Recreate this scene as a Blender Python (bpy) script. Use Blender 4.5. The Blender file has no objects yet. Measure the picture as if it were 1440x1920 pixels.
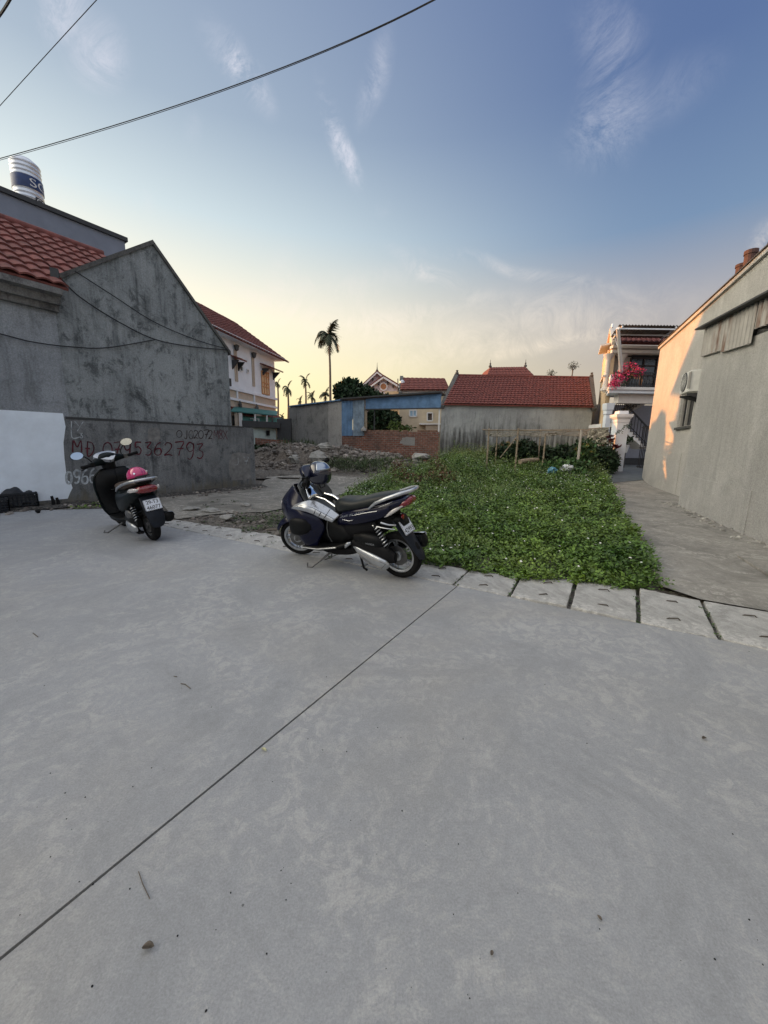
import bpy, math, random
import numpy as np
from mathutils import Vector, Matrix, noise
random.seed(7); RNG=np.random.default_rng(7)
S=bpy.context.scene; COL=S.collection
R=math.radians
# ------------------------------------------------------------------ camera
F=698.;H=1.28;PI=math.pi
pc=R(10.2);rl=R(1.0)
cf=Vector((0,math.cos(pc),-math.sin(pc)));cu0=Vector((0,math.sin(pc),math.cos(pc)));cr0=Vector((1,0,0))
cr=cr0*math.cos(rl)+cu0*math.sin(rl);cu=cu0*math.cos(rl)-cr0*math.sin(rl);CC=Vector((0,0,H))
cam=bpy.data.cameras.new('camera');co=bpy.data.objects.new('camera',cam);COL.objects.link(co);S.camera=co
M=Matrix.Identity(4)
for i in range(3): M[i][0]=cr[i];M[i][1]=cu[i];M[i][2]=-cf[i];M[i][3]=CC[i]
co.matrix_world=M
cam.sensor_fit='HORIZONTAL';cam.sensor_width=36;cam.lens=F/1440*36;cam.clip_end=2000;cam.clip_start=.05
S.render.resolution_x=768;S.render.resolution_y=1024
# ------------------------------------------------------------------ world, sun, exposure
SUN=Vector((-.765,.644,.170)).normalized()
SEL=math.asin(SUN.z);SAZ=math.atan2(SUN.x,SUN.y)
S.view_settings.view_transform='Standard';S.view_settings.look='None';S.view_settings.gamma=1
S.view_settings.exposure=1.0
W=bpy.data.worlds.new('World');S.world=W;W.use_nodes=True
nt=W.node_tree;nt.nodes.clear()
class N:
    def __init__(s,t): s.t=t
    def n(s,typ,ins=None,**kw):
        x=s.t.nodes.new(typ)
        for k,v in kw.items(): setattr(x,k,v)
        for k,v in (ins or {}).items():
            if isinstance(v,tuple) and len(v)==2 and hasattr(v[0],'outputs'): s.t.links.new(v[0].outputs[v[1]],x.inputs[k])
            elif hasattr(v,'outputs'): s.t.links.new(v.outputs[0],x.inputs[k])
            else: x.inputs[k].default_value=v
        return x
    def math(s,op,a,b=None,clamp=False):
        return s.n('ShaderNodeMath',{0:a} if b is None else {0:a,1:b},operation=op,use_clamp=clamp)
    def mix(s,f,a,b,bt='MIX'):
        x=s.t.nodes.new('ShaderNodeMix');x.data_type='RGBA';x.blend_type=bt
        for i,v in ((0,f),(6,a),(7,b)):
            if isinstance(v,tuple) and hasattr(v[0],'outputs'): s.t.links.new(v[0].outputs[v[1]],x.inputs[i])
            elif hasattr(v,'outputs'):
                o=v.outputs[2] if v.bl_idname=='ShaderNodeMix' else v.outputs[0]
                s.t.links.new(o,x.inputs[i])
            else:
                x.inputs[i].default_value=(tuple(v)+(1,))[:4] if hasattr(v,'__len__') else v
        return x
    def ramp(s,f,stops):
        x=s.n('ShaderNodeValToRGB',{0:f});e=x.color_ramp.elements
        while len(e)<len(stops): e.new(.5)
        for i,(p,c) in enumerate(stops):
            e[i].position=p;e[i].color=(tuple(c)+(1,))[:4] if hasattr(c,'__len__') else (c,c,c,1)
        return x
    def noise(s,vec,scale,detail=6,rough=.6,dist=0):
        return s.n('ShaderNodeTexNoise',{'Vector':vec,'Scale':scale,'Detail':detail,'Roughness':rough,'Distortion':dist})
w=N(nt)
def ray(px,py): return (cf+cr*((px-720)/F)+cu*((960-py)/F))
tc=w.n('ShaderNodeTexCoord')
sky=w.n('ShaderNodeTexSky',sky_type='NISHITA',sun_disc=False,sun_elevation=SEL,sun_rotation=SAZ,air_density=1.0,dust_density=2.2,ozone_density=2.0,altitude=10)
sep=w.n('ShaderNodeSeparateXYZ',{0:(tc,'Generated')})
z=w.math('MAXIMUM',(sep,2),0.0)
# haze colours of the evening sky: by height and by the angle to the sunset
el=w.ramp(z,[(0.0,(1.25,.95,.40)),(.15,(1.22,1.07,.62)),(.28,(1.18,1.08,.81)),(.44,(.72,.84,.875)),(.57,(.45,.555,.67)),(.85,(.30,.38,.56))])
elr=w.ramp(z,[(0.0,(.66,.54,.40)),(.15,(.60,.51,.42)),(.28,(.50,.48,.49)),(.41,(.215,.325,.50)),(.60,(.122,.197,.398)),(.85,(.09,.15,.36))])
az=w.n('ShaderNodeVectorMath',{0:(tc,'Generated'),1:Vector((-.80,.60,0)).normalized()},operation='DOT_PRODUCT')
azr=w.n('ShaderNodeMapRange',{'Value':(az,'Value'),'From Min':0.0,'From Max':.9},interpolation_type='SMOOTHSTEP')
base=w.mix(azr,elr,el)
skn=w.mix(1.0,sky,(.11,.11,.11),'MULTIPLY')
base=w.mix(.86,skn,base)
# thin cloud wisps, each in its own direction of the sky
nz=w.noise((tc,'Generated'),3.0,2,.5)
warp=w.n('ShaderNodeVectorMath',{0:(nz,'Color'),1:(-.5,-.5,-.5)},operation='ADD')
warp=w.n('ShaderNodeVectorMath',{0:warp,'Scale':.10},operation='SCALE')
wv=w.n('ShaderNodeVectorMath',{0:(tc,'Generated'),1:warp},operation='ADD')
fib=w.noise((wv,0),11,9,.78,.9)
total=None
def wisp(px,py,px2,py2,wid,amp):
    global total
    a=ray(px,py).normalized();b=ray(px2,py2).normalized();c=((a+b)/2).normalized();t=(b-a).normalized();L=(b-a).length/2
    s_=c.cross(t).normalized();t=s_.cross(c)
    Mx=Matrix((t,s_,c)).transposed()
    m=w.n('ShaderNodeMapping',{0:(wv,0),1:c,2:Mx.to_euler(),3:(L*1.7,wid/F*1.25,.5)},vector_type='TEXTURE')
    l=w.n('ShaderNodeVectorMath',{0:m},operation='LENGTH')
    r=w.n('ShaderNodeMapRange',{'Value':(l,'Value'),'From Min':1.0,'From Max':0.0,'To Min':0,'To Max':amp},interpolation_type='SMOOTHSTEP')
    total=r if total is None else w.math('ADD',total,r)
for a in [(1130,60,1150,270,38,.62),(1160,0,1120,120,45,.35),(1120,190,1135,290,50,.35),(615,180,672,340,17,1.7),(660,270,685,345,12,1.2),(390,60,500,190,22,1.4),(420,95,450,125,11,1.3),(150,60,225,150,34,1.2),(100,-20,150,40,35,1.4),(735,100,695,220,18,.9),(820,470,1100,520,12,.5),(560,620,900,560,16,.7),(380,520,620,600,12,.6),(900,680,1150,620,14,.6),
          (1400,450,1460,440,26,1.2),(740,470,860,535,14,.7),(540,470,520,560,28,.5),(265,375,290,385,12,.7),(700,395,735,390,12,.35),(900,600,1250,590,60,.55),(420,560,900,640,50,.55),(650,680,960,650,30,.5),(500,560,800,510,22,.35),(340,240,370,260,20,.3),(1180,180,1340,110,30,.25)]:
    wisp(*a)
fr=w.n('ShaderNodeMapRange',{'Value':(fib,0),'From Min':.40,'From Max':.74})
cm=w.math('MULTIPLY',total,fr,True)
cm=w.math('MULTIPLY',cm,.75)
cc=w.ramp(z,[(0,(1.5,1.2,.75)),(.25,(1.15,1.0,.82)),(.5,(.72,.74,.84))])
fin=w.mix(cm,base,cc)
# added fill: unseen sky behind the camera and overhead brightened to light the ground
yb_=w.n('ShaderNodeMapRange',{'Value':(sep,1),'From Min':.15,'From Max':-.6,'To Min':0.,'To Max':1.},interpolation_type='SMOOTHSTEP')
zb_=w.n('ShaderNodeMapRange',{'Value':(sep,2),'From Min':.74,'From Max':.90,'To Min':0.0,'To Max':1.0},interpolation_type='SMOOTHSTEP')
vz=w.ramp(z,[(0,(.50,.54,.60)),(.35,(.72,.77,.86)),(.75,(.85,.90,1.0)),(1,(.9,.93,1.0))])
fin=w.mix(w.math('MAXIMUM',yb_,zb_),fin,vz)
# added warm glow left of the view, lighting the right-hand wall
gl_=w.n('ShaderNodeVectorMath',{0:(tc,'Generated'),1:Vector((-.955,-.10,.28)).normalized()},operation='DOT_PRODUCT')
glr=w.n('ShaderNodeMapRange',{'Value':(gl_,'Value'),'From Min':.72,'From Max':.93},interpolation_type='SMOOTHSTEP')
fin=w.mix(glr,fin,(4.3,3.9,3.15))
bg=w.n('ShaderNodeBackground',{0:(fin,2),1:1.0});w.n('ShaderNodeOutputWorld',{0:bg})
# the Sky Texture and the haze colours are mixed above at daylight level; this is the one master strength
bg.inputs[1].default_value=.5
sl=bpy.data.lights.new('sun','SUN');sl.energy=2.9;sl.angle=R(.7);sl.color=(1,.36,.08)
so=bpy.data.objects.new('sun',sl);COL.objects.link(so);so.rotation_euler=(-SUN).to_track_quat('-Z','Y').to_euler();so.location=(-30,0,20)
# ------------------------------------------------------------------ geometry from the camera's position
def sm(t): t=min(1,max(0,t)); return t*t*(3-2*t)
def terr(x,y): return .38*sm((y-(11.0+1.8*sm((x-2)/5)))/4)
def G(px,py,zz=0):
    d=ray(px,py);return CC+d*((zz-H)/d.z)
def GT(px,py):
    q=0
    for i in range(50): p=G(px,py,q);q=.5*q+.5*terr(p.x,p.y)
    return p
def D(px,py,Y):
    d=ray(px,py);return CC+d*(Y/d.y)
def on(px,py,P,d):
    n=Vector((-d[1],d[0],0));r=ray(px,py);return CC+r*(n.dot(Vector((P[0],P[1],0))-CC)/n.dot(r))
V=lambda x,y,z=0:Vector((x,y,z))
# ------------------------------------------------------------------ object helpers
def T(name,label,cat,loc,group=None,rot=None,kind=None):
    o=bpy.data.objects.new(name,None);COL.objects.link(o);o.location=loc
    if rot is not None: o.matrix_world=rot
    o['label']=label;o['category']=cat
    if group:o['group']=group
    if kind:o['kind']=kind
    o.empty_display_size=.2
    return o
def tag(o,label=None,cat=None,group=None,kind=None):
    for k,v in (('label',label),('category',cat),('group',group),('kind',kind)):
        if v:o[k]=v
    return o
class MB:
    def __init__(s): s.v=[];s.f=[];s.uv=None
    def add(s,vs,fs):
        b=len(s.v);s.v+=[Vector(q) for q in vs];s.f+=[tuple(b+i for i in q) for q in fs];return s
    def box(s,c,sz,rz=0,M=None):
        a=[Vector((x*sz[0]/2,y*sz[1]/2,z*sz[2]/2)) for x in(-1,1) for y in(-1,1) for z in(-1,1)]
        m=Matrix.Rotation(rz,3,'Z') if M is None else M
        return s.add([m@q+Vector(c) for q in a],[(0,1,3,2),(4,6,7,5),(0,4,5,1),(2,3,7,6),(0,2,6,4),(1,5,7,3)])
    def ext(s,poly,vec):
        n=len(poly);vec=Vector(vec);p=[Vector(q) for q in poly]
        s.add(p+[q+vec for q in p],[tuple(range(n-1,-1,-1)),tuple(range(n,2*n))]+[(i,(i+1)%n,n+(i+1)%n,n+i) for i in range(n)]);return s
    def bar(s,a,b,w,h=None,up=(0,0,1)):
        a=Vector(a);b=Vector(b);h=h or w;d=(b-a).normalized();u=Vector(up)
        if abs(d.dot(u))>.98:u=Vector((1,0,0))
        r=d.cross(u).normalized();u=r.cross(d)
        q=[a+r*i*w/2+u*j*h/2 for i,j in((-1,-1),(1,-1),(1,1),(-1,1))]
        return s.ext(q,b-a)
    def tube(s,pts,r,n=8,cap=True):
        pts=[Vector(p) for p in pts];k=len(pts)
        rr=r if hasattr(r,'__len__') else [r]*k
        vs=[];prev=None
        for i,p in enumerate(pts):
            d=(pts[min(i+1,k-1)]-pts[max(i-1,0)])
            d=d.normalized() if d.length>1e-9 else Vector((0,0,1))
            if prev is None:
                u=Vector((0,0,1)) if abs(d.z)<.9 else Vector((1,0,0))
                a=d.cross(u).normalized()
            else: a=(prev-d*prev.dot(d)).normalized()
            prev=a;b=d.cross(a)
            vs+=[p+(a*math.cos(t*2*PI/n)+b*math.sin(t*2*PI/n))*rr[i] for t in range(n)]
        fs=[(i*n+j,i*n+(j+1)%n,(i+1)*n+(j+1)%n,(i+1)*n+j) for i in range(k-1) for j in range(n)]
        if cap: fs+=[tuple(range(n-1,-1,-1)),tuple(range((k-1)*n,k*n))]
        return s.add(vs,fs)
    def lathe(s,prof,c=(0,0,0),n=24,ax=None,cap=True):
        m=ax or Matrix.Identity(3);c=Vector(c)
        vs=[m@Vector((r*math.cos(t*2*PI/n),r*math.sin(t*2*PI/n),z))+c for r,z in prof for t in range(n)]
        k=len(prof);fs=[(i*n+j,i*n+(j+1)%n,(i+1)*n+(j+1)%n,(i+1)*n+j) for i in range(k-1) for j in range(n)]
        if cap: fs+=[tuple(range(n-1,-1,-1)),tuple(range((k-1)*n,k*n))]
        return s.add(vs,fs)
    def grid(s,fn,nu,nv):
        vs=[fn(i/nu,j/nv) for i in range(nu+1) for j in range(nv+1)]
        return s.add(vs,[(i*(nv+1)+j,(i+1)*(nv+1)+j,(i+1)*(nv+1)+j+1,i*(nv+1)+j+1) for i in range(nu) for j in range(nv)])
    def hull(s,sts,axis='x',n=20,sub=4):
        # stations (pos, lateral, other, half_lateral, half_other, exponent)
        st=[list(q)+([2.6] if len(q)<6 else []) for q in sts];P=[]
        for i in range(len(st)-1):
            p0,p1,p2,p3=st[max(i-1,0)],st[i],st[i+1],st[min(i+2,len(st)-1)]
            for k in range(sub):
                t=k/sub
                P.append([.5*((2*b)+(c-a)*t+(2*a-5*b+4*c-d)*t*t+(3*b-a-3*c+d)*t**3) if 0<j<6 else b+(c-b)*t for j,(a,b,c,d) in enumerate(zip(p0,p1,p2,p3))])
        P.append(st[-1]);vs=[]
        for x,yc,zc,hy,hz,e in P:
            for t in range(n):
                a=2*PI*t/n;ca,sa=math.cos(a),math.sin(a)
                u=yc+hy*math.copysign(abs(ca)**(2/e),ca);v=zc+hz*math.copysign(abs(sa)**(2/e),sa)
                vs.append({'x':(x,u,v),'z':(v,u,x),'y':(v,x,u)}[axis])
        k=len(P);fs=[(i*n+j,i*n+(j+1)%n,(i+1)*n+(j+1)%n,(i+1)*n+j) for i in range(k-1) for j in range(n)]
        fs+=[tuple(range(n-1,-1,-1)),tuple(range((k-1)*n,k*n))]
        return s.add(vs,fs)
    def build(s,name,mat,parent=None,local=False,smooth=False,bevel=0,uvd=None,solid=0,rec=True,angle=40):
        off=Vector((0,0,0))
        if parent is not None and not local:
            o=parent
            while o is not None: off+=o.location;o=o.parent
        me=bpy.data.meshes.new(name);me.from_pydata([q-off for q in s.v],[],s.f)
        if rec:
            import bmesh
            bm=bmesh.new();bm.from_mesh(me);bmesh.ops.recalc_face_normals(bm,faces=bm.faces)
            bm.to_mesh(me);bm.free()
        if uvd is not None:
            u=me.uv_layers.new(name='UVMap');d=Vector(uvd).normalized()
            ud=u.data
            for l in me.loops:
                q=s.v[l.vertex_index];ud[l.index].uv=(q.dot(d),q.z)
        me.materials.append(mat)
        if smooth:
            me.polygons.foreach_set('use_smooth',[True]*len(me.polygons))
            me.update()
            try: me.set_sharp_from_angle(angle=R(angle))
            except Exception: pass
        ob=bpy.data.objects.new(name,me);COL.objects.link(ob)
        if parent is not None: ob.parent=parent
        if solid: m=ob.modifiers.new('solid','SOLIDIFY');m.thickness=solid;m.offset=0
        if bevel: m=ob.modifiers.new('bevel','BEVEL');m.width=bevel;m.segments=2;m.limit_method='ANGLE';m.angle_limit=R(40)
        return ob
def struct(o): o['kind']='structure';return o
# ------------------------------------------------------------------ materials
def mat(name,col,rough=.6,metal=0,var=.15,scale=8,bump=0,bscale=60,coat=0,spec=.5,emit=None,island=0,col2=None,trans=0):
    m=bpy.data.materials.new(name);m.use_nodes=True;t=m.node_tree;b=t.nodes['Principled BSDF'];k=N(t)
    tcn=k.n('ShaderNodeTexCoord');o=(tcn,'Object')
    nz=k.noise(o,scale,6,.65)
    c2=col2 or tuple(max(0,c*(1-var*1.6)) for c in col)
    c1=tuple(min(1,c*(1+var)) for c in col) if col2 is None else col
    rp=k.n('ShaderNodeMapRange',{'Value':nz,'From Min':.3,'From Max':.7})
    mx=k.mix(rp,c2,c1)
    if island:
        g=k.n('ShaderNodeNewGeometry');hs=k.n('ShaderNodeHueSaturation',{'Color':(mx,2)})
        v=k.n('ShaderNodeMapRange',{'Value':(g,'Random Per Island'),'To Min':1-island,'To Max':1+island})
        t.links.new(v.outputs[0],hs.inputs['Value'])
        hh=k.noise(o,3,2);h2=k.n('ShaderNodeMapRange',{'Value':hh,'To Min':.47,'To Max':.53});t.links.new(h2.outputs[0],hs.inputs['Hue'])
        t.links.new(hs.outputs[0],b.inputs['Base Color'])
    else: t.links.new(mx.outputs[2],b.inputs['Base Color'])
    b.inputs['Roughness'].default_value=rough;b.inputs['Metallic'].default_value=metal
    b.inputs['Coat Weight'].default_value=coat;b.inputs['Coat Roughness'].default_value=.06
    b.inputs['Specular IOR Level'].default_value=spec
    if trans: b.inputs['Transmission Weight'].default_value=trans
    if emit: b.inputs['Emission Color'].default_value=emit+(1,);b.inputs['Emission Strength'].default_value=1
    if bump:
        bn=k.noise(o,bscale,5,.7);bb=k.n('ShaderNodeBump',{'Height':bn,'Strength':bump,'Distance':.01});t.links.new(bb.outputs[0],b.inputs['Normal'])
    return m
def wallmat(name,light,mid,dark,streak=1.,blotch=.5,dirt=None,rough=.92,zdirt=None,bump=.35):
    """weathered plaster: broad blotches, vertical rain streaks, fine speckle"""
    m=bpy.data.materials.new(name);m.use_nodes=True;t=m.node_tree;b=t.nodes['Principled BSDF'];k=N(t)
    o=(k.n('ShaderNodeTexCoord'),'Object')
    big=k.noise(o,.55,8,.62,.4);med=k.noise(k.n('ShaderNodeMapping',{0:o,3:(1,1,.7)}),3.4,10,.8,.35);pat=k.noise(o,1.3,10,.8,.5)
    sv=k.n('ShaderNodeMapping',{0:o,3:(7,7,.55)});st=k.noise(sv,1.0,7,.68,.3)
    sv2=k.n('ShaderNodeMapping',{0:o,3:(26,26,1.6)});st2=k.noise(sv2,1.0,4,.6)
    fine=k.noise(o,45,5,.75)
    a=k.mix(k.n('ShaderNodeMapRange',{'Value':big,'From Min':.5-.16*blotch-.02,'From Max':.5+.16*blotch+.02}),mid,light)
    s1=k.n('ShaderNodeMapRange',{'Value':st,'From Min':.46,'From Max':.68,'To Max':streak*.8})
    mod=k.n('ShaderNodeMapRange',{'Value':k.noise(o,.9,3,.5),'From Min':.35,'From Max':.6});a=k.mix(k.math('MULTIPLY',s1,mod),a,dark)
    s2=k.n('ShaderNodeMapRange',{'Value':st2,'From Min':.5,'From Max':.75,'To Max':streak*.4})
    a=k.mix(s2,a,light)
    m1=k.n('ShaderNodeMapRange',{'Value':med,'From Min':.52,'From Max':.60,'To Max':blotch*.7})
    a=k.mix(m1,a,dark)
    a=k.mix(k.n('ShaderNodeMapRange',{'Value':pat,'From Min':.52,'From Max':.60,'To Max':blotch*.55}),a,light)
    a=k.mix(k.n('ShaderNodeMapRange',{'Value':pat,'From Min':.46,'From Max':.36,'To Max':blotch*.75}),a,dark)
    f1=k.n('ShaderNodeMapRange',{'Value':fine,'From Min':.3,'From Max':.7,'To Min':.68,'To Max':1.3})
    cc=k.n('ShaderNodeCombineXYZ',{0:f1,1:f1,2:f1})
    a=k.mix(1.0,a,(cc,0),'MULTIPLY')
    if zdirt:
        z0,z1,dc=zdirt;sp=k.n('ShaderNodeSeparateXYZ',{0:o})
        jig=k.math('MULTIPLY',k.math('SUBTRACT',st,.5),(z1-z0)*4)
        jig2=k.math('MULTIPLY',k.math('SUBTRACT',big,.5),(z1-z0)*2.2)
        zz=k.math('ADD',k.math('ADD',(sp,2),jig),jig2)
        q=k.n('ShaderNodeMapRange',{'Value':zz,'From Min':z1,'From Max':z0,'To Min':0,'To Max':.9});a=k.mix(q,a,dc)
    t.links.new(a.outputs[2],b.inputs['Base Color']);b.inputs['Roughness'].default_value=rough;b.inputs['Specular IOR Level'].default_value=.25
    bb=k.n('ShaderNodeBump',{'Height':k.math('ADD',fine,k.math('MULTIPLY',med,2.0)),'Strength':bump,'Distance':.02});t.links.new(bb.outputs[0],b.inputs['Normal'])
    return m
def concmat(name,base,pale,dark,patch=.5,arcs=None,rough=.75,cells=0,bump=.25,speck=.5,big=.45):
    m=bpy.data.materials.new(name);m.use_nodes=True;t=m.node_tree;b=t.nodes['Principled BSDF'];k=N(t)
    o=(k.n('ShaderNodeTexCoord'),'Object')
    n0=k.noise(o,big,5,.6,.8);n1=k.noise(o,1.25,11,.80,1.0);n2=k.noise(o,11,9,.80,.9);n3=k.noise(o,160,4,.8);n4=k.noise(o,32,4,.7)
    a=k.mix(k.n('ShaderNodeMapRange',{'Value':n0,'From Min':.38,'From Max':.62}),base,tuple(.5*(x+y) for x,y in zip(base,dark)))
    msk=k.n('ShaderNodeMapRange',{'Value':n1,'From Min':.455,'From Max':.56})
    fl=k.n('ShaderNodeMapRange',{'Value':n2,'From Min':.46,'From Max':.56})
    pm=k.math('MULTIPLY',k.math('MULTIPLY',msk,fl),patch)
    a=k.mix(pm,a,pale)
    if arcs:
        hue=k.noise(o,.33,4,.6,.6);a=k.mix(k.n('ShaderNodeMapRange',{'Value':hue,'From Min':.46,'From Max':.62,'To Max':.55}),a,arcs)
        wv=k.n('ShaderNodeTexWave',{'Vector':o,'Scale':2.6,'Distortion':7.0,'Detail':4.0,'Detail Scale':1.3,'Detail Roughness':.7},wave_type='RINGS')
        wm=k.n('ShaderNodeMapRange',{'Value':k.noise(o,.7,3,.5,.3),'From Min':.52,'From Max':.66})
        ww=k.n('ShaderNodeMapRange',{'Value':(wv,1),'From Min':.62,'From Max':.85,'To Max':.55})
        a=k.mix(k.math('MULTIPLY',k.math('MULTIPLY',ww,wm),fl),a,pale)
    dm=k.n('ShaderNodeMapRange',{'Value':n1,'From Min':.47,'From Max':.36,'To Max':.7});a=k.mix(dm,a,dark)
    f1=k.n('ShaderNodeMapRange',{'Value':n3,'From Min':.3,'From Max':.7,'To Min':1-.16*speck,'To Max':1+.14*speck})
    f2=k.n('ShaderNodeMapRange',{'Value':n4,'From Min':.3,'From Max':.7,'To Min':.93,'To Max':1.06})
    f=k.math('MULTIPLY',f1,f2);cc=k.n('ShaderNodeCombineXYZ',{0:f,1:f,2:f});a=k.mix(1.0,a,(cc,0),'MULTIPLY')
    # small dark pits
    vo=k.n('ShaderNodeTexVoronoi',{'Vector':o,'Scale':9.0,'Randomness':1.0})
    pr=k.noise(o,4.3,2);pt=k.n('ShaderNodeMapRange',{'Value':pr,'From Min':.52,'From Max':.78,'To Min':.0,'To Max':.05})
    pit=k.math('LESS_THAN',(vo,'Distance'),pt);a=k.mix(k.math('MULTIPLY',pit,.55*speck),a,(.05,.05,.05))
    t.links.new(a.outputs[2],b.inputs['Base Color'])
    rr=k.n('ShaderNodeMapRange',{'Value':n1,'From Min':.3,'From Max':.7,'To Min':rough-.12,'To Max':rough+.1});t.links.new(rr.outputs[0],b.inputs['Roughness'])
    b.inputs['Specular IOR Level'].default_value=.4
    hh=k.math('ADD',k.math('MULTIPLY',n2,.6),k.math('ADD',k.math('MULTIPLY',n3,.25),k.math('MULTIPLY',pit,-.5)))
    bb=k.n('ShaderNodeBump',{'Height':hh,'Strength':bump,'Distance':.008});t.links.new(bb.outputs[0],b.inputs['Normal'])
    return m
def dirtmat(name,c1,c2,c3):
    m=bpy.data.materials.new(name);m.use_nodes=True;t=m.node_tree;b=t.nodes['Principled BSDF'];k=N(t)
    o=(k.n('ShaderNodeTexCoord'),'Object')
    n1=k.noise(o,.8,8,.7,.8);n2=k.noise(o,9,8,.8);vo=k.n('ShaderNodeTexVoronoi',{'Vector':o,'Scale':26.0})
    a=k.mix(k.n('ShaderNodeMapRange',{'Value':n1,'From Min':.4,'From Max':.62}),c1,c2)
    a=k.mix(k.n('ShaderNodeMapRange',{'Value':n2,'From Min':.5,'From Max':.7,'To Max':.8}),a,c3)
    q=k.n('ShaderNodeSeparateColor',{0:(vo,'Color')});f=k.n('ShaderNodeMapRange',{'Value':(q,0),'To Min':.55,'To Max':1.45})
    cc=k.n('ShaderNodeCombineXYZ',{0:f,1:f,2:f});a=k.mix(1.0,a,(cc,0),'MULTIPLY')
    t.links.new(a.outputs[2],b.inputs['Base Color']);b.inputs['Roughness'].default_value=.95;b.inputs['Specular IOR Level'].default_value=.2
    bb=k.n('ShaderNodeBump',{'Height':k.math('SUBTRACT',n2,k.math('MULTIPLY',(vo,'Distance'),1.0)),'Strength':.7,'Distance':.03});t.links.new(bb.outputs[0],b.inputs['Normal'])
    return m
def brickmat(name,c1,c2,mortar,sc=1.0):
    m=bpy.data.materials.new(name);m.use_nodes=True;t=m.node_tree;b=t.nodes['Principled BSDF'];k=N(t)
    u=k.n('ShaderNodeUVMap');nz=k.noise((u,0),6,5,.7)
    br=k.n('ShaderNodeTexBrick',{'Vector':(u,0),'Color1':c1+(1,),'Color2':c2+(1,),'Mortar':mortar+(1,),'Scale':1.0,'Mortar Size':.012,'Mortar Smooth':.3,'Bias':0.,'Brick Width':.22*sc,'Row Height':.085*sc})
    f=k.n('ShaderNodeMapRange',{'Value':nz,'From Min':.3,'From Max':.7,'To Min':.45,'To Max':1.3});cc=k.n('ShaderNodeCombineXYZ',{0:f,1:f,2:f})
    a=k.mix(1.0,(br,0),(cc,0),'MULTIPLY');big=k.noise((u,0),1.1,5)
    a=k.mix(k.n('ShaderNodeMapRange',{'Value':big,'From Min':.5,'From Max':.7,'To Max':.6}),a,(.06,.05,.045))
    t.links.new(a.outputs[2],b.inputs['Base Color']);b.inputs['Roughness'].default_value=.9
    bb=k.n('ShaderNodeBump',{'Height':k.math('MULTIPLY',(br,'Fac'),-1),'Strength':.8,'Distance':.015});t.links.new(bb.outputs[0],b.inputs['Normal'])
    return m
m_road=concmat('road concrete',(.312,.321,.332),(.42,.42,.41),(.25,.257,.262),patch=.72,rough=.70,bump=.3,speck=1.3,arcs=(.31,.30,.275))
m_slab=concmat('drain cover concrete',(.43,.425,.405),(.56,.55,.52),(.18,.175,.16),patch=.9,rough=.85,speck=1.4,bump=.7,big=1.5)
m_alley=concmat('old alley concrete',(.30,.285,.255),(.42,.40,.36),(.13,.125,.11),patch=.9,rough=.85,speck=1.2,bump=.6,big=.9)
m_path=concmat('dusty yard path',(.25,.235,.20),(.42,.39,.34),(.12,.112,.095),patch=1.,rough=.9,speck=2.2,bump=1.,big=.8)
m_ground=dirtmat('gravelly soil',(.135,.12,.10),(.20,.185,.165),(.085,.075,.06))
m_hgrey=wallmat('gable plaster',(.30,.325,.335),(.185,.205,.215),(.040,.046,.05),1.,1.)
m_wing=wallmat('wing plaster',(.32,.345,.37),(.24,.26,.28),(.09,.095,.10),.8,.5)
m_low=wallmat('boundary wall render',(.22,.23,.235),(.118,.125,.13),(.028,.032,.037),1.,.8,zdirt=(-.1,.25,(.14,.13,.10)))
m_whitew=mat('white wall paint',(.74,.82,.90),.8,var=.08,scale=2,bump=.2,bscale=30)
m_far=wallmat('long house plaster',(.42,.445,.44),(.32,.34,.34),(.17,.175,.165),.45,.4,zdirt=(1.2,2.5,(.055,.055,.052)))
m_right=wallmat('grey painted wall',(.52,.51,.48),(.45,.44,.415),(.30,.295,.275),.55,.25,bump=.5)
m_right2=wallmat('grey annex wall',(.50,.495,.475),(.42,.415,.40),(.28,.275,.265),.8,.3,bump=.6)
m_shedw=wallmat('rough cement shed wall',(.30,.295,.28),(.215,.215,.205),(.12,.12,.115),.3,1.,bump=1.)
m_shedl=wallmat('pale cement render',(.40,.39,.37),(.33,.32,.30),(.20,.20,.19),.3,.8,bump=.8)
m_tile=mat('weathered roof tile',(.19,.062,.052),.85,var=.35,scale=5,bump=.3,bscale=40)
m_tile2=mat('old roof tile',(.15,.042,.034),.85,var=.45,scale=7,bump=.3,bscale=30)
m_tiled=mat('dark red roof tile',(.16,.045,.035),.85,var=.3,scale=6,bump=.3)
m_cop=wallmat('coping cement',(.13,.13,.125),(.08,.08,.078),(.035,.035,.036),.6,.9)
m_corn=wallmat('cornice cement',(.22,.22,.215),(.13,.13,.13),(.05,.05,.052),.8,.9)
m_bluew=mat('slate blue wall paint',(.21,.235,.29),.85,var=.08,scale=2)
m_dark=mat('dark trim',(.035,.037,.04),.6)
m_black=mat('near black',(.006,.006,.007),.6,spec=.2)
m_cream=mat('cream paint',(.60,.51,.37),.85,var=.08,scale=3)
m_white=mat('white plaster',(.72,.72,.71),.85,var=.06,scale=2)
m_whitebl=mat('bluish white paint',(.72,.77,.82),.8,var=.07,scale=2)  # even white with a blue tint
m_beige=mat('beige band paint',(.47,.40,.32),.85,var=.08)
m_yellow=mat('sunlit wall and shutter ochre',(.70,.53,.33),.85,var=.08,scale=2)  # sunlight painted into the side walls; own colour on the shutter
m_wood=mat('painted wood',(.42,.20,.09),.7,var=.2)
m_glass=mat('dark window glass',(.02,.024,.03),.12,spec=.8)
m_blue=mat('blue sheet metal',(.13,.24,.40),.55,var=.25,scale=3,metal=.2)
m_bluer=mat('worn blue sheet',(.20,.27,.34),.6,var=.3,scale=4)
m_teal=mat('teal tarpaulin',(.03,.16,.15),.6,var=.3,scale=2)
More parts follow.
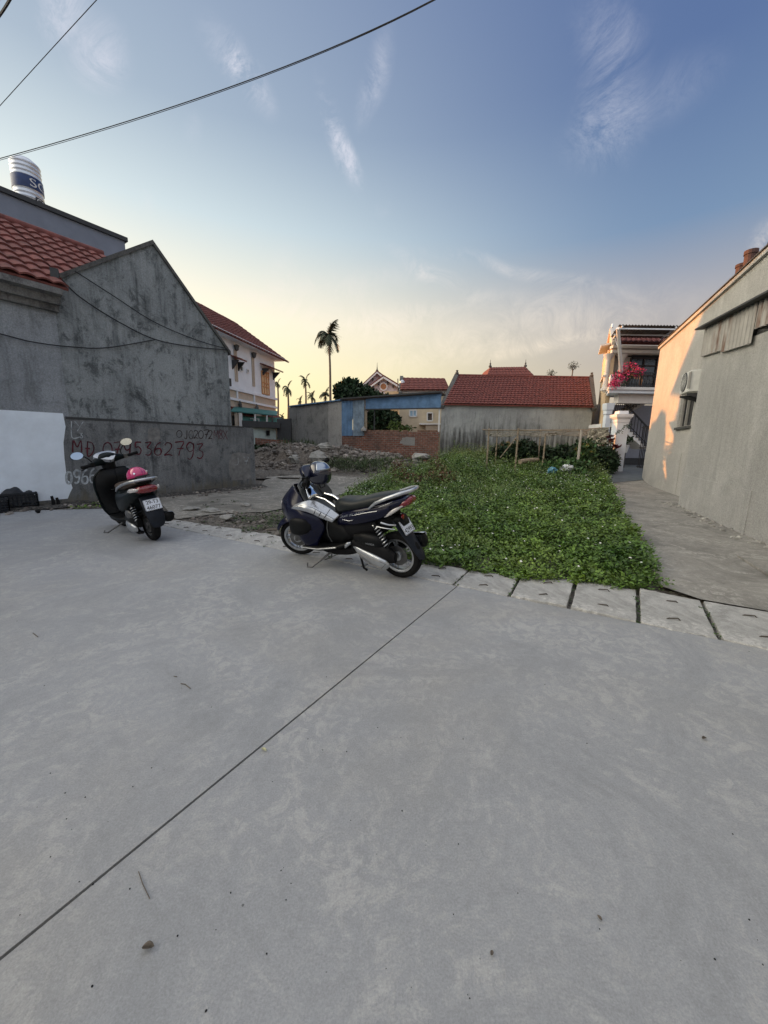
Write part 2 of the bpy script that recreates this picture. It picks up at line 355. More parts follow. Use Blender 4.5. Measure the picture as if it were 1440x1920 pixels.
m_tealw=mat('teal painted wall',(.10,.30,.28),.8,var=.2,scale=2)
m_brick=brickmat('old brick',(.26,.10,.065),(.17,.07,.05),(.24,.22,.19))
m_rust=None
m_galv=mat('galvanised steel',(.66,.70,.76),.36,metal=.45,var=.1,scale=4)
m_wire=mat('cable rubber',(.012,.012,.014),.7)
m_leafd=mat('dark foliage',(.022,.050,.018),.7,var=.3,scale=2,island=.5)
m_leaf=mat('foliage',(.04,.095,.022),.65,var=.3,scale=1.5,island=.5)
m_weed=mat('weed leaves',(.15,.235,.030),.55,col2=(.046,.105,.014),scale=.9,island=.5)
m_dry=mat('dry red weed leaves',(.14,.055,.03),.8,var=.4,scale=3,island=.5)
m_palm=mat('palm leaf',(.028,.042,.018),.7,var=.3,island=.4)
m_bark=mat('bark',(.13,.11,.09),.9,var=.3,scale=9,bump=.5)
m_petal=mat('white petals',(.8,.8,.74),.7)
m_pot=mat('terracotta',(.17,.065,.04),.75,var=.3,scale=10,bump=.4)
m_stone=mat('rubble stone',(.24,.215,.19),.95,var=.3,scale=4,bump=.6,bscale=25,island=.45)
m_bamboo=mat('dry bamboo pole',(.30,.24,.17),.8,var=.3,scale=12)
m_grail=mat('black iron',(.015,.015,.017),.45)
m_red=mat('crimson leaves',(.16,.014,.02),.6,island=.5,var=.3)
m_bou=mat('magenta bracts',(.62,.05,.16),.6,island=.45,var=.3)
# ------------------------------------------------------------------ key directions
A=G(130,945);B=G(480,912);d1=(B-A).normalized();n1=Vector((-d1.y,d1.x,0))     # left boundary wall
A2=G(1203,905);B2=G(1270,930);d2=(A2-B2).normalized()                            # right house, main wall
A3=G(1274,949);B3=G(1440,1024);d3=(A3-B3).normalized()                           # right house, annex
n3=Vector((d3.y,-d3.x,0))                                                        # into the right house
e=V(.8717,-.490).normalized();nn=V(.490,.8717).normalized();P0=V(.66,3.31)+nn*.5         # the drain line
# ------------------------------------------------------------------ ground
RA=G(560,885);
MOUNDS=[]
def ground_z(x,y):
    z=terr(x,y)-.035
    s=(V(x,y)-P0).dot(nn)
    if s>.1 and y>2.5:
        z+=.030*noise.noise(V(x*1.3,y*1.3,0))*min(1,(s-.1)*2)
        z+=.012*noise.noise(V(x*6,y*6,3))*min(1,(s-.1)*2)
    return z
def axis(a,b,lo,hi,st):
    L=list(np.arange(lo,hi+1e-6,st));q=lo
    g=st
    while q>a: g*=1.35;q-=g;L.insert(0,max(q,a))
    q=hi;g=st
    while q<b: g*=1.35;q+=g;L.append(min(q,b))
    return L
xs=axis(-900,900,-14,16,.25);ys=axis(-300,1400,1.5,24,.25)
mb=MB();mb.add([(x,y,ground_z(x,y)) for x in xs for y in ys],[(i*len(ys)+j,(i+1)*len(ys)+j,(i+1)*len(ys)+j+1,i*len(ys)+j+1) for i in range(len(xs)-1) for j in range(len(ys)-1)])
struct(mb.build('ground',m_ground,smooth=True,rec=False))
# road: two cast bays with a real gap between them
J0=G(0,1798);J1=G(850,1105);jd=(J1-J0).normalized();jn=Vector((jd.y,-jd.x,0))
def SL(s,wd=0): return P0+e*s+nn*wd
W0=-.50                                                     # road edge is this far in front of the drain's back edge
EL=SL(-5.15,W0)
def isect(P,d,Q,g):
    M2=Matrix(((d.x,-g.x),(d.y,-g.y)));r=M2.inverted()@Vector((Q.x-P.x,Q.y-P.y));return P+d*r[0]
X=isect(J0,jd,SL(0,W0),e)
wl=A-n1*0;wl0=A-d1*1.35-n1*.28
lp=[X-jn*.005, EL, G(225,953), G(60,957), A-d1*3-n1*.35, A-d1*30-n1*.3, V(-40,-30), J0-jd*30-jn*.005]
rp=[X+jn*.005, J0-jd*30+jn*.005, V(40,-30), V(40,P0.y-20), SL(14,W0)]
mb=MB()
for p in (lp,rp): mb.ext([V(q.x,q.y,-.03) for q in p],(0,0,.03))
struct(mb.build('road',m_road))
# alley to the yard at the back
def lerp(a,b,t): return a+(b-a)*t
def poly_at(pl,t):
    L=[0]
    for a,b in zip(pl,pl[1:]): L.append(L[-1]+(b-a).length)
    q=t*L[-1]
    for i in range(len(pl)-1):
        if q<=L[i+1]+1e-9: return lerp(pl[i],pl[i+1],(q-L[i])/(L[i+1]-L[i]))
    return pl[-1]
def sheet(name,a,b,m,dz=.012,nu=40,nv=8,nz=.004,thick=0):
    def f(u,v):
        p=lerp(poly_at(a,u),poly_at(b,u),v);return V(p.x,p.y,max(terr(p.x,p.y)+dz,ground_z(p.x,p.y)+.008)+nz*noise.noise(V(p.x*2,p.y*2,5)))
    mb=MB().grid(f,nu,nv);return struct(mb.build(name,m,smooth=True,rec=False))
AL=[G(1237,1101)+nn*.02,G(1190,1010),G(1150,950),GT(1131,910)]
jp=isect(A2,d2,V(0,12.6),V(1,0));jl=isect(AL[2],(AL[3]-AL[2]).normalized(),V(0,12.6),V(1,0))
pl=[AL[0],AL[1],AL[2],V(jl.x,12.6),V(jp.x+.3,12.6),B2+V(.5,-.5),V(9.5,4),SL(9.5,.12),V(4.3,2.18),V(3.76,2.48),V(3.25,2.76),V(2.76,3.05)]
k_=18;edge=[]
for i in range(k_): # worn edge along the weeds
    edge.append(poly_at(AL[:3],i/(k_-1))+V(.02*noise.noise(V(i*1.3,0,0)),.02*noise.noise(V(i*1.3,5,0))))
mbx=MB();mbx.add([V(q.x,q.y,.012) for q in edge+pl[3:]],[tuple(range(len(edge)+9))]);struct(mbx.build('alley',m_alley,rec=False))
sheet('alley_ramp',[V(jl.x,12.6),V(8.6,17.1)],[V(jp.x+.3,12.6),A2+n3*.3+d2*2.5],m_alley)
YL=[GT(1131,908),V(9.0,17.2),V(9.6,24)];YR=[A2+n3*.3,V(13,17.0),V(16,24)]
m_yard=mat('blue grey yard tiles',(.13,.15,.165),.55,var=.2,scale=3)
sheet('yard_floor',YL,YR,m_yard,dz=.024,nz=0)
# yard path across the lot
sheet('dirt_path',[G(330,972),G(410,962),GT(500,958),GT(570,945),GT(660,920),GT(740,897),GT(790,880)],[B+V(-1.4,-2.6),B-d1*.8+V(0.1,-.1),B+V(.1,-.1),GT(500,893),GT(590,888),GT(690,896),GT(770,874)],m_path,dz=-.012,nz=.012)
# puddles on the path
def blob(name,px,py,rx,ry,m,dz,label=None,seed=0,rz=0):
    c=GT(px,py);mb=MB();k=22;vs=[]
    for i in range(k):
        a=2*PI*i/k;r=1+.35*noise.noise(V(math.cos(a)*1.5+seed,math.sin(a)*1.5,seed));x,y=rx*r*math.cos(a),ry*r*math.sin(a)
        vs.append(V(c.x+x*math.cos(rz)-y*math.sin(rz),c.y+x*math.sin(rz)+y*math.cos(rz),terr(c.x,c.y)+dz))
    mb.add(vs,[tuple(range(k))]);return mb.build(name,m,rec=False)
m_water=mat('puddle water',(.10,.09,.08),.05,spec=.7)
for i,(px,py,rx,ry) in enumerate([(545,896,.42,.16),(531,889,.2,.08),(490,897,.3,.14)]):
    struct(blob('puddle',px,py,rx,ry,m_water,.012,seed=i*3))
# ------------------------------------------------------------------ drain covers
JT=[((-3.45,6.05),(-3.66,5.70)),((-3.03,5.82),(-3.24,5.46)),((-2.64,5.64),(-2.86,5.24)),((-2.21,5.47),(-2.46,5.02)),((-1.72,5.20),(-1.99,4.75)),((-1.27,4.95),(-1.53,4.49))]
a_,b_=JT[-1],((.91,3.75),(.66,3.31))
for i in range(1,6):
    t=i/5;JT.append(tuple((a_[k][0]+(b_[k][0]-a_[k][0])*t,a_[k][1]+(b_[k][1]-a_[k][1])*t) for k in (0,1)))
JT+=[((1.38,3.58),(1.10,3.06)),((1.89,3.47),(1.51,2.83)),((2.37,3.28),(1.92,2.60)),((2.74,3.02),(2.33,2.37)),((3.25,2.74),(2.82,2.09)),((3.76,2.46),(3.31,1.82)),((4.3,2.16),(3.83,1.53))]
ordn=['first','second','third','fourth','fifth','sixth','seventh','eighth','ninth','tenth','eleventh','twelfth','thirteenth','fourteenth','fifteenth','sixteenth','seventeenth','eighteenth','nineteenth']
m_loop=mat('rusty lifting loop',(.10,.085,.07),.8,metal=.3)
for i in range(len(JT)-1):
    (b0,f0),(b1,f1_)=[(V(*q[0]),V(*q[1])) for q in JT[i:i+2]]
    f0=f0-nn*((f0-SL(0,W0)).dot(nn)-.004);f1_=f1_-nn*((f1_-SL(0,W0)).dot(nn)-.004)
    g=.006+.006*random.random()+(.007 if i>10 else 0)
    zt=.002+.004*random.random()+(.008 if i>10 else 0)
    c0=(b0+b1+f0+f1_)/4;r=ordn[i]
    o=T('drain_cover',f'pale concrete drain cover slab, {r} from the left end of the row','drain cover',V(c0.x,c0.y,0),'concrete slabs covering the roadside drain')
    mb=MB()
    dj=.012*(random.random()-.5)
    pl=[f0+e*g,f1_-e*g,b1-e*g+nn*dj,b0+e*g+nn*dj]
    # chipped outline
    out=[]
    for q in range(4):
        p,r2=pl[q],pl[(q+1)%4];k=12
        for t in range(k):
            pt=lerp(p,r2,t/k);jj=.012*noise.noise(V(pt.x*9,pt.y*9,i))+ (.016*noise.noise(V(pt.x*25,pt.y*25,i+7)))
            out.append(V(pt.x+jj,pt.y+jj,-.09))
    tilt=.006*(random.random()-.5)
    mb.ext(out,(0,0,.09+zt))
    tx_,ty_=.014*(random.random()-.5),.010*(random.random()-.5)
    for q_ in mb.v:
        if q_.z>-.05: q_.z=max(.001,q_.z+tx_*(q_-c0).dot(e)/.25+ty_*(q_-c0).dot(nn)/.25)
    mb.build('slab',m_slab,o,bevel=.006)
    for wv in (.25,.76):
        c=lerp((b0+b1)/2,(f0+f1_)/2,wv)+e*.05*(random.random()-.5);an=random.random()*.8
        dd=(e*math.cos(an)+nn*math.sin(an))
        pts=[c-dd*.045+V(0,0,zt-.004),c-dd*.03+V(0,0,zt+.006),c+V(0,0,zt+.009),c+dd*.03+V(0,0,zt+.012),c+dd*.045+V(0,0,zt-.004)]
        MB().tube(pts,.005,6).build('lifting_loop',m_loop,o)
# ------------------------------------------------------------------ roofs of real tiles
def tile_roof(mb,E0,E1,R0,R1,pitch=.2,course=.3,amp=.025,step=.03,nw=6):
    """E0,E1 eave ends; R0,R1 ridge ends"""
    L=(E1-E0).length;Hh=((R0+R1)/2-(E0+E1)/2).length;nu=max(2,int(L/pitch)*nw);nc=max(1,int(Hh/course))
    nrm=(E1-E0).cross(R0-E0).normalized()
    if nrm.z<0:nrm=-nrm
    vs=[];fs=[];nr=2*nc
    for c in range(nc):
        for h in (0,1):
            v=(c+h)/nc;lift=step*(1-h)+.004
            for i in range(nu+1):
                u=i/nu;p=lerp(lerp(E0,E1,u),lerp(R0,R1,u),v)
                ph=(i%nw)/nw;wv=amp*(abs(math.sin(ph*PI))*1.2 if amp>0 else 0)
                rnd=.006*noise.noise(V(int(i/nw)*3.1,c*5.3,1))
                vs.append(p+nrm*(lift+wv+rnd))
    for r in range(nr-1):
        for i in range(nu): fs.append((r*(nu+1)+i,r*(nu+1)+i+1,(r+1)*(nu+1)+i+1,(r+1)*(nu+1)+i))
    # front edge
    b=len(vs)
    vs+=[vs[i]-nrm*.03 for i in range(nu+1)];fs+=[(i,i+1,b+i+1,b+i) for i in range(nu)]
    mb.add(vs,fs)
    mb.ext([E0-nrm*.05,E1-nrm*.05,R1-nrm*.05,R0-nrm*.05],nrm*.045)
def corr(mb,P,Q,dn,pitch=.09,amp=.012,nw=4,th=0):
    """corrugated sheet: top edge P-Q, falls by vector dn"""
    L=(Q-P).length;nu=max(4,int(L/pitch)*nw);nr=(Q-P).cross(dn).normalized()
    mb.grid(lambda u,v:lerp(P,Q,u)+dn*v+nr*amp*math.sin(u*nu/nw*2*PI),nu,1)
# ------------------------------------------------------------------ left: boundary wall with graffiti
pA,pB=A,B
o=T('boundary_wall','stained grey boundary wall with graffiti, its left end painted white','wall',V(A.x,A.y,0))
zt=on(125,783,A,d1).z
def wq(s,z,off=0): q=A+d1*s+n1*off;return V(q.x,q.y,z)
Ltot=(B-A).length
mb=MB();top=[]
k=60
outl=[wq(-16,-.4)]+[wq(Ltot,-.4)]+[wq(Ltot+.02*noise.noise(V(0,0,t)),-.4+(zt+.4)*t/6) for t in range(1,6)]+[wq(Ltot-(Ltot+16)*t/k,zt+.012*noise.noise(V(t*.7,1,2))-.0*t) for t in range(k+1)]
mb.ext(outl,n1*.20);mb.build('wall_body',m_low,o)
# painted section with a ragged right edge
sp=(on(121,800,A,d1)-A).dot(d1)
ed=[(775,118),(800,123),(830,119),(860,121),(885,124),(900,126),(905,133),(915,136),(925,131),(935,127)]
pe=[on(x,y,A-n1*.004,d1) for y,x in ed]
pl=[wq(-16,.10,-.004)]+[wq(-16+ (sp+16)*t/16,.10+.05*noise.noise(V(t*1.7,0,0)),-.004) for t in range(1,14)]+[pe[-1]]+pe[::-1][1:]+[wq(-16,zt+.0,-.004)]
MB().ext(pl,n1*.0035).build('painted_section',m_whitew,o)
MB().ext([wq(sp+.03,zt-.03,-.006),wq(sp+.03,zt+.02,-.006),wq(Ltot*.93,zt+.025,-.006),wq(Ltot*.93,zt-.012,-.006)],n1*.01).build('top_shadow_strip',m_dark,o)  # dark strip drawn for the shade line along the wall top
GL={'0':[[(.5,1),(.15,.85),(0,.5),(.15,.12),(.5,0),(.85,.12),(1,.5),(.85,.85),(.5,1)]],
'1':[[(.1,.8),(.5,1),(.5,0)]],'2':[[(.05,.8),(.3,1),(.75,.95),(.9,.7),(.55,.35),(0,.02),(.5,.08),(1,0)]],
'3':[[(.05,.95),(.9,1),(.4,.6),(.85,.45),(.95,.2),(.6,-.02),(.1,.05)]],
'5':[[(.95,1),(.2,.98),(.15,.6),(.6,.62),(.95,.35),(.7,.02),(.05,.05)]],
'6':[[(.85,1),(.35,.8),(.05,.35),(.2,.03),(.7,0),(.95,.25),(.75,.5),(.2,.45),(.07,.3)]],
'7':[[(.0,.95),(.95,1),(.6,.5),(.4,0)],[(.2,.5),(.9,.52)]],
'8':[[(.5,.52),(.1,.75),(.45,1),(.9,.8),(.5,.52),(.05,.25),(.45,0),(.95,.2),(.5,.52)]],
'9':[[(.9,.85),(.45,1),(.05,.75),(.4,.45),(.9,.6),(.9,.95),(.85,.3),(.5,0),(.15,.08)]],
'M':[[(0,0),(.08,1),(.5,.45),(.92,1),(1,0)]],'D':[[(.2,1),(.2,0),(.7,.08),(1,.5),(.75,.9),(.1,1)],[(-.1,.5),(.5,.5)]],
'L':[[(.1,1),(.15,0),(1,.03)]],'X':[[(0,1),(1,0)],[(1,1),(0,0)]],'J':[[(.7,1),(.7,.2),(.3,0),(0,.15)]],'-':[[(0,.5),(1,.5)]],'y':[[(0,1),(.45,.55)],[(1,1),(.3,0)]]}
def smooth_pl(p,n=6):
    out=[]
    for i in range(len(p)-1):
        a,b,c,d=p[max(i-1,0)],p[i],p[i+1],p[min(i+2,len(p)-1)]
        for k in range(n):
            t=k/n;out.append(tuple(.5*((2*b[j])+(c[j]-a[j])*t+(2*a[j]-5*b[j]+4*c[j]-d[j])*t*t+(3*b[j]-a[j]-3*c[j]+d[j])*t**3) for j in(0,1)))
    out.append(p[-1]);return out
def graffiti(name,chars,m,wd,off=-.004):
    mb=MB();zz=0
    for ch,x0,x1,yt,yb in chars:
        TLp=on(x0,yt,A,d1);BLp=on(x0,yb,A,d1);BR=on(x1,yb,A,d1)
        for st in GL[ch]:
            pts=[BLp+(BR-BLp)*u+(TLp-BLp)*v for u,v in smooth_pl(st)]
            zz+=1;oo=n1*(off-.0004*(zz%7))
            L=[];
            for i,p in enumerate(pts):
                t=(pts[min(i+1,len(pts)-1)]-pts[max(i-1,0)]).normalized();s_=t.cross(n1).normalized()
                ww=wd*(.75+.5*noise.noise(V(p.x*7,p.z*7,zz)))
                L+=[p+oo+s_*ww/2,p+oo-s_*ww/2]
            mb.add(L,[(2*i,2*i+1,2*i+3,2*i+2) for i in range(len(pts)-1)])
    return mb.build(name,m,o,rec=False)
m_gr=mat('dark red spray paint',(.085,.012,.022),.8,var=.5,scale=9)
m_gw=mat('white brush paint',(.40,.44,.47),.8,var=.45,scale=9)
m_gk=mat('brown black spray paint',(.035,.022,.022),.8,var=.4,scale=9)
graffiti('red_number',[('M',136,153,826,848),('D',161,176,828,854),('0',193,210,829,856),('7',213,226,829,856),('9',232,245,828,857),('5',252,265,829,852),('3',271,284,829,853),('6',289,303,829,853),('2',308,323,830,854),('7',328,345,828,854),('9',349,364,829,861),('3',368,381,832,859)],m_gr,.036)
graffiti('dark_number',[('0',331,341,807,820),('J',346,352,807,823),('0',354,362,807,823),('2',363,371,807,822),('0',372,381,807,822),('7',382,391,806,823),('2',391,398,807,823)],m_gk,.026)
graffiti('red_number',[('M',401,409,807,824),('8',411,417,806,823),('X',418,426,807,824)],m_gr,.018)
graffiti('white_number',[('0',124,134,884,907),('9',138,150,881,906),('6',153,165,880,906),('6',168,178,878,904)],m_gw,.045)
graffiti('white_scrawl',[('L',132,151,790,820),('y',140,156,790,808),('3',149,155,812,821),('J',439,449,858,872),('7',457,466,857,872)],m_gw,.018)
# pale repair patches on the wall
m_rep=mat('pale cement repair',(.19,.19,.185),.9,var=.25,scale=8,bump=.4)
def patch(px0,py0,px1,py1,sd):
    pts=[]
    for i in range(24):
        a=2*PI*i/24;ex=math.copysign(abs(math.cos(a))**.45,math.cos(a));ey=math.copysign(abs(math.sin(a))**.45,math.sin(a));r=1+.25*noise.noise(V(i*.6,sd,0))
        pts.append(on((px0+px1)/2+ex*r*(px1-px0)/2,(py0+py1)/2+ey*r*(py1-py0)/2,A-n1*.003,d1))
    MB().add(pts,[tuple(range(24))]).build('cement_patch',m_rep,o,rec=False)
patch(277,802,300,828,1);patch(430,850,470,900,2.2)
# ------------------------------------------------------------------ left house: gable, wing, roofs
gA=A+n1*.06
def gq(s,z,off=0): q=gA+d1*s+n1*off;return V(q.x,q.y,z)
def gs(px,py,off=0): q=on(px,py,gA+n1*off,d1);return (q-gA).dot(d1),q.z
o=T('gable_house','old grey plastered house with tall stained gable and red tiled wing','house',V(gA.x,gA.y,0))
sl,zl=gs(100,527);sa,za=gs(285,457);sr,zr=gs(427,660);sl-=.02
sc0=gs(119,700)[0]
poly=[gq(sc0,-.3),gq(sr,-.3),gq(sr,zr),gq(sa,za),gq(sc0,zl+(za-zl)*(sc0-sl)/(sa-sl))]
MB().ext(poly,n1*9).build('gable_wall',m_hgrey,o)
# copings (one each side), proud of the wall
for (s0_,z0_),(s1_,z1_) in (((sl-.25,zl-.25*(za-zl)/(sa-sl)),(sa,za)),((sa,za),(sr+.06,zr-.05))):
    a=gq(s0_,z0_,-.05);b=gq(s1_,z1_,-.05)
    MB().ext([a+V(0,0,-.02),b+V(0,0,-.02),b+V(0,0,.07),a+V(0,0,.07)],n1*.22).build('coping',m_cop,o)
# roof skins behind the gable parapet
mb=MB();tile_roof(mb,gq(sr+.02,zr-.2,.2),gq(sr+.02,zr-.2,9.3),gq(sa,za-.10,.2),gq(sa,za-.10,9.3));mb.build('roof',m_tile,o,rec=False)
# right side brackets/eave ornament
MB().box(gq(sr+.05,zr-.75,.25),(.16,.3,.2),math.atan2(d1.y,d1.x)).build('eave_bracket',m_dark,o)
# wing
MB().ext([gq(-16,-.3,.0),gq(sc0-.002,-.3,0),gq(sc0-.002,3.98,0),gq(-16,3.98,0)],n1*8).build('wing_wall',m_wing,o)
zc=4.0
prof=[(0,zc-.36),(-.10,zc-.36),(-.13,zc-.26),(-.22,zc-.26),(-.26,zc-.14),(-.40,zc-.12),(-.40,zc-.02),(0,zc-.02)]
MB().ext([gq(-16,z_,f_-.001) for f_,z_ in prof],d1*(16+sc0-.02+.05)).build('cornice',m_corn,o)
rd=2.6;zr2=on(60,432,gA+n1*rd,d1).z
mb=MB();Ee0=gq(-16,zc+.02,-.40);Ee1=gq(sl+.12,zc+.02,-.40);Rr0=gq(-16,zr2,rd)
Rr1=gq(sa+.2,zr2,rd)
tile_roof(mb,Ee0,Ee1,Rr0,gq(sl+.12,zr2,rd),pitch=.22,course=.33,amp=.03,step=.04);
tile_roof(mb,gq(sl+.12,zc+.02+ (zr2-zc)*.17,.12),gq(sa+.3,zc+.02+(zr2-zc)*.17,.12),gq(sl+.12,zr2,rd),gq(sa+.3,zr2,rd),pitch=.22,course=.33,amp=.03,step=.04)
mb.build('roof',m_tile,o,rec=False)
MB().tube([gq(-16,zr2+.03,rd),gq(sa,zr2+.03,rd)],.09,10).build('ridge_cap',m_tile,o,smooth=True)
MB().ext([gq(-16,3.9,.01),gq(-16,zr2-.05,rd),gq(-16,3.9,2*rd)],d1*(16+sa)).build('roof_core',m_dark,o)
MB().box(gq(sl+.02,zl+.10,-.12),(.12,.12,.16),.6).build('roof_finial',m_dark,o)
# ------------------------------------------------------------------ slate blue building behind, with its tank
off=5.0;bA=gA+n1*off
def bq(s,z,o2=0): q=bA+d1*s+n1*o2;return V(q.x,q.y,z)
sB=(on(233,445,bA,d1)-bA).dot(d1);zB=on(233,445,bA,d1).z
o=T('flat_roofed_building','slate blue flat roofed building rising behind the red tiled wing','building',V(bA.x,bA.y,0))
MB().ext([bq(-14,0),bq(sB,0),bq(sB,zB-.12),bq(-14,zB-.12)],n1*7).build('wall',m_bluew,o)
MB().ext([bq(-14,zB-.119,-.07),bq(sB+.07,zB-.119,-.07),bq(sB+.07,zB,-.07),bq(-14,zB,-.07)],n1*7.14).build('parapet_cap',m_dark,o)
# tank
tb=on(56,372,bA+n1*2.0,d1);tl=on(22,350,bA+n1*2,d1);tr=on(84,378,bA+n1*2,d1)
rt=abs((tr-tl).dot(d1))/2*.93
tz1=on(48,312,bA+n1*2.0,d1).z
tcn_=V((tl.x+tr.x)/2,(tl.y+tr.y)/2,0)
o=T('water_tank','ribbed stainless steel water tank with blue band standing on the flat roof','water tank',V(tcn_.x,tcn_.y,zB-.12))
prof=[];z0_=zB-.12;nn_=16
for i in range(nn_*6+1):
    t=i/(nn_*6);prof.append((rt*(1-.0)+.012*math.cos(i*2*PI/6),z0_+(tz1-z0_)*t))
prof+=[(rt*.98,tz1+.04),(rt*.6,tz1+.16),(rt*.25,tz1+.20),(.01,tz1+.2)]
MB().lathe(prof,tcn_,48).build('tank_body',m_galv,o,smooth=True,angle=70)
m_bband=mat('navy band',(.012,.035,.13),.4)
hb=(tz1-z0_);zb0=z0_+hb*.62;zb1=z0_+hb*.80
MB().lathe([(rt+.02,zb0),(rt+.022,zb0+.01),(rt+.022,zb1-.01),(rt+.02,zb1)],tcn_,48,cap=False).build('band',m_bband,o,smooth=True)
def text_mesh(txt,size=1,ital=0,ext=0):
    c=bpy.data.curves.new('t','FONT');c.body=txt;c.size=size;c.shear=ital;c.align_x='LEFT';c.resolution_u=3;c.offset=0
    ob=bpy.data.objects.new('t',c);COL.objects.link(ob);dg=bpy.context.evaluated_depsgraph_get();me=bpy.data.meshes.new_from_object(ob.evaluated_get(dg))
    vs=[v.co.copy() for v in me.vertices];fs=[tuple(p.vertices) for p in me.polygons]
    bpy.data.objects.remove(ob);bpy.data.curves.remove(c);bpy.data.meshes.remove(me);return vs,fs
# angle (around the tank) that faces the camera and where the word starts
fa=math.atan2(-tcn_.y,-tcn_.x)
vs,fs=text_mesh('SONHA',hb*.17);
MB().add([tcn_+V(math.cos(fa+.12+v.x*1.25/rt)*(rt+.026),math.sin(fa+.12+v.x*1.25/rt)*(rt+.026),zb0+hb*.03+v.y) for v in vs],fs).build('lettering',m_white,o,rec=False)
MB().grid(lambda u,v:tcn_+V(math.cos(fa+.42+u*1.1)*(rt+.02),math.sin(fa+.42+u*1.1)*(rt+.02),z0_+hb*(.42+.10*v)),14,1).build('small_plate',m_dark,o,rec=False)
vs,fs=text_mesh('COMPANY',hb*.10)
MB().add([tcn_+V(math.cos(fa+.47+v.x/rt)*(rt+.024),math.sin(fa+.47+v.x/rt)*(rt+.024),z0_+hb*.435+v.y) for v in vs],fs).build('small_lettering',m_white,o,rec=False)
# ------------------------------------------------------------------ cables
def cable(name,label,pts,r,n=30,ext=0,grp=None):
    P=[Vector(p) for p in pts]
    out=[]
    t0,t1=-ext,len(P)-1+ext
    if len(P)==3:
        for i in range(n+1):
            t=t0/2+(t1-t0)/2*i/n
            a=(t-.5)*(t-1)*2;b=-4*t*(t-1);c=2*t*(t-.5);out.append(P[0]*a+P[1]*b+P[2]*c)
    else:
        for i in range(len(P)-1):
            a,b,c,dd=P[max(i-1,0)],P[i],P[i+1],P[min(i+2,len(P)-1)]
            for k in range(8):
                t=k/8;out.append((b*2+(c-a)*t+(a*2-b*5+c*4-dd)*t*t+(b*3-a-c*3+dd)*t**3)*.5)
        out.append(P[-1])
    return tag(MB().tube(out,r,6).build(name,m_wire,smooth=True),label,'cable',grp)
cable('overhead_cable','thick black double cable sweeping across the sky from left to top centre',[D(0,297,8.5),D(412,170,7.0),D(812,0,5.6)],.0065,ext=.5)
cable('overhead_cable','twin strand running just under the thick sky cable',[D(0,298,8.5)+V(0,0,-.02),D(412,173,7.0),D(812,2,5.6)],.004,ext=.5)
cable('overhead_cable','thin cable crossing the upper left corner of the sky',[D(0,198,6.5),D(92,97,6.0),D(181,0,5.5)],.0045,ext=.4)
cable('overhead_cable','short thick twisted cable in the extreme top left corner',[D(-20,52,5),D(0,28,4.7),D(18,0,4.4)],.012,ext=.4)
gO=gA-n1*.05
cable('house_cable','lower black cable drooping across the stained gable wall',[on(112,520,gO,d1),on(150,557,gO,d1),on(220,602,gO,d1),on(290,636,gO,d1),on(360,650,gO,d1),on(428,656,gO,d1)],.012)
cable('house_cable','upper black cable slanting down the stained gable to its right eave',[on(140,508,gO,d1),on(210,553,gO,d1),on(290,604,gO,d1),on(370,638,gO,d1),on(426,654,gO,d1)],.010)
cable('house_cable','black cable sagging from the left edge along the wing wall',[on(-60,614,gO,d1),on(0,626,gO,d1),on(60,641,gO,d1),on(130,650,gO,d1),on(200,652,gO,d1),on(290,637,gO,d1)],.011)
# ------------------------------------------------------------------ right: grey house with annex
o=T('grey_side_house','long grey rendered house on the right with sunlit far end','house',V(A2.x,A2.y,0))
def q2(s,z,off=0): q=A2-d2*s+n3*off;return V(q.x,q.y,z)
zt2=on(1243,650,A2,d2).z
def s2(px,py): q=on(px,py,A2,d2);return (A2-q).dot(d2),q.z
n2r=V(d2.y,-d2.x)
def q2(s,z,off=0): q=A2-d2*s+n2r*off;return V(q.x,q.y,z)
# window opening
ws0,wz1=s2(1281,727);ws1=s2(1303,727)[0];wz0=s2(1268,802)[1];ws1=ws0+1.15
for nm,(a,b,c,d_) in {'w1':(0,ws0,-.3,zt2),'w2':(ws1,26,-.3,zt2),'w3':(ws0,ws1,-.3,wz0),'w4':(ws0,ws1,wz1,zt2)}.items(): pass
mb=MB()
for a,b,c,d_ in ((0,ws0,-.3,zt2),(ws1,26,-.3,zt2),(ws0,ws1,-.3,wz0),(ws0,ws1,wz1,zt2)):
    mb.ext([q2(a,c),q2(b,c),q2(b,d_),q2(a,d_)],n2r*.22)
mb.ext([q2(0,-.3,.221),q2(26,-.3,.221),q2(26,zt2-.1,.221),q2(0,zt2-.1,.221)],n2r*6)
mb.build('wall',m_right,o)
cp=MB().ext([q2(-.06,zt2-.001,-.06),q2(26,zt2-.001,-.06),q2(26,zt2+.09,-.06),q2(-.06,zt2+.09,-.06)],n2r*.4).build('parapet_cap',m_right,o)
MB().ext([q2(-.08,zt2+.091,-.09),q2(26,zt2+.091,-.09),q2(26,zt2+.115,-.09),q2(-.08,zt2+.115,-.09)],n2r*.46).build('flashing',m_rightcap if 'm_rightcap' in globals() else m_cop,o)
sj,zj=s2(1214,847)
MB().ext([q2(-.01,-.2,-.012),q2(ws0+.8,-.2,-.012),q2(ws0+.8,zj,-.012),q2(-.01,zj,-.012)],n2r*.0115).build('plinth',m_right,o)
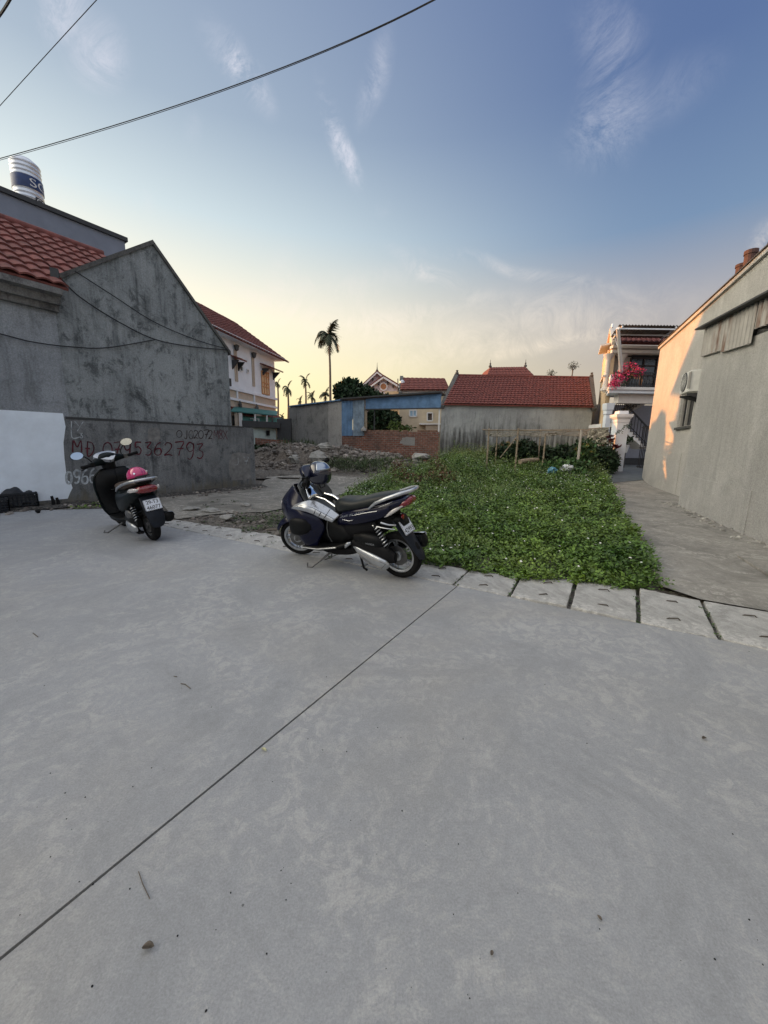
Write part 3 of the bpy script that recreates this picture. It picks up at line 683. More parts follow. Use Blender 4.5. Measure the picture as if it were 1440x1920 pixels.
# window
wf=MB()
for a,b in (((ws0,wz0),(ws1,wz0)),((ws0,wz1),(ws1,wz1)),((ws0,wz0),(ws0,wz1)),((ws1,wz0),(ws1,wz1)),((ws0+.42,wz0),(ws0+.42,wz1)),((ws0,wz1-.3),(ws1,wz1-.3))):
    wf.bar(q2(a[0],a[1],.08),q2(b[0],b[1],.08),.055,.05,up=n2r)
m_frame=mat('grey window frame',(.30,.29,.27),.6)
fo=wf.build('window',m_frame,o)
MB().ext([q2(ws0,wz0,.12),q2(ws1,wz0,.12),q2(ws1,wz1,.12),q2(ws0,wz1,.12)],n2r*.01).build('pane',m_glass,fo)
MB().ext([q2(ws0-.06,wz0-.07,-.06),q2(ws1+.06,wz0-.07,-.06),q2(ws1+.06,wz0-.002,-.06),q2(ws0-.06,wz0-.002,-.06)],n2r*.13).build('sill',m_cop,fo)
# annex standing proud of the main wall
def q3(s,z,off=0): q=A3-d3*s+n3*off;return V(q.x,q.y,z)
def s3(px,py): q=on(px,py,A3,d3);return (A3-q).dot(d3),q.z
sc_,zc_=s3(1318,672);s4,z4=s3(1440,622);sr3,zr3=s3(1322,609)
ztop=zc_+.05
ax=T('wall_annex','grey rendered lean-to annex with rusty corrugated sheet under its roof edge','annex',V(A3.x,A3.y,0))
MB().ext([q3(0,-.3),q3(24,-.3),q3(24,z4-.02),q3(0,ztop)],n3*.56).build('wall',m_right2,ax)
# corrugated cladding above
m_corr=mat('rusty corrugated sheet',(.36,.35,.33),.6,metal=.35,var=.15,scale=2)
t=m_corr.node_tree;k_=N(t);oo=(k_.n('ShaderNodeTexCoord'),'Object');mp=k_.n('ShaderNodeMapping',{0:oo,3:(1.6,1.6,.25)});rn=k_.noise(mp,1.2,6,.65)
bs=t.nodes['Principled BSDF'];old=bs.inputs['Base Color'].links[0].from_socket
mx=k_.mix(k_.n('ShaderNodeMapRange',{'Value':rn,'From Min':.52,'From Max':.62}),(0,0,0),(.13,.055,.028));t.links.new(old,mx.inputs[6]);t.links.new(mx.outputs[2],bs.inputs['Base Color'])
zr4=s3(1440,547)[1]
mb=MB()
slope=(zr4-zr3)/(s3(1440,547)[0]-sr3)
def ztopf(s): return zr3-.12+slope*(s-sr3)
segs=[(0,1.15,ztop-.02),(1.15,2.4,ztop-.18),(2.4,4.2,ztop-.10),(4.2,7,ztop-.22),(7,24,ztop-.2)]
for i,(a,b,zb) in enumerate(segs):
    P,Q=q3(a,ztopf(a),-.02-.008*(i%2)),q3(b,ztopf(b),-.02-.008*(i%2))
    corr(mb,P-n3*.03,Q-n3*.03,V(0,0,zb-ztopf(a)),pitch=.15,amp=.030,nw=8)
mb.build('corrugated_sheet',m_corr,ax,solid=.004,rec=False)
MB().ext([q3(-.0,ztop,.0),q3(24,z4,.0),q3(24,ztopf(24),.0),q3(0,ztopf(0),.0)],n3*.5).build('upper_wall',m_dark,ax)
MB().ext([q3(-.12,ztopf(0)+.02,-.20),q3(24,ztopf(24)+.02,-.20),q3(24,ztopf(24)+.05,-.20),q3(-.12,ztopf(0)+.05,-.20)],n3*.76).build('roof_edge',m_dark,ax)
# horizontal render joints on the annex
sj0,zj0=s3(1282,890);sj1,zj1=s3(1411,921)
MB().ext([q3(sj0,-.3,-.014),q3(sj1,-.3,-.014),q3(sj1,zj1,-.014),q3(sj0,zj0,-.014)],n3*.0135).build('plinth',m_right2,ax)
# broken concrete at the wall foot
m_rubc=mat('pale broken mortar',(.36,.35,.32),.95,var=.3,island=.3,bump=.5)
mb=MB()
def rock(mb,c,r,sd,flat=.7):
    vs=[];import itertools
    n=6;m_=5
    for i in range(m_+1):
        for j in range(n):
            th=PI*i/m_;ph=2*PI*j/n+.3*i
            p=V(math.sin(th)*math.cos(ph),math.sin(th)*math.sin(ph),math.cos(th)*flat)
            k2=1+.55*noise.noise(p*1.7+V(sd*3.7,sd,0));vs.append(Vector(c)+p*r*k2)
    mb.add(vs,[(i*n+j,i*n+(j+1)%n,(i+1)*n+(j+1)%n,(i+1)*n+j) for i in range(m_) for j in range(n)])
for i in range(90):
    s=random.uniform(-.4,4.5);c=q3(s,0,-.02-random.random()**2*.25);rock(mb,V(c.x,c.y,.015),random.uniform(.012,.045),i)
tag(mb.build('mortar_debris',m_rubc),'broken mortar crumbs lying along the foot of the grey annex','debris',kind='stuff')
# old edge strip of bricks along the alley
m_brk=mat('loose edging brick',(.22,.13,.09),.95,var=.35,bump=.4)
for i in range(26):
    t=i/26*.72+.18
    p=poly_at(AL,t);qd=(poly_at(AL,t+.01)-p).normalized();r=qd.cross(V(0,0,1))
    tag(MB().box((p.x-r.x*.03,p.y-r.y*.03,terr(p.x,p.y)+.005+.015*random.random()),(.19,.10,.055),math.atan2(qd.y,qd.x)+random.uniform(-.12,.12)+PI/2).build('brick',m_brk,bevel=.006),'worn edging brick in the row between the alley and the green weeds','brick','worn edging bricks along the alley')
# raised slab remnant & gutter crack in the alley
cps=[G(*p) for p in [(1382,1046),(1402,1040),(1475,1062),(1530,1100),(1470,1104)]]
MB().ext([V(p.x,p.y,.005) for p in cps],(0,0,.035)).build('x',m_alley,bevel=.008)
ob=bpy.context.scene.objects['x'];ob.name='old_paving_patch';struct(ob)
# AC
ac_s,ac_z=s2(1290,728)
o=T('air_conditioner','white air conditioner outdoor unit hung on the grey wall above the window','air conditioner',q2(ac_s+.45,ac_z,-.3))
m_acw=mat('aged white enamel',(.72,.72,.69),.5,var=.1,scale=4)
s_a=(A2-on(1279,700,A2+n2r*-.38,d2)).dot(d2);zb=on(1281,738,A2+n2r*-.38,d2).z;zh=.52;wd=.74;dp=.28;of=-.38
MB().ext([q2(s_a,zb,of),q2(s_a+wd,zb,of),q2(s_a+wd,zb+zh,of),q2(s_a,zb+zh,of)],n2r*dp).build('casing',m_acw,o,bevel=.02)
axm=Matrix((d2,V(0,0,1),n2r)).transposed()
fanc=q2(s_a+.30,zb+.28,of-.012)
MB().lathe([(.235,0),(.245,.012),(.245,.02),(.0,.02)],fanc,28,ax=axm).build('fan_ring',m_dark,o)
gm=MB()
for rr in (.06,.10,.14,.18,.22): gm.tube([fanc-n2r*.012+d2*rr*math.cos(a*PI/12)+V(0,0,1)*rr*math.sin(a*PI/12) for a in range(25)],.003,4)
for a in range(12): gm.bar(fanc-n2r*.014,fanc-n2r*.014+d2*.23*math.cos(a*PI/6)+V(0,0,.23*math.sin(a*PI/6)),.004)
gm.build('fan_grille',m_acw,o)
MB().ext([q2(s_a+.60,zb+.08,of-.004),q2(s_a+.78,zb+.08,of-.004),q2(s_a+.78,zb+.48,of-.004),q2(s_a+.60,zb+.48,of-.004)],n2r*.004).build('side_vent',m_frame,o)
for ds in (.12,.70): MB().ext([q2(s_a+ds,zb-.03,of),q2(s_a+ds,zb-.03,0),q2(s_a+ds,zb-.22,0),q2(s_a+ds,zb-.18,-.04),q2(s_a+ds,zb-.07,of)],d2*.035).build('bracket',m_dark,o)
MB().tube([q2(s_a+.02,zb+.15,-.22),q2(s_a-.25,zb+.20,-.30),q2(s_a-.36,zb+.36,-.2),q2(s_a-.28,zb+.52,.0)],.022,8).build('pipe',m_acw,o,smooth=True)
MB().tube([q2(s_a+.02,zb+.28,-.22),q2(s_a-.16,zb+.36,-.25),q2(s_a-.20,zb+.5,-.12),q2(s_a-.12,zb+.6,.02)],.018,8).build('pipe',m_dark,o,smooth=True)
# two dark chimney pots on the roof and a roof cable
for i,(px,w_,h_) in enumerate(((1374,.20,.30),(1386,.20,.42))):
    sp_=s2(px,540)[0]
    c=q2(sp_,zt2+.09,.10)
    oo=T('chimney_pot',['shorter brown chimney pot on the parapet of the grey house','taller brown chimney pot on the parapet of the grey house'][i],'chimney pot',c,'brown chimney pots on the grey roof')
    mp_=mat('brown clay block',(.075,.035,.028),.8,var=.3) if i==0 else mp_
    MB().lathe([(w_*.5,0),(w_*.52,h_*.8),(w_*.6,h_*.82),(w_*.6,h_),(w_*.42,h_),(w_*.42,h_*.6)],c,14).build('pot',mp_,oo)
    MB().box(c+V(0,0,.03),(w_*1.3,w_*1.3,.06)).build('base',mp_,oo)
cable('roof_cable','thin cable rising from the chimney pots to the right edge of the photo',[q2(s2(1396,530)[0],zt2+.25,.2),q2(s2(1418,510)[0],zt2+.34,.1),q2(s2(1445,490)[0],zt2+.42,0)],.007)
# ------------------------------------------------------------------ long house across the lot
YF=21.5
L0=D(828,757,YF);L1=D(1112,761,YF);ze=(L0.z+L1.z)/2;sd=V(.40,.916).normalized()
xl,xr=L0.x,L1.x
o=T('long_tiled_house','long low plastered house with a weathered red tiled roof across the lot','house',V(xl,YF,0))
MB().ext([V(xl,YF,0),V(xr,YF,0),V(xr,YF,ze),V(xl,YF,ze)],sd*6.6).build('wall',m_far,o)
ry=3.3;zr_=D(975,707,YF+ry*sd.y).z
mb=MB();tile_roof(mb,V(xl+.12,YF-.12,ze-.02),V(xr-.05,YF-.12,ze-.02),V(xl,YF,zr_)+sd*ry,V(xr-.12,YF,zr_)+sd*ry,pitch=.20,course=.27,amp=.028,step=.035);mb.build('roof',m_tile2,o,rec=False)
mb=MB();tile_roof(mb,V(xr-.05,YF,ze)+sd*6.7,V(xl+.12,YF,ze)+sd*6.7,V(xr-.12,YF,zr_)+sd*ry,V(xl,YF,zr_)+sd*ry,pitch=.4,course=.5,amp=.02);mb.build('roof',m_tile2,o,rec=False)
MB().tube([V(xl,YF,zr_+.03)+sd*ry,V(xr,YF,zr_+.03)+sd*ry],.09,8).build('ridge_cap',m_tile2,o)
MB().bar(V(xl,YF-.13,ze-.07),V(xr,YF-.13,ze-.07),.05,.06).build('eave_board',m_tiled,o)
for x in (xl,xr):
    f=[V(x,YF-.2,ze-.12),V(x,YF,zr_+.13)+sd*ry,V(x,YF,ze-.1)+sd*6.8,V(x,YF,ze-.3)+sd*6.7,V(x,YF,zr_-.1)+sd*ry,V(x,YF-.15,ze-.3)]
    MB().ext([p+V(-.14,0,0) for p in f],V(.26,0,0)).build('gable_coping',m_cop,o)
    MB().lathe([(.10,0),(.12,.08),(.05,.16),(.09,.22),(.0,.27)],V(x,YF,zr_+.10)+sd*ry,8).build('ridge_finial',m_cop,o)
MB().ext([V(xl+.01,YF,0)+V(0,.01,0),V(xl+.01,YF,ze)+V(0,.01,0),V(xl+.01,YF,zr_-.1)+sd*ry,V(xl+.01,YF,ze)+sd*6.5,V(xl+.01,YF,0)+sd*6.5],V(.1,0,0)).build('gable_end',m_far,o)
MB().ext([V(xr-.11,YF+.01,0),V(xr-.11,YF+.01,ze),V(xr-.11,YF,zr_-.1)+sd*ry,V(xr-.11,YF,ze)+sd*6.5,V(xr-.11,YF,0)+sd*6.5],V(.1,0,0)).build('gable_end',m_far,o)
# ------------------------------------------------------------------ shed, brick wall
SA=D(543,762,20.0);SBp=D(641,750,18.3);SE=D(828,737,16.7)
SA.z=0;zsa=D(543,762,20).z;zsb=D(641,750,18.3).z;zse=D(828,737,16.7).z
def g0(p): return V(p.x,p.y,0)
o=T('metal_shed','low shed with rough cement wall and blue sheet metal fascia over an opening','shed',g0(SA))
f1=g0(SBp)-g0(SA);f2=g0(SE)-g0(SBp);nb=V(-f1.y,f1.x).normalized();nb2=V(-f2.y,f2.x).normalized()
def wallq(P,Q,z0,z1p,z1q,th,nrm): return MB().ext([V(P.x,P.y,z0),V(Q.x,Q.y,z0),V(Q.x,Q.y,z1q),V(P.x,P.y,z1p)],nrm*th)
a=g0(SA);b=g0(SBp);c=g0(SE)
wallq(a,lerp(a,b,.76),0,zsa-.05,lerp(zsa,zsb,.76)-.05,.18,nb).build('cement_wall',m_shedw,o)
wallq(lerp(a,b,.76)-nb*.03,b-nb*.03,0,lerp(zsa,zsb,.76)-.05,zsb-.05,.2,nb).build('pale_wall_panel',m_shedl,o)
wallq(a-nb*.05,lerp(a,b,.14)-nb*.05,0,zsa-.05,lerp(zsa,zsb,.14)-.05,.05,nb).build('pilaster',m_shedw,o)
p690=D(690,752,17.85);p690g=g0(lerp(b,c,(690-641)/(828-641)*.93))
tz=lambda t:lerp(zsb,zse,t)
def bz(px,py,t): # height at wall point fraction t for pixel row py
    q=lerp(b,c,t);return D(px,py,q.y).z
zbr=bz(735,808,.5)
tb_=.265
mb=MB()
corr(mb,V(b.x,b.y,tz(0)-.06)-nb2*.02,V(*lerp(b,c,.12).xy,tz(.12)-.06)-nb2*.02,V(0,0,-(tz(0)-.06-zbr)-.25),pitch=.16,amp=.012);mb.build('blue_panel',m_blue,o,solid=.004,rec=False)
mb=MB();corr(mb,V(*lerp(b,c,.125).xy,tz(.12)-.06)-nb2*.035,V(*lerp(b,c,.245).xy,tz(.245)-.06)-nb2*.035,V(0,0,-(tz(.12)-.06-zbr)-.25),pitch=.18,amp=.014);mb.build('worn_panel',m_bluer,o,solid=.004,rec=False)
zf=bz(760,767,.62)
mb=MB();P=V(*lerp(b,c,.26).xy,tz(.26)-.03);Q=V(*c.xy,tz(1)-.03)
nu=4*60;r_=(Q-P).cross(V(0,0,-1)).normalized()
mb.grid(lambda u,v:V(*lerp(P,Q,u).xy,lerp(lerp(P.z,Q.z,u),zf,v))-nb2*.05+r_*.008*math.sin(u*60*2*PI),nu,1);mb.build('blue_fascia',m_blue,o,solid=.004,rec=False)
MB().bar(V(*lerp(b,c,.26).xy,zf)-nb2*.055,V(*c.xy,zf)-nb2*.055,.05,.05).build('fascia_rail',m_dark,o)
for tt,w_,m_ in ((.255,.12,m_bamboo),(.345,.05,m_dark),(.985,.06,m_white)):
    q=lerp(b,c,tt);MB().bar(V(q.x,q.y,zbr-.1)+nb2*.06,V(q.x,q.y,tz(tt)-.08)+nb2*.06,w_,w_,up=(1,0,0)).build('post',m_,o)
# roof sheet, sloping back
rb=2.6
mb=MB();mb.ext([V(a.x,a.y,zsa-.03)-nb*.12,V(b.x,b.y,zsb-.03)-nb*.12,V(b.x,b.y,zsb+.02)-nb*.12,V(a.x,a.y,zsa+.02)-nb*.12],nb*rb);mb.build('roof',m_blue,o)
mb=MB();mb.ext([V(b.x,b.y,zsb+.00)-nb2*.25,V(c.x,c.y,zse+.00)-nb2*.25,V(c.x,c.y,zse+.06)-nb2*.25,V(b.x,b.y,zsb+.06)-nb2*.25],nb2*1.2);mb.build('roof',m_dark,o)
MB().ext([V(a.x,a.y,0)+nb*.19,V(a.x,a.y,zsa-.06)+nb*.19,V(a.x,a.y,zsa-.06)+nb*rb,V(a.x,a.y,0)+nb*rb],f1.normalized()*.15).build('side_wall',m_shedw,o)
bw=T('brick_wall','weathered red brick garden wall under the opening of the blue shed','wall',g0(b))
zz0=0
MB().ext([V(b.x,b.y,0),V(c.x-.05,c.y,0),V(c.x-.05,c.y,zbr-.03),V(b.x,b.y,zbr-.03)],nb2*.11).build('bricks',m_brick,bw,uvd=f2)
mb=MB()
import itertools
i=0;t=0
while t<.97:
    if random.random()<.75:
        q=lerp(b,c,t+.02);mb.box((q.x+nb2.x*.055,q.y+nb2.y*.055,zbr-.03+.035),(.20,.10,.065),math.atan2(f2.y,f2.x)+random.uniform(-.03,.03))
    t+=.22/f2.length
mb.build('loose_top_bricks',m_brk,bw,bevel=.004)
zq=bz(783,820,.75);zq2=bz(783,835,.75)
pts=[]
for k in range(28):
    an=2*PI*k/28;ex=math.copysign(abs(math.cos(an))**.4,math.cos(an));ey=math.copysign(abs(math.sin(an))**.4,math.sin(an));r=1+.5*noise.noise(V(k*.9,0,9))
    q=lerp(b,c,.745+.115*ex*r)-nb2*.008;pts.append(V(q.x,q.y,(zq+zq2)/2+(zq-zq2)/2*ey*r))
MB().add(pts,[tuple(range(28))]).build('plaster_patch',m_shedw,bw,solid=.01,rec=False)
q=lerp(b,c,.25);MB().lathe([(.02,0),(.13,.03),(.13,.13),(.05,.18),(.03,.24),(.0,.25)],V(q.x,q.y,zbr-.04)-nb2*.14,12).build('clay_jar',m_shedl,bw)
# ------------------------------------------------------------------ distant houses
cr_=T('cream_red_roof_house','cream two storey house with red roof seen through the shed opening','house',D(780,808,24)*1)
def R2(px,py,Y): return D(px,py,Y)
def quad(mb,pts,th=(0,1,0)): mb.ext(pts,th)
Yc=24
mb=MB();mb.ext([D(749,733,Yc),D(840,733,Yc),V(D(840,733,Yc).x,Yc,0),V(D(749,733,Yc).x,Yc,0)],(0,5,0));cw=mb.build('wall',m_cream,cr_)
mb=MB();E0,E1=D(750,732,Yc)-V(0,.3),D(842,732,Yc)-V(0,.3);hr=D(800,708,Yc+1.8)
tile_roof(mb,E0,E1,V(E0.x+.15,Yc+2,hr.z),V(E1.x,Yc+2,hr.z),pitch=.3,course=.35,amp=.02);mb.build('roof',m_tiled,cr_,rec=False)
x=E0.x;MB().ext([V(x-.1,Yc-.35,E0.z-.15),V(x+.05,Yc+2,hr.z+.12),V(x+.05,Yc+2,hr.z-.2),V(x-.1,Yc-.3,E0.z-.4)],(.22,0,0)).build('gable_coping',m_cop,cr_)
MB().ext([D(749,730,Yc)-V(0,.06),D(840,730,Yc)-V(0,.06),D(840,737,Yc)-V(0,.06),D(749,737,Yc)-V(0,.06)],(0,.058,0)).build('frieze',m_white,cr_)
def win(px0,py0,px1,py1,Y,mf,mp,par,bars=1):
    mb=MB();p=[D(px0,py0,Y-.04),D(px1,py0,Y-.04),D(px1,py1,Y-.04),D(px0,py1,Y-.04)]
    w_=(p[1]-p[0]).length
    for i in range(4): mb.bar(p[i],p[(i+1)%4],.07,.06,up=(0,1,0))
    for i in range(bars): t=(i+1)/(bars+1);mb.bar(lerp(p[0],p[1],t),lerp(p[3],p[2],t),.05,.05,up=(0,1,0))
    f=mb.build('window',mf,par)
    MB().ext([q+V(0,.02,0) for q in p],(0,.015,0)).build('pane',mp,f)
m_bluesh=mat('pale blue shutter',(.33,.50,.62),.7)
win(768,769,781,781,Yc,m_white,m_bluesh,cr_)
win(801,774,811,789,Yc,m_white,m_glass,cr_,0)
MB().ext([D(786,794,Yc)-V(0,.5),D(824,794,Yc)-V(0,.5),D(824,797,Yc)-V(0,.5),D(786,797,Yc)-V(0,.5)],(0,.498,0)).build('ledge',m_white,cr_)
MB().ext([D(797,797.5,Yc)-V(0,.4),D(824,797.5,Yc)-V(0,.4),D(824,808,Yc)-V(0,.4),D(797,808,Yc)-V(0,.4)],(0,.398,0)).build('porch_box',m_beige,cr_)
p0=D(749,735,Yc);MB().ext([V(p0.x-.9,Yc+1.2,0),V(p0.x-.9,Yc+1.2,p0.z+.2),V(p0.x-.9,Yc+4,p0.z+.2),V(p0.x-.9,Yc+4,0)],(.89,0,0)).build('side_wing',m_yellow,cr_)  # side of the cream house, sunlight put into its colour
c=D(754,724,Yc+1);MB().lathe([(.16,-.35),(.16,.3),(.05,.38)],c,12).build('roof_tank',m_galv,cr_)
MB().tube([D(746,735,Yc),D(746,710,Yc)],.03,5).build('flue',m_cop,cr_)
# hip roofed house
Yh=27
hp=T('hip_roofed_house','dark red hipped roof with two finials rising behind the long house','house',g0(D(960,760,Yh)))
A_,B_,C_,D_=D(906,712,Yh),D(1022,712,Yh),D(985,688,Yh+2.2),D(919,689,Yh+2.2)
MB().ext([V(A_.x+.3,Yh+.4,0),V(B_.x-.3,Yh+.4,0),V(B_.x-.3,Yh+.4,A_.z),V(A_.x+.3,Yh+.4,A_.z)],(0,5.6,0)).build('wall',m_cream,hp)
mb=MB();A_.z-=.35;B_.z=A_.z;tile_roof(mb,A_,B_,D_,C_,pitch=.3,course=.35,amp=.02);A3_=V(A_.x,Yh+6.4,A_.z);B3_=V(B_.x,Yh+6.4,B_.z);C3,D3=C_+V(0,1.8,0),D_+V(0,1.8,0)
mb.add([A_,B_,C_,D_,A3_,B3_,C3,D3],[(0,3,7,4),(1,5,6,2),(4,7,6,5),(3,2,6,7)]);mb.build('roof',m_tiled,hp,rec=False)
for p in (C_,D_): MB().lathe([(.10,0),(.12,.1),(.04,.18),(.07,.26),(.02,.34),(.012,.55)],p,8).build('finial',m_cop,hp)
MB().lathe([(.18,0),(.2,.15),(.1,.25)],D(871,709,22),8)
# pink white gable house
Yp=34
pg=T('round_window_house','white gabled house with round dark window and spire beyond the dark tree','house',g0(D(709,760,Yp)))
def gable(px,pa,pr,Y,dep,m,par,over=.35,base=0):
    L,A_,R_=D(*px,Y),D(*pa,Y),D(*pr,Y)
    MB().ext([V(L.x,Y,base),V(R_.x,Y,base),R_,A_,L],(0,dep,0)).build('gable_wall',m,par)
    for s_,(p,q) in enumerate(((L,A_),(R_,A_))):
        dd=(p-q).normalized();mb=MB();pe=p+dd*over;mb.ext([pe-V(0,over,0),q-V(0,over,0)+V(0,0,.0),q-V(0,over,0)+V(0,0,.16),pe-V(0,over,0)+V(0,0,.16)],(0,dep+over*2,0));mb.build('roof',m_tiled,par)
        MB().ext([pe-V(0,over+.06,.12),q-V(0,over+.06,.12),q-V(0,over+.06,-.03),pe-V(0,over+.06,-.03)],(0,.055,0)).build('barge_board',m_white,par)
        for t in (.25,.55,.85):
            c=lerp(q,p,t)-V(0,.12,.22);MB().box(c,(.12,.22,.22)).build('bracket',m_dark,par)
m_pinkw=mat('pinkish white wall',(.62,.57,.58),.85,var=.05)
gable((676,728),(707,699),(744,727),Yp,8,m_pinkw,pg)
gable((684,733),(719,708),(752,728),Yp-2.2,2.1,m_pinkw,pg)
c=D(719,725,Yp-2.25)
axy=Matrix((V(1,0,0),V(0,0,1),V(0,-1,0))).transposed()
MB().lathe([(.34,0),(.34,.06),(.24,.06),(.24,.02)],c,20,ax=axy).build('round_window',m_white,pg)
MB().lathe([(.24,0),(.24,.03),(.0,.03)],c,20,ax=axy).build('round_pane',m_wood,pg)
MB().lathe([(.1,0),(.14,.1),(.05,.25),(.02,.5),(.01,.8)],D(707,698,Yp),8).build('spire',m_cop,pg)
# white two-storey house on the left
WR=D(516.5,745,25.);wd_=V(.215,.977).normalized()
def won(px,py): return on(px,py,WR,wd_)
wn=V(-wd_.y,wd_.x)
wh=T('white_villa','white and beige two storey villa with red roof behind the stained gable','house',g0(WR))
zt_=won(515,672).z;zb_=won(519,747).z;zb2=won(519,763).z;zawn=won(519,778).z
wl_=8.8
def wq2(s,z,off=0): q=WR-wd_*s+wn*off;return V(q.x,q.y,z)
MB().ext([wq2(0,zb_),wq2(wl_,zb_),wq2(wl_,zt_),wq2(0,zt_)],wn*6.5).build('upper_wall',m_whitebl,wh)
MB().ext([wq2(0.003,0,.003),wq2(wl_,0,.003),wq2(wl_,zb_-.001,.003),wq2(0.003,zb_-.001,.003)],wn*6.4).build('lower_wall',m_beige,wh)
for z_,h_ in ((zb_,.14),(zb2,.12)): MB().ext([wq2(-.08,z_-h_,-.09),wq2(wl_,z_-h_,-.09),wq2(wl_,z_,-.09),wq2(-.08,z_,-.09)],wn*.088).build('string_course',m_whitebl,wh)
def ws(px,py): q=won(px,py);return (WR-q).dot(wd_),q.z
for px in (442,474):
    s_,_=ws(px,700)
    for ds in (-.13,.02): MB().ext([wq2(s_+ds,zb_+.35,-.05),wq2(s_+ds+.09,zb_+.35,-.05),wq2(s_+ds+.09,zt_-.5,-.05),wq2(s_+ds,zt_-.5,-.05)],wn*.048).build('pilaster',m_beige,wh)
    MB().lathe([(.02,0),(.10,.05),(.13,.2),(.16,.26),(.05,.32)],wq2(s_,zt_-.55,-.13),8).build('capital',m_cop,wh)
    MB().lathe([(.03,0),(.10,.08),(.10,.22),(.04,.34),(.01,.42)],wq2(s_-.05,zb2-.5,-.14),8).build('wall_lamp',m_cop,wh)
    MB().box(wq2(s_,(zb_+zb2)/2-.06,-.03),(.10,.06,zb_-zb2-.16),math.atan2(wd_.y,wd_.x)).build('band_post',m_whitebl,wh)
s_,z1_=ws(491,696);_,z0_=ws(496,739);s1_=s_-1.0
mb=MB()
sa_,sb_=ws(490,720)[0],ws(503,720)[0]
for t in (0,.33,.66,1): mb.bar(wq2(lerp(sa_,sb_,t),z0_,-.05),wq2(lerp(sa_,sb_,t),z1_,-.05),.06,.05)
for t in (0,.33,.5,.8,1): mb.bar(wq2(sa_,lerp(z0_,z1_,t),-.052),wq2(sb_,lerp(z0_,z1_,t),-.052),.05,.06)
f=mb.build('window',mat('carved orange shutter',(.55,.27,.12),.7),wh)
MB().ext([wq2(sa_,z0_,-.03),wq2(sb_,z0_,-.03),wq2(sb_,z1_,-.03),wq2(sa_,z1_,-.03)],wn*.028).build('shutter_panel',m_yellow,f)
for (a,b_,c,d_) in ((449,686,454.5,697),(462,692,465.5,700)):
    p,q=ws(a,b_),ws(c,d_);mb=MB()
    cn=[(p[0],p[1]),(q[0],p[1]),(q[0],q[1]),(p[0],q[1])]
    for i in range(4): mb.bar(wq2(*cn[i],-.03),wq2(*cn[(i+1)%4],-.03),.06,.05)
    f=mb.build('window',m_white,wh);MB().ext([wq2(*c_,-.02) for c_ in cn],wn*.015).build('pane',m_glass,f)
def awning(px0,py0,px1,py1,out,drop,m=m_tiled):
    p,q=ws(px0,py0),ws(px1,py1);z_=(p[1]+q[1])/2
    mb=MB();tile_roof(mb,wq2(p[0],z_-drop,-out),wq2(q[0],z_-drop,-out),wq2(p[0],z_,0),wq2(q[0],z_,0),pitch=.2,course=.2,amp=.015,step=.02);r=mb.build('awning',m,wh,rec=False)
    for t in (.12,.85):
        s_=lerp(p[0],q[0],t);MB().ext([wq2(s_,z_-drop-.05,-out*.8),wq2(s_,z_-drop-.03,0),wq2(s_,z_-drop-.5,0)],wd_*.08).build('bracket',m_dark,wh)
awning(487,682,515,690,.6,.22);awning(432,666,447,670,.5,.2)
awning(431,762,455,766,.9,.45,m_tile);awning(489,772,516,777,.9,.45,m_tile)
# eave & roof
ev=.6;pk=on(439.5,604,WR+wd_*.55,wn);rdp=(pk-WR).dot(wn)
for sgn in (0,):
    E0=wq2(wl_+1,zt_+.05,-ev);E1=wq2(-.85,zt_+.05-.28,-ev);E1.z=E0.z=won(516,674).z-.05
    mb=MB();rz_=pk.z;tile_roof(mb,E0,E1,wq2(wl_+1,rz_,rdp),wq2(-.55,rz_,rdp),pitch=.28,course=.32,amp=.022,step=.03)
    e2=wq2(-.85,E0.z,2*rdp+ev);e3=wq2(wl_+1,E0.z,2*rdp+ev);mb.add([wq2(wl_+1,rz_,rdp),wq2(-.55,rz_,rdp),e2,e3],[(0,1,2,3)]);mb.build('roof',m_tile2,wh,rec=False)
MB().ext([wq2(wl_,zt_-.1,-ev+.05),wq2(-.5,zt_-.1,-ev+.05),wq2(-.5,zt_+.02,-ev+.05),wq2(wl_,zt_+.02,-ev+.05)],wn*(ev+.2)).build('eave_soffit',m_whitebl,wh)
MB().ext([wq2(0,zt_,0.01),wq2(0,rz_-.2,rdp),wq2(0,zt_,2*rdp)],-wd_*-.2).build('gable_end',m_whitebl,wh)
# low annex below: teal tarpaulin and pale wall
tl_=T('teal_shack','teal roofed lean-to and shack with white posts at the foot of the villa','shack',wq2(1.8,0,-1.6))
zt1=ws(452,770)[1]
Yt=20.5
pa=D(432,772,Yt-1.5);pb=D(519,780,Yt+1.2)
mb=MB();mb.ext([pa,pb,pb+V(-.4,1.6,.35),pa+V(-.4,1.6,.35)],(0,0,.05));mb.build('tarpaulin',m_teal,tl_)
pa2=V(pa.x,pa.y+.9,0);pb2=V(pb.x,pb.y+.9,0)
MB().ext([V(pa2.x,pa2.y,0),V(pb2.x,pb2.y,0),V(pb2.x,pb2.y,pb.z-.05),V(pa2.x,pa2.y,pa.z-.05)],(-.1,.5,0)).build('back_wall',m_tealw,tl_)
for px in (446,449,474,497,508): 
    t=(px-432)/(519-432);q=lerp(pa,pb,t);MB().bar(V(q.x,q.y+.1,.2),V(q.x,q.y+.1,q.z),.07,.07,up=(1,0,0)).build('post',m_white if px<500 else m_cop,tl_)
t=.08;q=lerp(pa,pb,.07);MB().bar(V(q.x,q.y+.3,.2),V(q.x,q.y+.3,q.z),.30,.1,up=(1,0,0)).build('yellow_panel',m_beige,tl_)
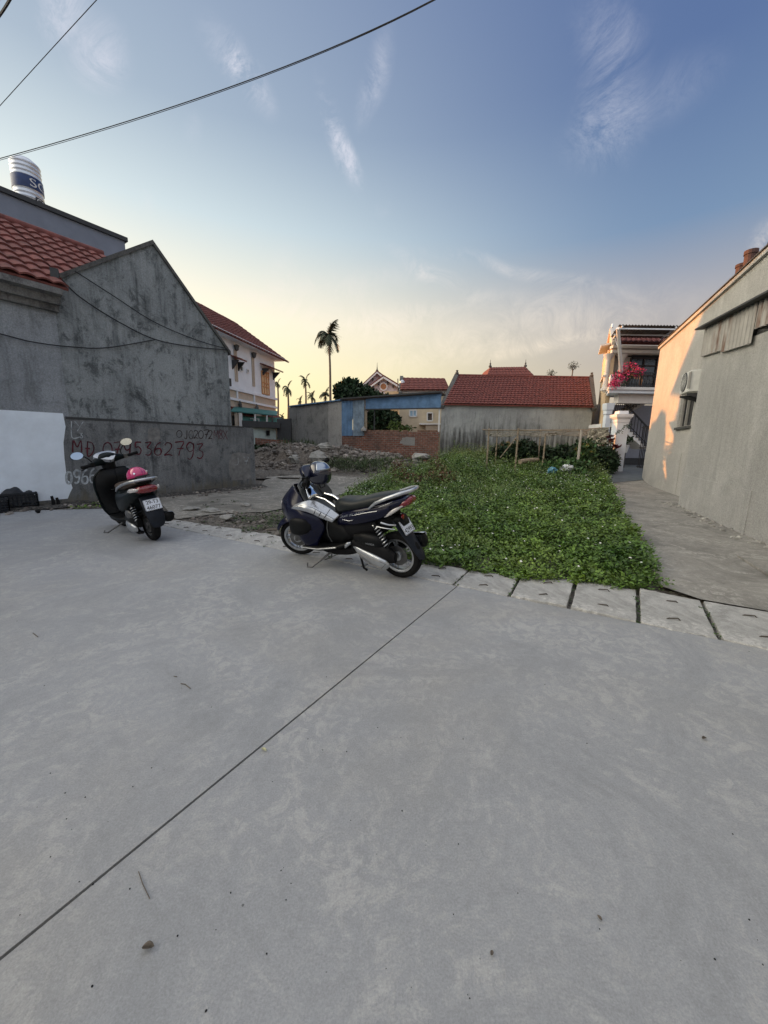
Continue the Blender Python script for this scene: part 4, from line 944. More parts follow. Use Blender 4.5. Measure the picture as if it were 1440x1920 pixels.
for px in (456,466):
    t=(px-432)/87;q=lerp(pa2,pb2,t);z1_=D(px,785,q.y).z;mb=MB();cn=[(q.x-.16,z1_-.45),(q.x+.16,z1_-.45),(q.x+.16,z1_),(q.x-.16,z1_)]
    for i in range(4): mb.bar(V(cn[i][0],q.y-.03,cn[i][1]),V(cn[(i+1)%4][0],q.y-.03,cn[(i+1)%4][1]),.05,.05)
    mb.build('window',m_white,tl_)
# low pale outbuilding and brick base seen over the boundary wall's end
ob_=T('pale_outbuilding','low pale green outbuilding with dark roof beyond the end of the boundary wall','outbuilding',g0(D(500,830,18.6)))
p,q=D(470,801,18.4),D(517,803,19.2)
MB().ext([V(p.x,p.y,0),V(q.x,q.y,0),V(q.x,q.y,q.z),V(p.x,p.y,p.z)],(-.3,1.3,0)).build('wall',mat('pale green wall',(.42,.50,.48),.85,var=.1),ob_)
MB().ext([V(p.x-.3,p.y-.3,p.z),V(q.x+.3,q.y-.3,q.z),V(q.x+.3,q.y-.3,q.z+.28),V(p.x-.3,p.y-.3,p.z+.3)],(-.3,1.9,0)).build('roof',m_dark,ob_)
w1=D(503,812,18.85);MB().box(w1-V(0,.03,0),(.16,.04,.25)).build('window',m_black,ob_)
MB().ext([D(519,785,19.2),D(545,785,19.4),g0(D(545,830,19.4)),g0(D(519,830,19.2))],(0,.2,0)).build('dark_fence_panel',m_dark,ob_)
lb=T('low_brick_wall','low dark brick wall with shrubs in front beyond the boundary wall end','wall',g0(D(500,830,17.6)))
p,q=D(478,821,17.6),D(540,826,18.2)
MB().ext([V(p.x,p.y,0),V(q.x,q.y,0),q,p],(0,.15,0)).build('bricks',m_brick,lb,uvd=(1,0,0))
# ------------------------------------------------------------------ balcony house on the right
YB=19.2;bh=T('balcony_house','two storey cream house with balcony, outside stairs and tin canopy','house',V(11.5,YB,0))
PB=D(1139,730,YB);bd=d2;sdB=V(.44,.9).normalized()
zsl=D(1180,726,YB-1.1).z;zsl0=D(1180,737,YB-1.1).z;zev=D(1160,646,YB).z;gz=.40
xl_=D(1137,730,YB).x;xr_=xl_+6.5
# side wall (sunlit, warm light also in its colour) with gable
m_ivory0=mat('pale verge plaster',(.55,.52,.47),.85,var=.08)
apB=3.9;lenB=7.6
peak=on(1127,622,V(xl_,YB),sdB);tpk=2.8;zpk=D(1124,620,YB+2.8*.9).z
sh=lambda t,z,x=0:V(xl_+x+sdB.x*t,YB+sdB.y*t,z)
lenB=6.0;zbk=D(1112,684,YB+6.0*.9).z
mb=MB();mb.ext([sh(0,gz-.3),sh(lenB,gz-.3),sh(lenB,zbk),sh(tpk,zpk),sh(0,zev)],V(.22,0,0));mb.build('side_wall',m_yellow,bh)
# window with yellow shutter + hood
s0_=(on(1131,690,V(xl_,YB),sdB)-V(xl_,YB)).dot(sdB)
tw0,tw1=.5,1.9
zw1=D(1133,667,YB+1.1).z;zw0=D(1131,700,YB+1.1).z
f=MB()
for t in (tw0,(tw0+tw1)/2,tw1): f.bar(sh(t,zw0,-.04),sh(t,zw1,-.04),.07,.05)
for k in range(7): f.bar(sh(tw0,lerp(zw0,zw1,k/6),-.04),sh(tw1,lerp(zw0,zw1,k/6),-.04),.05,.05)
f=f.build('window',mat('yellow louvred shutter',(.55,.43,.10),.6),bh)
MB().ext([sh(tw0,zw0,-.02),sh(tw1,zw0,-.02),sh(tw1,zw1,-.02),sh(tw0,zw1,-.02)],V(.015,0,0)).build('shutter_panel',m_beige,f)
MB().ext([sh(tw0-.2,zw1+.25,-.5),sh(tw1+.3,zw1+.25,-.5),sh(tw1+.3,zw1+.33,-.5),sh(tw0-.2,zw1+.33,-.5)],V(.5,0,.1)).build('window_hood',m_white,bh)
MB().ext([sh(-.02,zw0-.35,-.25),sh(lenB*.35,zw0-.35,-.25),sh(lenB*.35,zw0-.28,-.25),sh(-.02,zw0-.28,-.25)],V(.25,0,0)).build('ledge',m_white,bh)
MB().ext([sh(tpk-.7,zev+.55,-.03),sh(tpk+.5,zev+.55,-.03),sh(tpk+.1,zev+1.1,-.03),sh(tpk-.4,zev+1.1,-.03)],V(.028,0,0)).build('gable_vent',m_wood,bh)
# ornate verge
MB().bar(sh(-.3,zev-.02,.05),sh(tpk,zpk+.08,.05),.12,.16).bar(sh(tpk,zpk+.08,.05),sh(lenB+.2,zbk+.02,.05),.12,.16).build('verge',m_ivory0,bh)
MB().tube([sh(tpk+.25*math.cos(a),zpk+.10+.22*math.sin(a),.1) for a in [i*PI/8 for i in range(9)]],.05,6).build('verge_scroll',m_whitebl,bh)
mb=MB();tile_roof(mb,sh(-.3,zev-.02,.25),sh(-.3,zev-.02,6.8),sh(tpk,zpk,.25),sh(tpk,zpk,6.8),pitch=.25,course=.3,amp=.025);mb.build('roof',m_tile,bh,rec=False)
# front wall (set back), upper storey
m_ivory=mat('ivory wall paint',(.52,.47,.41),.85,var=.05)  # one even ivory, darker than the trim
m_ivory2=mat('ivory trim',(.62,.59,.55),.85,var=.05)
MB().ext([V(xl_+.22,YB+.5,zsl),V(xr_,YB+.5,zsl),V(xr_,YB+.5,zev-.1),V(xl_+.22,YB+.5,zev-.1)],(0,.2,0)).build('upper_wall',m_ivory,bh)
dz0,dz1=zsl+.02,D(1200,672,YB+.5).z;dx0,dx1=D(1179,700,YB+.5).x,D(1228,700,YB+.5).x
mb=MB()
for t in (0,.5,1): mb.bar(V(lerp(dx0,dx1,t),YB+.46,dz0),V(lerp(dx0,dx1,t),YB+.46,dz1),.09,.06,up=(1,0,0))
for t in (0,.5,.78,1): mb.bar(V(dx0,YB+.45,lerp(dz0,dz1,t)),V(dx1,YB+.45,lerp(dz0,dz1,t)),.07,.06)
dr=mb.build('balcony_door',mat('dark brown door',(.045,.028,.026),.5),bh)
MB().ext([V(dx0,YB+.48,dz0),V(dx1,YB+.48,dz0),V(dx1,YB+.48,dz1),V(dx0,YB+.48,dz1)],(0,.015,0)).build('door_leaf',m_glass,dr)
MB().ext([V(dx0-.15,YB+.1,dz1+.05),V(dx1+.1,YB+.1,dz1+.05),V(dx1+.1,YB+.1,dz1+.14),V(dx0-.15,YB+.1,dz1+.14)],(0,.39,0)).build('door_hood',m_dark,bh)
# beam, columns, arch
zb_a=D(1180,664,YB).z
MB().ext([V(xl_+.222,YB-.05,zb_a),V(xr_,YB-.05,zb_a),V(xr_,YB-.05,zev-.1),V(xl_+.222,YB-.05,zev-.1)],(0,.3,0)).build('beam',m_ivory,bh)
MB().ext([V(xl_-.05,YB-.2,zev-.42),V(xr_,YB-.2,zev-.42),V(xr_,YB-.2,zev-.28),V(xl_-.05,YB-.2,zev-.28)],(0,.149,0)).build('cornice',m_ivory2,bh)
MB().ext([V(xl_-.1,YB-.32,zev-.22),V(xr_,YB-.32,zev-.22),V(xr_,YB-.32,zev-.10),V(xl_-.1,YB-.32,zev-.10)],(0,.27,0)).build('cornice',m_ivory2,bh)
for px in (1141.5,1166):
    x=D(px,690,YB-.02).x;MB().lathe([(.20,0),(.20,.12),(.13,.16),(.115,zb_a-zsl-.3),(.15,zb_a-zsl-.2),(.22,zb_a-zsl-.08),(.25,zb_a-zsl)],V(x,YB+.1,zsl),16).build('column',m_ivory2,bh,smooth=True)
xa,xb=D(1144,690,YB).x,D(1164,690,YB).x
arc=[V(xa,YB+.02,zb_a+.002)]+[V((xa+xb)/2-(xb-xa)/2*math.cos(i*PI/12),YB+.02,zb_a-.40+.38*math.sin(i*PI/12)) for i in range(13)]+[V(xb,YB+.02,zb_a+.002)]
MB().ext(arc,(0,.15,0)).build('arch',m_ivory,bh)
# balcony slab, fascia, railing
yb=YB-1.1
xq0=xl_-.50
MB().ext([V(xq0,yb,zsl0),V(xr_,yb,zsl0),V(xr_,yb,zsl-.12),V(xq0,yb,zsl-.12)],sdB*1.75).build('balcony_slab',m_whitebl,bh)
MB().ext([V(xq0-.08,yb-.08,zsl-.119),V(xr_,yb-.08,zsl-.119),V(xr_,yb-.08,zsl),V(xq0-.08,yb-.08,zsl)],sdB*1.8).build('balcony_lip',m_white,bh)
zrl=D(1190,698,yb).z;m_iron=m_grail
rx0=D(1149,715,yb+.05).x
mb=MB();mb.bar(V(rx0,yb+.08,zrl),V(xr_,yb+.08,zrl),.06,.04);mb.bar(V(rx0,yb+.08,zrl-.16),V(xr_,yb+.08,zrl-.16),.03,.03);mb.bar(V(rx0,yb+.08,zsl+.08),V(xr_,yb+.08,zsl+.08),.04,.03)
x=rx0
while x<xr_-.1: mb.bar(V(x,yb+.08,zsl),V(x,yb+.08,zrl),.022,.022,up=(1,0,0));x+=.115
x=rx0+.2
while x<xr_-.3:
    mb.tube([V(x+.07*math.cos(a*PI/5)*(1-a/16),yb+.06,zsl+.35+.16*math.sin(a*PI/5)) for a in range(11)],.012,4);x+=.23
mb.build('balcony_railing',m_iron,bh)
# parapet block at the left corner of the balcony
MB().ext([V(xq0,yb,zsl+.001),V(rx0,yb,zsl+.001),V(rx0,yb,zsl+.55),V(xq0,yb,zsl+.55)],sdB*.9).build('corner_parapet',m_whitebl,bh)
MB().ext([V(xl_+.18,yb+.3,zsl0-.42),V(xr_,yb+.3,zsl0-.42),V(xr_,yb+.3,zsl0-.001),V(xl_+.18,yb+.3,zsl0-.001)],(0,.4,0)).build('balcony_beam',m_ivory2,bh)
# ground floor: back wall, column, dark interior
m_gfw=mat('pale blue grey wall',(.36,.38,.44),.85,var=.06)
m_gfl=mat('lower grey wall',(.30,.31,.33),.85,var=.1)
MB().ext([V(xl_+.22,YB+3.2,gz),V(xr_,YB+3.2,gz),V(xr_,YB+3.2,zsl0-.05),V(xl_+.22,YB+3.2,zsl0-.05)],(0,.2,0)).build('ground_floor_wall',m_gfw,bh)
xc=D(1147,760,YB-.9).x
MB().lathe([(.17,0),(.17,zsl0-.42-gz-.75),(.16,zsl0-.42-gz-.55),(.20,zsl0-.42-gz-.5),(.20,zsl0-.42-gz-.35),(.24,zsl0-.42-gz-.3),(.27,zsl0-.42-gz-.06),(.27,zsl0-.42-gz)],V(xc+.05,YB-.55,gz),4,ax=Matrix.Rotation(PI/4,3,'Z')).build('porch_column',m_whitebl,bh)
# canopy of corrugated tin on white poles
m_tin=mat('dull tin sheet',(.13,.115,.10),.6,metal=.4,var=.2,scale=2)
yc_=YB-2.6
c0=D(1161,609,yc_);c1=D(1330,600,yc_);c1=V(c0.x+7.2,yc_,c0.z+.02);b0=V(xl_-.05,YB+.1,zev+.35);b1=V(xl_+7.4,YB+.1,zev+.35)
mb=MB();L=(c1-c0).length;nu=4*int(L/.13)
mb.grid(lambda u,v:lerp(lerp(c0,c1,u),lerp(b0,b1,u),v)+V(0,0,.022*math.sin(u*nu/4*2*PI)),nu,2);cn=mb.build('tin_canopy',m_tin,bh,solid=.006,rec=False)
mb=MB()
for t in (0.02,.33,.66,1.): mb.bar(lerp(c0,c1,t)-V(0,0,.06),lerp(b0,b1,t)-V(0,0,.06),.05,.07)
for v in (.03,.5): mb.bar(lerp(c0,b0,v)-V(0,0,.13),lerp(c1,b1,v)-V(0,0,.13),.05,.05)
mb.build('canopy_frame',m_whitebl,bh)
pt=D(1158,618,yc_+.1);pbm=D(1149,690,yb+.1)
MB().tube([V(xl_+.08,yb+.12,zsl+.5),V(c0.x+.05,yc_+.15,c0.z-.08)],.075,10).build('canopy_pole',m_white,bh,smooth=True)
xq=D(1253,640,yb).x;MB().tube([V(xq,yb+.1,zsl),V(xq,yc_+1.1,c0.z)],.04,8).build('canopy_pole',m_whitebl,bh)
# stairs: two flights
Ys=YB-.2
def flight(p0,p1,n,w_,mt,mr,rail=True):
    """p0 low, p1 high (x,z), in plane Ys"""
    (x0,z0),(x1,z1)=p0,p1;mb=MB();sx=(x1-x0)/n;sz=(z1-z0)/n
    prof=[(x0,z0)]
    for i in range(n): prof+=[(x0+sx*i,z0+sz*(i+1)),(x0+sx*(i+1),z0+sz*(i+1))]
    prof+=[(x1,z1-.28),(x0+sx*.6,z0-.02)]
    mb.ext([V(x,Ys,z) for x,z in prof],(0,w_,0));mb.build('stair_flight',mt,bh)
    mb=MB()
    for i in range(n): mb.box(V(x0+sx*(i+.5),Ys+w_/2,z0+sz*(i+1)+.015),(abs(sx)+.03,w_+.05,.03))
    mb.build('stair_treads',m_dark,bh)
    if rail:
        mb=MB();mb.bar(V(x0,Ys-.02,z0+.95),V(x1,Ys-.02,z1+.95),.06,.06);mb.bar(V(x0,Ys-.02,z0+.2),V(x1,Ys-.02,z1+.2),.03,.03)
        k=n
        for i in range(k+1): t=i/k;mb.bar(V(lerp(x0,x1,t),Ys-.02,lerp(z0,z1,t)+.02),V(lerp(x0,x1,t),Ys-.02,lerp(z0,z1,t)+.95),.022,.022,up=(1,0,0))
        mb.build('stair_railing',m_iron,bh)
pl0=D(1213,838,Ys);pl1=D(1166,793,Ys);zland=pl1.z
flight((pl0.x,pl0.z-.1),(pl1.x,zland),9,1.0,m_white,m_iron)
lx0=max(pl1.x-1.0,xl_+.35)
MB().ext([V(lx0,Ys,zland-.2),V(pl1.x,Ys,zland-.2),V(pl1.x,Ys,zland),V(lx0,Ys,zland)],(0,2.1,0)).build('stair_landing',m_white,bh)
mb=MB();mb.bar(V(lx0,Ys-.02,zland+.95),V(pl1.x,Ys-.02,zland+.95),.06,.06)
for i in range(6): mb.bar(V(lerp(lx0,pl1.x,i/5),Ys-.02,zland),V(lerp(lx0,pl1.x,i/5),Ys-.02,zland+.95),.022,.022,up=(1,0,0))
mb.build('stair_railing',m_iron,bh)
Ys=YB+.95
p2=D(1180,772,Ys);p3=D(1236,738,Ys)
flight((p2.x,p2.z),(p3.x,p3.z+.1),9,1.0,m_white,m_iron)
# lower dark base, scrolls
Ys=YB-.2
MB().ext([V(xl_+.3,YB+2.4,gz),V(xr_,YB+2.4,gz),V(xr_,YB+2.4,gz+.38),V(xl_+.3,YB+2.4,gz+.38)],(0,.6,0)).build('dark_plinth',m_dark,bh)
MB().ext([V(xl_+.45,YB+3.15,gz+.4),V(xl_+1.9,YB+3.15,gz+.4),V(xl_+1.9,YB+3.15,gz+2.2),V(xl_+.45,YB+3.15,gz+2.2)],(0,.04,0)).build('ground_floor_door',m_black,bh)
# gate pillar with cap
pb_=GT(1146,884);gp=T('gate_pillar','white square gate pillar with moulded cap and creeping vine','pillar',V(pb_.x,pb_.y,pb_.z))
ztp=D(1155,770,pb_.y).z-pb_.z;ps=.44;an=math.atan2(d2.y,d2.x)
pc_=V(pb_.x+.22,pb_.y+.15,pb_.z)
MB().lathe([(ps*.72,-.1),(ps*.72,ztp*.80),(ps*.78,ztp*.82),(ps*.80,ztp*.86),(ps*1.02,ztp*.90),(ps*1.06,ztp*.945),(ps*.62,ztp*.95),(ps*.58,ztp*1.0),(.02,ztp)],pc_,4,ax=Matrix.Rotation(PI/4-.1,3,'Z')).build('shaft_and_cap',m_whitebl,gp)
mb=MB();rr=random.Random(5)
p=V(-.30,-.33,ztp*.62)
pts=[]
for i in range(14):
    t=i/13;q=pc_+V(-.36+.62*t,-.345,ztp*(.60+.17*math.sin(t*1.7)+.02*math.sin(t*14)));pts.append(q)
mb.tube(pts,.012,4)
for i in range(60):
    q=rr.choice(pts)+V(rr.uniform(-.06,.04),rr.uniform(-.05,0),rr.uniform(-.09,.06));a=rr.random()*6;L=.045
    mb.add([q,q+V(math.cos(a)*L,-.01,math.sin(a)*L),q+V(math.cos(a+.7)*L*1.3,-.02,math.sin(a+.7)*L*1.3)],[(0,1,2)])
mb.build('creeper',m_leafd,gp,rec=False)
q=GT(1214,884);g=T('gate_leaf','narrow black iron gate leaf folded against the end of the grey house','gate',V(q.x,q.y,q.z))
zg=D(1214,790,q.y).z
MB().box(V(q.x,q.y,(q.z+zg)/2),(.12,.12,zg-q.z)).build('gate_post',m_iron,g)
mb=MB()
for i in range(8): mb.bar(V(q.x+.10+i*.02,q.y+.1+i*.13,q.z+.1),V(q.x+.10+i*.02,q.y+.1+i*.13,zg-.15),.025,.025,up=(1,0,0))
for z_ in (.15,1.0,zg-q.z-.2): mb.bar(V(q.x,q.y,q.z+z_),V(q.x+.25,q.y+1.1,q.z+z_),.04,.04)
mb.build('gate_bars',m_iron,g)
# stone wall between house and pillar
m_sw=mat('mossy rubble stone wall',(.26,.24,.19),.95,var=.5,scale=9,bump=.8,bscale=14)
sw=T('stone_garden_wall','mossy pale stone garden wall beside the white gate pillar','wall',V(10.3,17.3,.38))
p,q=D(1106,803,17.4),D(1142,801,16.9)
mb=MB();rr=random.Random(3)
MB().ext([V(p.x,p.y,.2),V(q.x,q.y,.2),V(q.x,q.y,q.z),V(p.x,p.y,p.z)],(.05,.25,0)).build('wall_core',m_sw,sw)
for i in range(70):
    u=rr.random();v=rr.random();c=lerp(V(p.x,p.y,.3),V(q.x,q.y,.3),u);rock(mb,V(c.x,c.y-.01,.35+v*(p.z-.45)),rr.uniform(.07,.13),i+50,.8)
mb.build('stones',mat('pale wall stone',(.36,.33,.26),.95,var=.4,island=.4,scale=6),sw)
# bougainvillea on the balcony corner
def leafcloud(mb,C_,Rr,n,ls,rs,flatz=1.,shell=.3,clump=None):
    """n folded leaves scattered through an ellipsoid"""
    for i in range(n):
        while True:
            p=Vector((rs.uniform(-1,1),rs.uniform(-1,1),rs.uniform(-1,1)))
            if p.length<1 and p.length>shell*rs.random(): break
        if noise.noise(p*2.3+C_)<-.12: continue
        q=C_+Vector((p.x*Rr[0],p.y*Rr[1],p.z*Rr[2]))
        a=Vector((rs.gauss(0,1),rs.gauss(0,1),rs.gauss(0,.6))).normalized();b_=a.cross(Vector((rs.gauss(0,1),rs.gauss(0,1),rs.gauss(0,1)))).normalized()
        s_=ls*rs.uniform(.6,1.3);mb.add([q,q+a*s_*.5+b_*s_*.28,q+a*s_,q+a*s_*.5-b_*s_*.28],[(0,1,2,3)])
bo=T('bougainvillea','magenta bougainvillea spilling over the balcony corner','plant',V(xl_+.3,yb-.1,zsl+.3))
mb=MB();rs=random.Random(11)
for c,r in ((V(xl_+.25,yb-.05,zsl+.80),(.42,.3,.30)),(V(xl_-.15,yb-.15,zsl+.42),(.36,.3,.33)),(V(xl_+.75,yb+.05,zsl+.68),(.32,.3,.24)),(V(xl_-.35,yb-.1,zsl+.10),(.24,.2,.22))): leafcloud(mb,c,r,300,.09,rs)
mb.build('bracts',m_bou,bo,rec=False)
mb=MB()
for c,r in ((V(xl_+.35,yb,zsl+.6),(.55,.3,.3)),(V(xl_-.1,yb-.05,zsl+.35),(.4,.3,.35))): leafcloud(mb,c,r,180,.10,rs)
mb.build('leaves',m_leafd,bo,rec=False)
mb=MB()
for i in range(7): mb.tube([V(xl_+.4,yb+.2,zsl+.1),V(xl_+.3+rs.uniform(-.4,.6),yb,zsl+.6),V(xl_+.3+rs.uniform(-.7,1.),yb-.2,zsl+rs.uniform(.4,1.2))],.014,5)
mb.build('stems',m_bark,bo)
# planter pot in the yard
pp=D(1178,845,YB-1.2);pz=gz+.35
po=T('white_planter','small white planter with dark shrub under the stairs','planter',V(pp.x,YB-.9,gz+.5))
c=V(pp.x,YB-.9,D(1178,849,YB-.9).z)
MB().lathe([(.0,0),(.12,0),(.19,.30),(.21,.31),(.21,.36),(.17,.36),(.16,.30),(0,.30)],c,16,cap=False).build('pot',m_white,po,smooth=True)
mb=MB();leafcloud(mb,c+V(0,0,.55),(.28,.28,.26),170,.16,random.Random(4));mb.build('foliage',m_leafd,po,rec=False)
MB().lathe([(.10,0),(.07,c.z-gz)],V(c.x,c.y,gz),10).build('pedestal',m_dark,po)
# two terracotta pots by the pillar
def urn(px,py,h_,r_,label,fol,mfol):
    p=GT(px,py);o=T('terracotta_pot',label,'plant pot',p,'brown urns beside the white gate pillar')
    MB().lathe([(r_*.62,0),(r_*.75,h_*.08),(r_*1.0,h_*.5),(r_*.92,h_*.8),(r_*.68,h_*.92),(r_*.85,h_),(r_*.7,h_),(r_*.6,h_*.88)],p,20).build('urn',m_pot,o,smooth=True)
    return o,p
o,p=urn(1138,886,.72,.30,'brown urn with deep crimson leaved plant against the white pillar',1,m_red)
MB().lathe([(.10,-.12),(.13,-.02),(.2,.0)],p+V(0,0,.02),12).build('urn_foot',m_whitebl,o)
mb=MB();rs=random.Random(21);st=MB()
for i in range(11):
    a=rs.random()*6.28;tip=p+V(math.cos(a)*rs.uniform(.1,.42),math.sin(a)*.25,.78+rs.uniform(.15,.75));st.tube([p+V(0,0,.65),(p+tip)/2+V(0,0,.42),tip],.014,5)
    for k in range(16):
        b_=rs.random()*6.28;u=V(math.cos(b_),math.sin(b_),rs.uniform(.1,1.)).normalized();w_=u.cross(V(0,0,1)).normalized();s_=rs.uniform(.12,.2)
        mb.add([tip,tip+u*s_*.5+w_*.05,tip+u*s_,tip+u*s_*.5-w_*.05],[(0,1,2,3)])
mb.build('foliage',m_red,o,rec=False);st.build('stems',m_bark,o)
o,p=urn(1121,884,.60,.30,'brown urn with bushy green shrub, left of the crimson plant',1,m_leafd)
mb=MB();leafcloud(mb,p+V(-.05,0,.95),(.52,.4,.5),620,.11,random.Random(8));mb.build('foliage',m_leafd,o,rec=False)
# ------------------------------------------------------------------ trellis frame
def pole(mb,a,b,r,seed=0):
    a,b=Vector(a),Vector(b);k=6;pts=[lerp(a,b,i/k)+V(.02*noise.noise(V(i,seed,0)),0,.02*noise.noise(V(i,seed,9))) for i in range(k+1)];mb.tube(pts,[r*(1-.25*i/k) for i in range(k+1)],6)
tz_=terr(6,14.5)
tr_=T('bamboo_trellis','rickety bamboo trellis frame with dry netting before the long house','trellis',V(6,14.6,tz_))
YT=14.2
def tp(px,py,Y=YT):
    return D(px,py,Y)
for (px,ptop,Y) in ((917,803,13.6),(972,803,13.4),(1023,814,13.3),(1090,806,13.2),(933,806,15.2),(1014,806,15.2)):
    t_=tp(px,ptop,Y);mb=MB();pole(mb,V(t_.x,Y,.2),t_,.035 if px!=1090 else .05,px);mb.build('post',mat('pale post',(.45,.41,.36),.85) if px==1090 else m_bamboo,tr_)
for (a,b,r) in (((905,806,13.6),(1100,808,13.2),.022),((912,807,15.2),(1100,805,15.0),.02),((905,805,13.6),(915,806,15.2),.02),((1100,808,13.2),(1108,804,15.0),.02),((972,804,13.4),(975,805,15.2),.02),((938,858,13.5),(972,815,13.4),.022),((1023,814,13.3),(1125,802,15.),.018)):
    mb=MB();pole(mb,tp(*a),tp(*b),r,a[0]);mb.build('pole',m_bamboo,tr_)
mb=MB();rs=random.Random(2)
n0=tp(912,807,13.6)
def npt(u,v):
    a=lerp(tp(910,807,13.6),tp(1100,808,13.2),u);b_=lerp(tp(912,807,15.2),tp(1105,804,15.),u);p=lerp(a,b_,v);p.z-=(.22*math.sin(v*PI)+.10*abs(math.sin(u*9)))*(.4+.6*v);return p
for i in range(16):
    mb.tube([npt(k/24,i/15)+V(0,0,.01*noise.noise(V(k,i,0))) for k in range(25)],.007,3,cap=False)
for i in range(60): mb.tube([npt(i/59,k/6) for k in range(7)],.006,3,cap=False)
for i in range(45):
    u,v=rs.random(),rs.random();p=npt(u,v);q=npt(min(1,u+rs.uniform(.03,.12)),max(0,min(1,v+rs.uniform(-.3,.3))));mb.tube([p,(p+q)/2+V(0,0,-.05),q],.013,3,cap=False)
mb.build('dry_netting',mat('dry vine netting',(.40,.36,.30),.9),tr_,rec=False)
# small stakes and a log
for i,(px,py,h_,r_) in enumerate([(862,868,.42,.05),(872,866,.38,.04),(974,866,.50,.06)]):
    p=GT(px,py);p.z=.38;mb=MB();pole(mb,p-V(0,0,.1),p+V(.02,0,h_+.25),r_,i);ob=mb.build('wooden_stake',m_bamboo)
    tag(ob,['left short stake in the weeds near the long house corner','right short stake in the weeds near the long house corner','thick pale stake standing beside the fallen log'][i],'stake','short stakes standing in the weeds')
p=D(975,866,13.2);q=D(1008,862,13.6);tag(MB().tube([p,lerp(p,q,.5)+V(0,0,.02),q],[.09,.08,.07],8).build('fallen_log',m_bamboo,smooth=True),'pale fallen log lying on top of the weeds by the trellis','log')
# ------------------------------------------------------------------ fast leaf meshes
def leafmesh(name,P,A_,B_,m,parent=None):
    """P base points, A_ axis vectors, B_ half width vectors: one diamond leaf each"""
    n=len(P);v=np.empty((n*4,3),np.float32);v[0::4]=P;v[1::4]=P+A_*.45+B_;v[2::4]=P+A_;v[3::4]=P+A_*.45-B_
    me=bpy.data.meshes.new(name);me.vertices.add(n*4);me.vertices.foreach_set('co',v.ravel())
    me.loops.add(n*4);me.loops.foreach_set('vertex_index',np.arange(n*4,dtype=np.int32))
    me.polygons.add(n);me.polygons.foreach_set('loop_start',np.arange(0,n*4,4,dtype=np.int32));me.polygons.foreach_set('loop_total',np.full(n,4,np.int32))
    me.update(calc_edges=True);me.materials.append(m);ob=bpy.data.objects.new(name,me);COL.objects.link(ob)
    if parent: ob.parent=parent
    return ob
def unit(a): return a/np.linalg.norm(a,axis=1,keepdims=True)
def inpoly(x,y,poly):
    c=np.zeros(len(x),bool);j=len(poly)-1
    for i in range(len(poly)):
        xi,yi=poly[i][:2];xj,yj=poly[j][:2]
        c^=((yi>y)!=(yj>y))&(x<(xj-xi)*(y-yi)/(yj-yi+1e-9)+xi);j=i
    return c
def vterr(x,y):
    s=lambda t:np.clip(t,0,1)**2*(3-2*np.clip(t,0,1))
    return .38*s((y-(11.0+1.8*s((x-2)/5)))/4)
def vnoise(x,y,sc,seed):
    r=np.random.default_rng(seed);o=np.zeros_like(x)
    for k in range(6):
        a=r.uniform(0,6.28);f=sc*r.uniform(.6,1.8);o+=np.sin(x*math.cos(a)*f+y*math.sin(a)*f+r.uniform(0,6.28)+1.3*np.sin(x*f*.7+k))
    return o/6
def weeds(name,poly,dens,hfn,ls,m,seed,per=16,lab=None,cat='weeds',spread=.07,up=.35,keep=None,narrow=.30):
    r=np.random.default_rng(seed);px=[p[0] for p in poly];py=[p[1] for p in poly]
    n=int((max(px)-min(px))*(max(py)-min(py))*dens)
    x=r.uniform(min(px),max(px),n);y=r.uniform(min(py),max(py),n);k=inpoly(x,y,poly)
    if keep is not None: k&=keep(x,y,r)
    x,y=x[k],y[k];n=len(x);h=hfn(x,y,r)
    X=np.repeat(x,per);Y=np.repeat(y,per);Hh=np.repeat(h,per);t=r.uniform(.05,1,len(X))**.75
    a=r.uniform(0,2*PI,len(X));rad=spread*(.35+Hh*1.2)*r.uniform(.1,1,len(X))
    P=np.stack([X+np.cos(a)*rad,Y+np.sin(a)*rad,vterr(X,Y)-.02+Hh*t],1)
    a2=a+r.normal(0,.7,len(X));A_=unit(np.stack([np.cos(a2),np.sin(a2),r.normal(up,.35,len(X))],1))
    L=ls*r.uniform(.55,1.35,len(X));B_=unit(np.cross(A_,np.stack([r.normal(0,.35,len(X)),r.normal(0,.35,len(X)),np.ones(len(X))],1)))
    o=leafmesh(name,P,A_*L[:,None],B_*(L*narrow)[:,None],m)
    tag(o,lab,cat,kind='stuff');return x,y,h
WP=[(795,1063),(881,1070),(977,1083),(1080,1090),(1150,1099),(1234,1103),(1192,1010),(1152,950)]
wp=[tuple(G(*p)[:2]) for p in WP]
# the front edge creeps a little over the drain covers
wp=[(wp[0][0]-.05,wp[0][1])]+wp[1:]
wp+=[tuple(GT(1133,905)[:2]),(8.4,15.2),(10.5,20.8),(3.6,20.8),(2.2,15.2)]
wp+=[tuple(GT(*p)[:2]) for p in [(768,888),(738,900),(700,914),(655,925),(640,945),(636,975)]]+[(-.50,4.55)]
def hw(x,y,r):
    s=(x-P0.x)*nn.x+(y-P0.y)*nn.y
    base_=.10+.30*np.clip(s/7,0,1)+.05*np.clip((s-7)/4,0,1)
    return base_*(1+.75*vnoise(x,y,2.0,3)+.5*vnoise(x,y,5.5,4))*r.uniform(.75,1.15,len(x))
fx,fy,fh=weeds('weed_patch',wp,150,hw,.050,m_weed,1,per=22,lab='dense bright green weeds with tiny white flowers filling the vacant plot')
